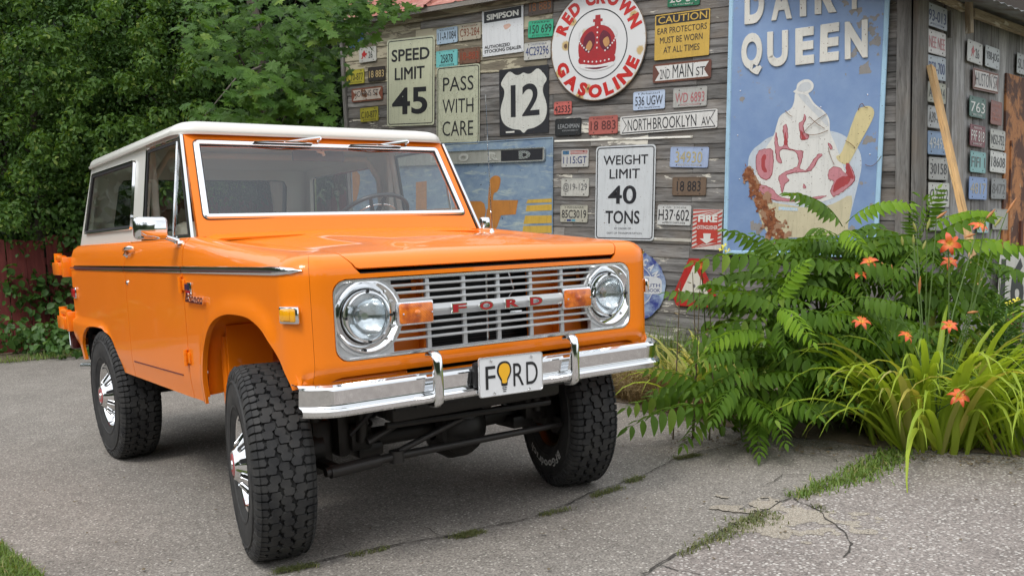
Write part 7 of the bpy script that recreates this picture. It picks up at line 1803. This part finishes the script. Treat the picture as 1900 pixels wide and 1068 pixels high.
# --- daylilies
def blade_mesh(i, mat):
    rr_ = random.Random(i*13+5); N = 9; vs = []; fs = []; L_ = 1.0; w0 = .037; a = radians(rr_.uniform(48, 78)); p = V((0, 0, 0)); bend = rr_.uniform(2.4, 3.5)
    tw = rr_.uniform(-.5, .5)
    for k in range(N+1):
        t = k/N; w_ = w0*(.75+.4*sin(pi*min(1, t*1.2)))*(1-t**3)*.5; sd = V((sin(tw*t)*.5, 1, 0)).normalized()
        up_ = V((-sin(a), 0, cos(a)))
        vs += [p-sd*w_+up_*w_*.5, p, p+sd*w_+up_*w_*.5]; p = p+V((cos(a), 0, sin(a)))*(L_/N); a -= bend*(t**.9)/N*1.6
    fs = [(3*k+j, 3*k+j+1, 3*k+3+j+1, 3*k+3+j) for k in range(N) for j in (0, 1)]
    me = bpy.data.meshes.new('leaf'); me.from_pydata([tuple(v) for v in vs], [], fs); me.materials.append(mat); me.polygons.foreach_set('use_smooth', [True]*len(fs)); return me
BL = [blade_mesh(i, LILYL) for i in range(8)]; BD = [blade_mesh(i+30, LILYD) for i in range(4)]
def lily(label, c, n, r, l0, l1, meshes, dirs=None):
    t = empty('daylily', tuple(c)); tag(t, label, 'plant')
    for k in range(n):
        a = rv.uniform(0, 2*pi) if dirs is None else rv.gauss(*dirs); q = r*sqrt(rv.random()); o = link('leaf', rv.choice(meshes), None, t); s_ = rv.uniform(l0, l1)
        o.location = (cos(a)*q*.9+rv.gauss(0, .02), sin(a)*q*.9+rv.gauss(0, .02), 0); o.rotation_euler = (rv.gauss(0, .08), rv.gauss(-.05, .16), a+rv.gauss(0, .35)); o.scale = (s_, s_*rv.uniform(.85, 1.2), s_)
    return t
c1 = ground_pt(1705, 822)+V((0, .08, 0)); LA = lily('large daylily clump with arching yellow-green leaves and orange flowers at the right', c1, 230, .38, .62, 1.12, BL+BD[:1])
c2 = ground_pt(1620, 800)+V((0, .15, 0)); lily('smaller daylily clump on the left flank of the large one', c2, 75, .16, .55, .85, BL)
c3 = ground_pt(1840, 790)+V((0, .15, 0)); lily('daylily clump spilling out at the right edge of the photo', c3, 95, .22, .60, .95, BL)
c6 = ground_pt(1885, 850)+V((0, .16, 0)); lily('low daylily clump in the lower right corner of the bed', c6, 70, .22, .55, .95, BL)
c4 = ground_pt(1290, 765)+V((0, .15, 0)); lily('pale yellowing daylily clump between the bumper and the shrub', c4, 80, .22, .50, .80, BD+BL[:2])
c5 = ground_pt(1215, 742)+V((0, .15, 0)); lily('thin half-dry daylily clump just behind the bumper end', c5, 40, .14, .35, .58, BD)
PETO = NT('lily_petal'); _c = PETO.coord(); _l = PETO.n('ShaderNodeVectorMath', operation='LENGTH'); PETO.l(_c, _l.inputs[0]); PETO.set(Base_Color=PETO.ramp(_l.outputs['Value'], [(.10, (.62, .34, .03)), (.32, (.62, .13, .015)), (.8, (.52, .060, .018))]), Roughness=.5); PETO = PETO.m
def petal_mesh(w_):
    vs = []; N = 6
    for k in range(N+1):
        t = k/N; ww = w_*(.25+sin(pi*min(1, t*.95+.03))*.75)*(1 if t < .98 else .2)*.5; z = .38*t-.62*t**3.0; x = t*.95; vs += [(x, -ww, z+.05*ww/w_), (x, 0, z), (x, ww, z+.05*ww/w_)]
    me = bpy.data.meshes.new('petal'); me.from_pydata(vs, [], [(3*k+j, 3*k+j+1, 3*k+3+j+1, 3*k+3+j) for k in range(N) for j in (0, 1)]); me.materials.append(PETO); me.polygons.foreach_set('use_smooth', [True]*12); return me
PW, PN = petal_mesh(.50), petal_mesh(.36)
mb = MB()
for k in range(6): a = k*pi/3+.2; mb.tube([(0, 0, .02), (cos(a)*.12, sin(a)*.12, .35), (cos(a)*.22, sin(a)*.22, .62)], [.012, .010, .016], 4)
mb.lathe([(0, .0), (.02, .09), (-.12, .06), (-.30, .035)], 8, Matrix.Rotation(pi/2, 4, 'X')); _o = mb.build('flower', simple('lily_throat', (.55, .35, .04), .5)); FCORE = _o.data; bpy.data.objects.remove(_o)
def flower(px, py, d, R_, parent, po, face, base):
    c = V(pxp(px, py, d)); n = face.normalized(); x = n.orthogonal().normalized(); y = n.cross(x); f = link('flower', FCORE, None, parent); f.matrix_local = frameM(c-po, x*R_, y*R_, n*R_)
    a0 = rv.random()*2
    for k in range(6):
        p = link('petal', PW if k % 2 else PN, None, f); p.rotation_euler = (rv.gauss(0, .1), rv.gauss(0, .12), a0+k*pi/3)
    mb = MB(); mid = lerp(base, c, .6)+V((rv.uniform(-.05, .05), rv.uniform(-.05, .05), .02)); mb.tube([base-po, mid-po, c-n*R_*.4-po], [.0045, .004, .003], 6); mb.build('stem', STEMG, parent, smooth=60)
UPV = V((0, 0, 1)); la = V(LA.location)
for px, py, d, R_, f in ((1762, 452, 5.0, .068, tocam+UPV*.15), (1817, 420, 5.15, .060, tocam*.6+UPV*.9+RIGHT*.4), (1762, 486, 5.1, .052, tocam*.7+UPV*.6), (1613, 486, 5.0, .054, tocam*.6+UPV*.75), (1596, 510, 5.0, .054, tocam*.25+UPV), (1598, 597, 4.8, .056, tocam*.5+UPV*.9), (1682, 623, 4.75, .050, tocam*.5+UPV*.8+RIGHT*.5), (1762, 604, 4.85, .048, tocam*.6+UPV*.5), (1780, 735, 4.5, .060, tocam*.7+UPV*.5)):
    flower(px, py, d, R_, LA, la, f, la+V((rv.uniform(-.1, .1), rv.uniform(-.1, .1), 0)))
l4 = bpy.data.objects['daylily.004']; flower(1298, 492, 5.2, .045, l4, V(l4.location), tocam*.6+UPV*.4+RIGHT*-.5, V(l4.location)+V((0, .1, 0)))
mb = MB(); buds = []
BUDM = simple('lily_bud', (.40, .16, .05), .5); BUDG = simple('lily_bud_green', (.25, .26, .06), .5)
for px, py, ang, L_, gm in ((1738, 405, .6, .07, 0), (1830, 405, .8, .07, 0), (1868, 395, 1.0, .10, 0), (1700, 430, 1.9, .06, 1), (1695, 455, 1.6, .06, 1), (1712, 462, 1.2, .05, 1), (1655, 520, 1.6, .09, 0), (1645, 500, 2.2, .05, 0), (1720, 425, 1.3, .06, 1), (1705, 545, 1.5, .10, 0), (1795, 580, .1, .06, 0), (1675, 455, 1.7, .05, 1), (1845, 420, .9, .07, 1), (1790, 440, .3, .06, 0)):
    c = V(pxp(px, py, rv.uniform(4.9, 5.2))); d = RIGHT*cos(ang)+UPV*sin(ang); mb = MB(); mb.tube([c-la, c+d*L_*.5-la, c+d*L_-la], [.004, .009, .002], 7); mb.build('bud', BUDG if gm else BUDM, LA, smooth=60)
for px, py in ((1700, 430), (1655, 520), (1830, 400), (1868, 395), (1720, 425), (1738, 405), (1695, 450), (1840, 425)):
    c = V(pxp(px, py, rv.uniform(4.95, 5.2))); b = la+V((rv.uniform(-.1, .1), rv.uniform(-.1, .1), 0)); mid = lerp(b, c, .6)+V((rv.uniform(-.04, .04), rv.uniform(-.04, .04), 0)); mb = MB(); mb.tube([b-la, mid-la, c-la], [.005, .004, .003], 6); mb.build('stem', STEMG, LA, smooth=60)
# --- tall weeds with narrow leaves
def weed(label, base, top, nleaf, L_, mat, fl=None, group=None, wide=.16, stemm=None):
    t = empty('tall_weed', tuple(base)); tag(t, label, 'weed', group); b = V(base); tp = V(top)-b; mid = tp*.5+V((rv.uniform(-.04, .04), rv.uniform(-.04, .04), 0)); mb = MB(); mb.tube([(0, 0, 0), mid, tp], [.005, .004, .002], 6); mb.build('stem', stemm or STEMG, t, smooth=60)
    if nleaf:
        ts = NR.uniform(.12, 1.0, nleaf); C_ = np.array([(tp*float(q)) for q in ts]); a = NR.uniform(0, 2*pi, nleaf); D_ = np.stack([np.cos(a), np.sin(a), NR.uniform(.1, .9, nleaf)], 1); C_ = C_+norm(D_)*L_*.45; N_ = np.stack([-np.cos(a)*.5, -np.sin(a)*.5, np.ones(nleaf)], 1)
        o = leaf_cloud('foliage', C_, D_, N_, NR.uniform(.6, 1.2, nleaf)*L_*(1.1-.5*ts), mat, t, wide, .2); tag(o, kind='stuff')
    for (dx, dz) in (fl or []):
        mb = MB()
        for k in range(4):
            a = k*pi/2; mb.add([(0, 0, 0), (.016*cos(a-.5), .016*sin(a-.5), .012), (.024*cos(a), .024*sin(a), .012), (.016*cos(a+.5), .016*sin(a+.5), .012)], [(0, 1, 2, 3)], Matrix.Translation(tp+V((dx, 0, dz)))@Matrix.Rotation(.6, 4, 'X'))
        mb.build('blossom', simple('yellow_blossom', (.70, .62, .05), .5), t)
    return t
GW = 'tall narrow-leaved weeds at the right'
for i, (px, py, d, lab) in enumerate(((1852, 490, 5.3, 'narrow-leaved weed in front of the numbered white board'), (1880, 555, 5.1, 'yellow-flowered weed at the right edge of the photo'), (1868, 580, 5.0, 'bushy narrow-leaved weed right of the lily stems'), (1842, 560, 5.2, 'narrow-leaved weed left of the numbered board'), (1895, 600, 5.0, 'narrow-leaved weed cut by the right edge'))):
    tp = V(pxp(px, py, d)); b = V((tp.x+rv.uniform(-.05, .05), tp.y+rv.uniform(-.05, .1), 0)); weed(lab, b, tp, 150, .10, WEEDL, [(0.02, -.01), (-.02, -.03)] if i == 1 else None, GW)
tp = V(pxp(1345, 458, 5.4)); weed('tall weed with small yellow flowers in front of the blue sign corner', V((tp.x+.2, tp.y-.1, 0)), tp, 46, .11, WEEDL, [(0, 0), (.025, -.03), (-.02, -.02), (.01, -.06)])
tp = V(pxp(1712, 360, 5.5)); weed('upright leafy weed in front of the plates by the corner post', V((tp.x-.02, tp.y, 0)), tp, 70, .12, SUML, None, None, .35)
for i, (px, py, lab) in enumerate(((1262, 522, 'leftmost dry brown seed stalk in front of the warning triangle'), (1285, 505, 'dry brown seed stalk crossing the left side of the warning triangle'), (1300, 510, 'dry brown seed stalk crossing the middle of the warning triangle'), (1312, 518, 'rightmost dry brown seed stalk in front of the warning triangle'))):
    tp = V(pxp(px, py, 5.4)); weed(lab, V((tp.x+rv.uniform(.0, .1), tp.y-.1, 0)), tp, 9, .05, STRAW, None, 'dry seed stalks by the triangle', .3, STEMR)
# filler foliage low inside the bed, so that the shrub reads as dense
fp = []
for _ in range(60):
    px = rv.uniform(1330, 1880); py = rv.uniform(600, 790); fp.append((pxp(px, py, rv.uniform(5.35, 5.9)), rv.uniform(.12, .22), .9))
fp = [((x, y, max(z, .08)), r, q) for (x, y, z), r, q in fp]
cloud_at('undergrowth', 'dark mixed undergrowth between the shrub and the barn', 'weeds', fp, 100, .085, SUML, kind='stuff', aspect=.42)
# --- woods on the far side of the yard, beyond and beside the camera
cl = []
for k in range(110):
    a = radians(rv.uniform(150, 385)); R_ = rv.uniform(19, 26); cl.append(((3+R_*cos(a), -2+R_*sin(a), rv.uniform(.8, 7.5)), rv.uniform(1.6, 2.6), 1.0))
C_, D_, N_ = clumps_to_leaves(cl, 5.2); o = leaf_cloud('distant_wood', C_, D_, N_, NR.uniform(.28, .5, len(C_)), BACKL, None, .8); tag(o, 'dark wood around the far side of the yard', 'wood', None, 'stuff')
BACKDROP = NT('backdrop_green'); _c = BACKDROP.coord(); BACKDROP.set(Base_Color=BACKDROP.mix(BACKDROP.noise(_c, 1.2, 6), (.012, .022, .008), (.035, .055, .02)), Roughness=.95); BACKDROP.bump(BACKDROP.noise(_c, 2, 6), 1.0, .5)
mb = MB(); vs = []; N = 90  # unseen dark ring, added to keep bright sky gaps out of the window reflections
for i in range(N+1):
    a = radians(lerp(100, 400, i/N))
    for R_, z in ((27, -.02), (31, 5+1.5*noise.noise(V((cos(a)*3, sin(a)*3, 0)))), (40, 9.5+2.5*noise.noise(V((cos(a)*4, sin(a)*4, 5))))): vs.append((3+R_*cos(a), -2+R_*sin(a), z))
mb.add(vs, [(3*i+k, 3*i+k+1, 3*i+k+4, 3*i+k+3) for i in range(N) for k in range(2)]); tag(mb.build('reflection_backdrop', BACKDROP.m, None, smooth=80), kind='structure')
# small litter on the asphalt
mb = MB()
for _ in range(160):
    px, py = rv.uniform(0, 1900), rv.uniform(690, 1060); g = ground_pt(px, py); r = rv.uniform(.004, .010); a = rv.uniform(0, 6); n = 5
    mb.add([(g.x+r*rv.uniform(.6, 1.2)*cos(a+2*pi*k/n), g.y+r*rv.uniform(.6, 1.2)*sin(a+2*pi*k/n), .009+rv.uniform(0, .006)) for k in range(n)], [tuple(range(n))])
for _ in range(420):
    px, py = rv.uniform(1240, 1900), 0; py = lerp(815, 862, (px-1240)/660)+rv.gauss(0, 8); g = ground_pt(px, py); r = rv.uniform(.004, .014); a = rv.uniform(0, 6); n = 5
    mb.add([(g.x+r*rv.uniform(.3, 1.3)*cos(a+2*pi*k/n), g.y+r*rv.uniform(.3, 1.3)*sin(a+2*pi*k/n), .009+rv.uniform(0, .010)) for k in range(n)], [tuple(range(n))])
tag(mb.build('litter', simple('dead_leaf_bits', (.13, .10, .06), .8)), 'scattered bits of dead leaf on the asphalt', 'litter', None, 'stuff')
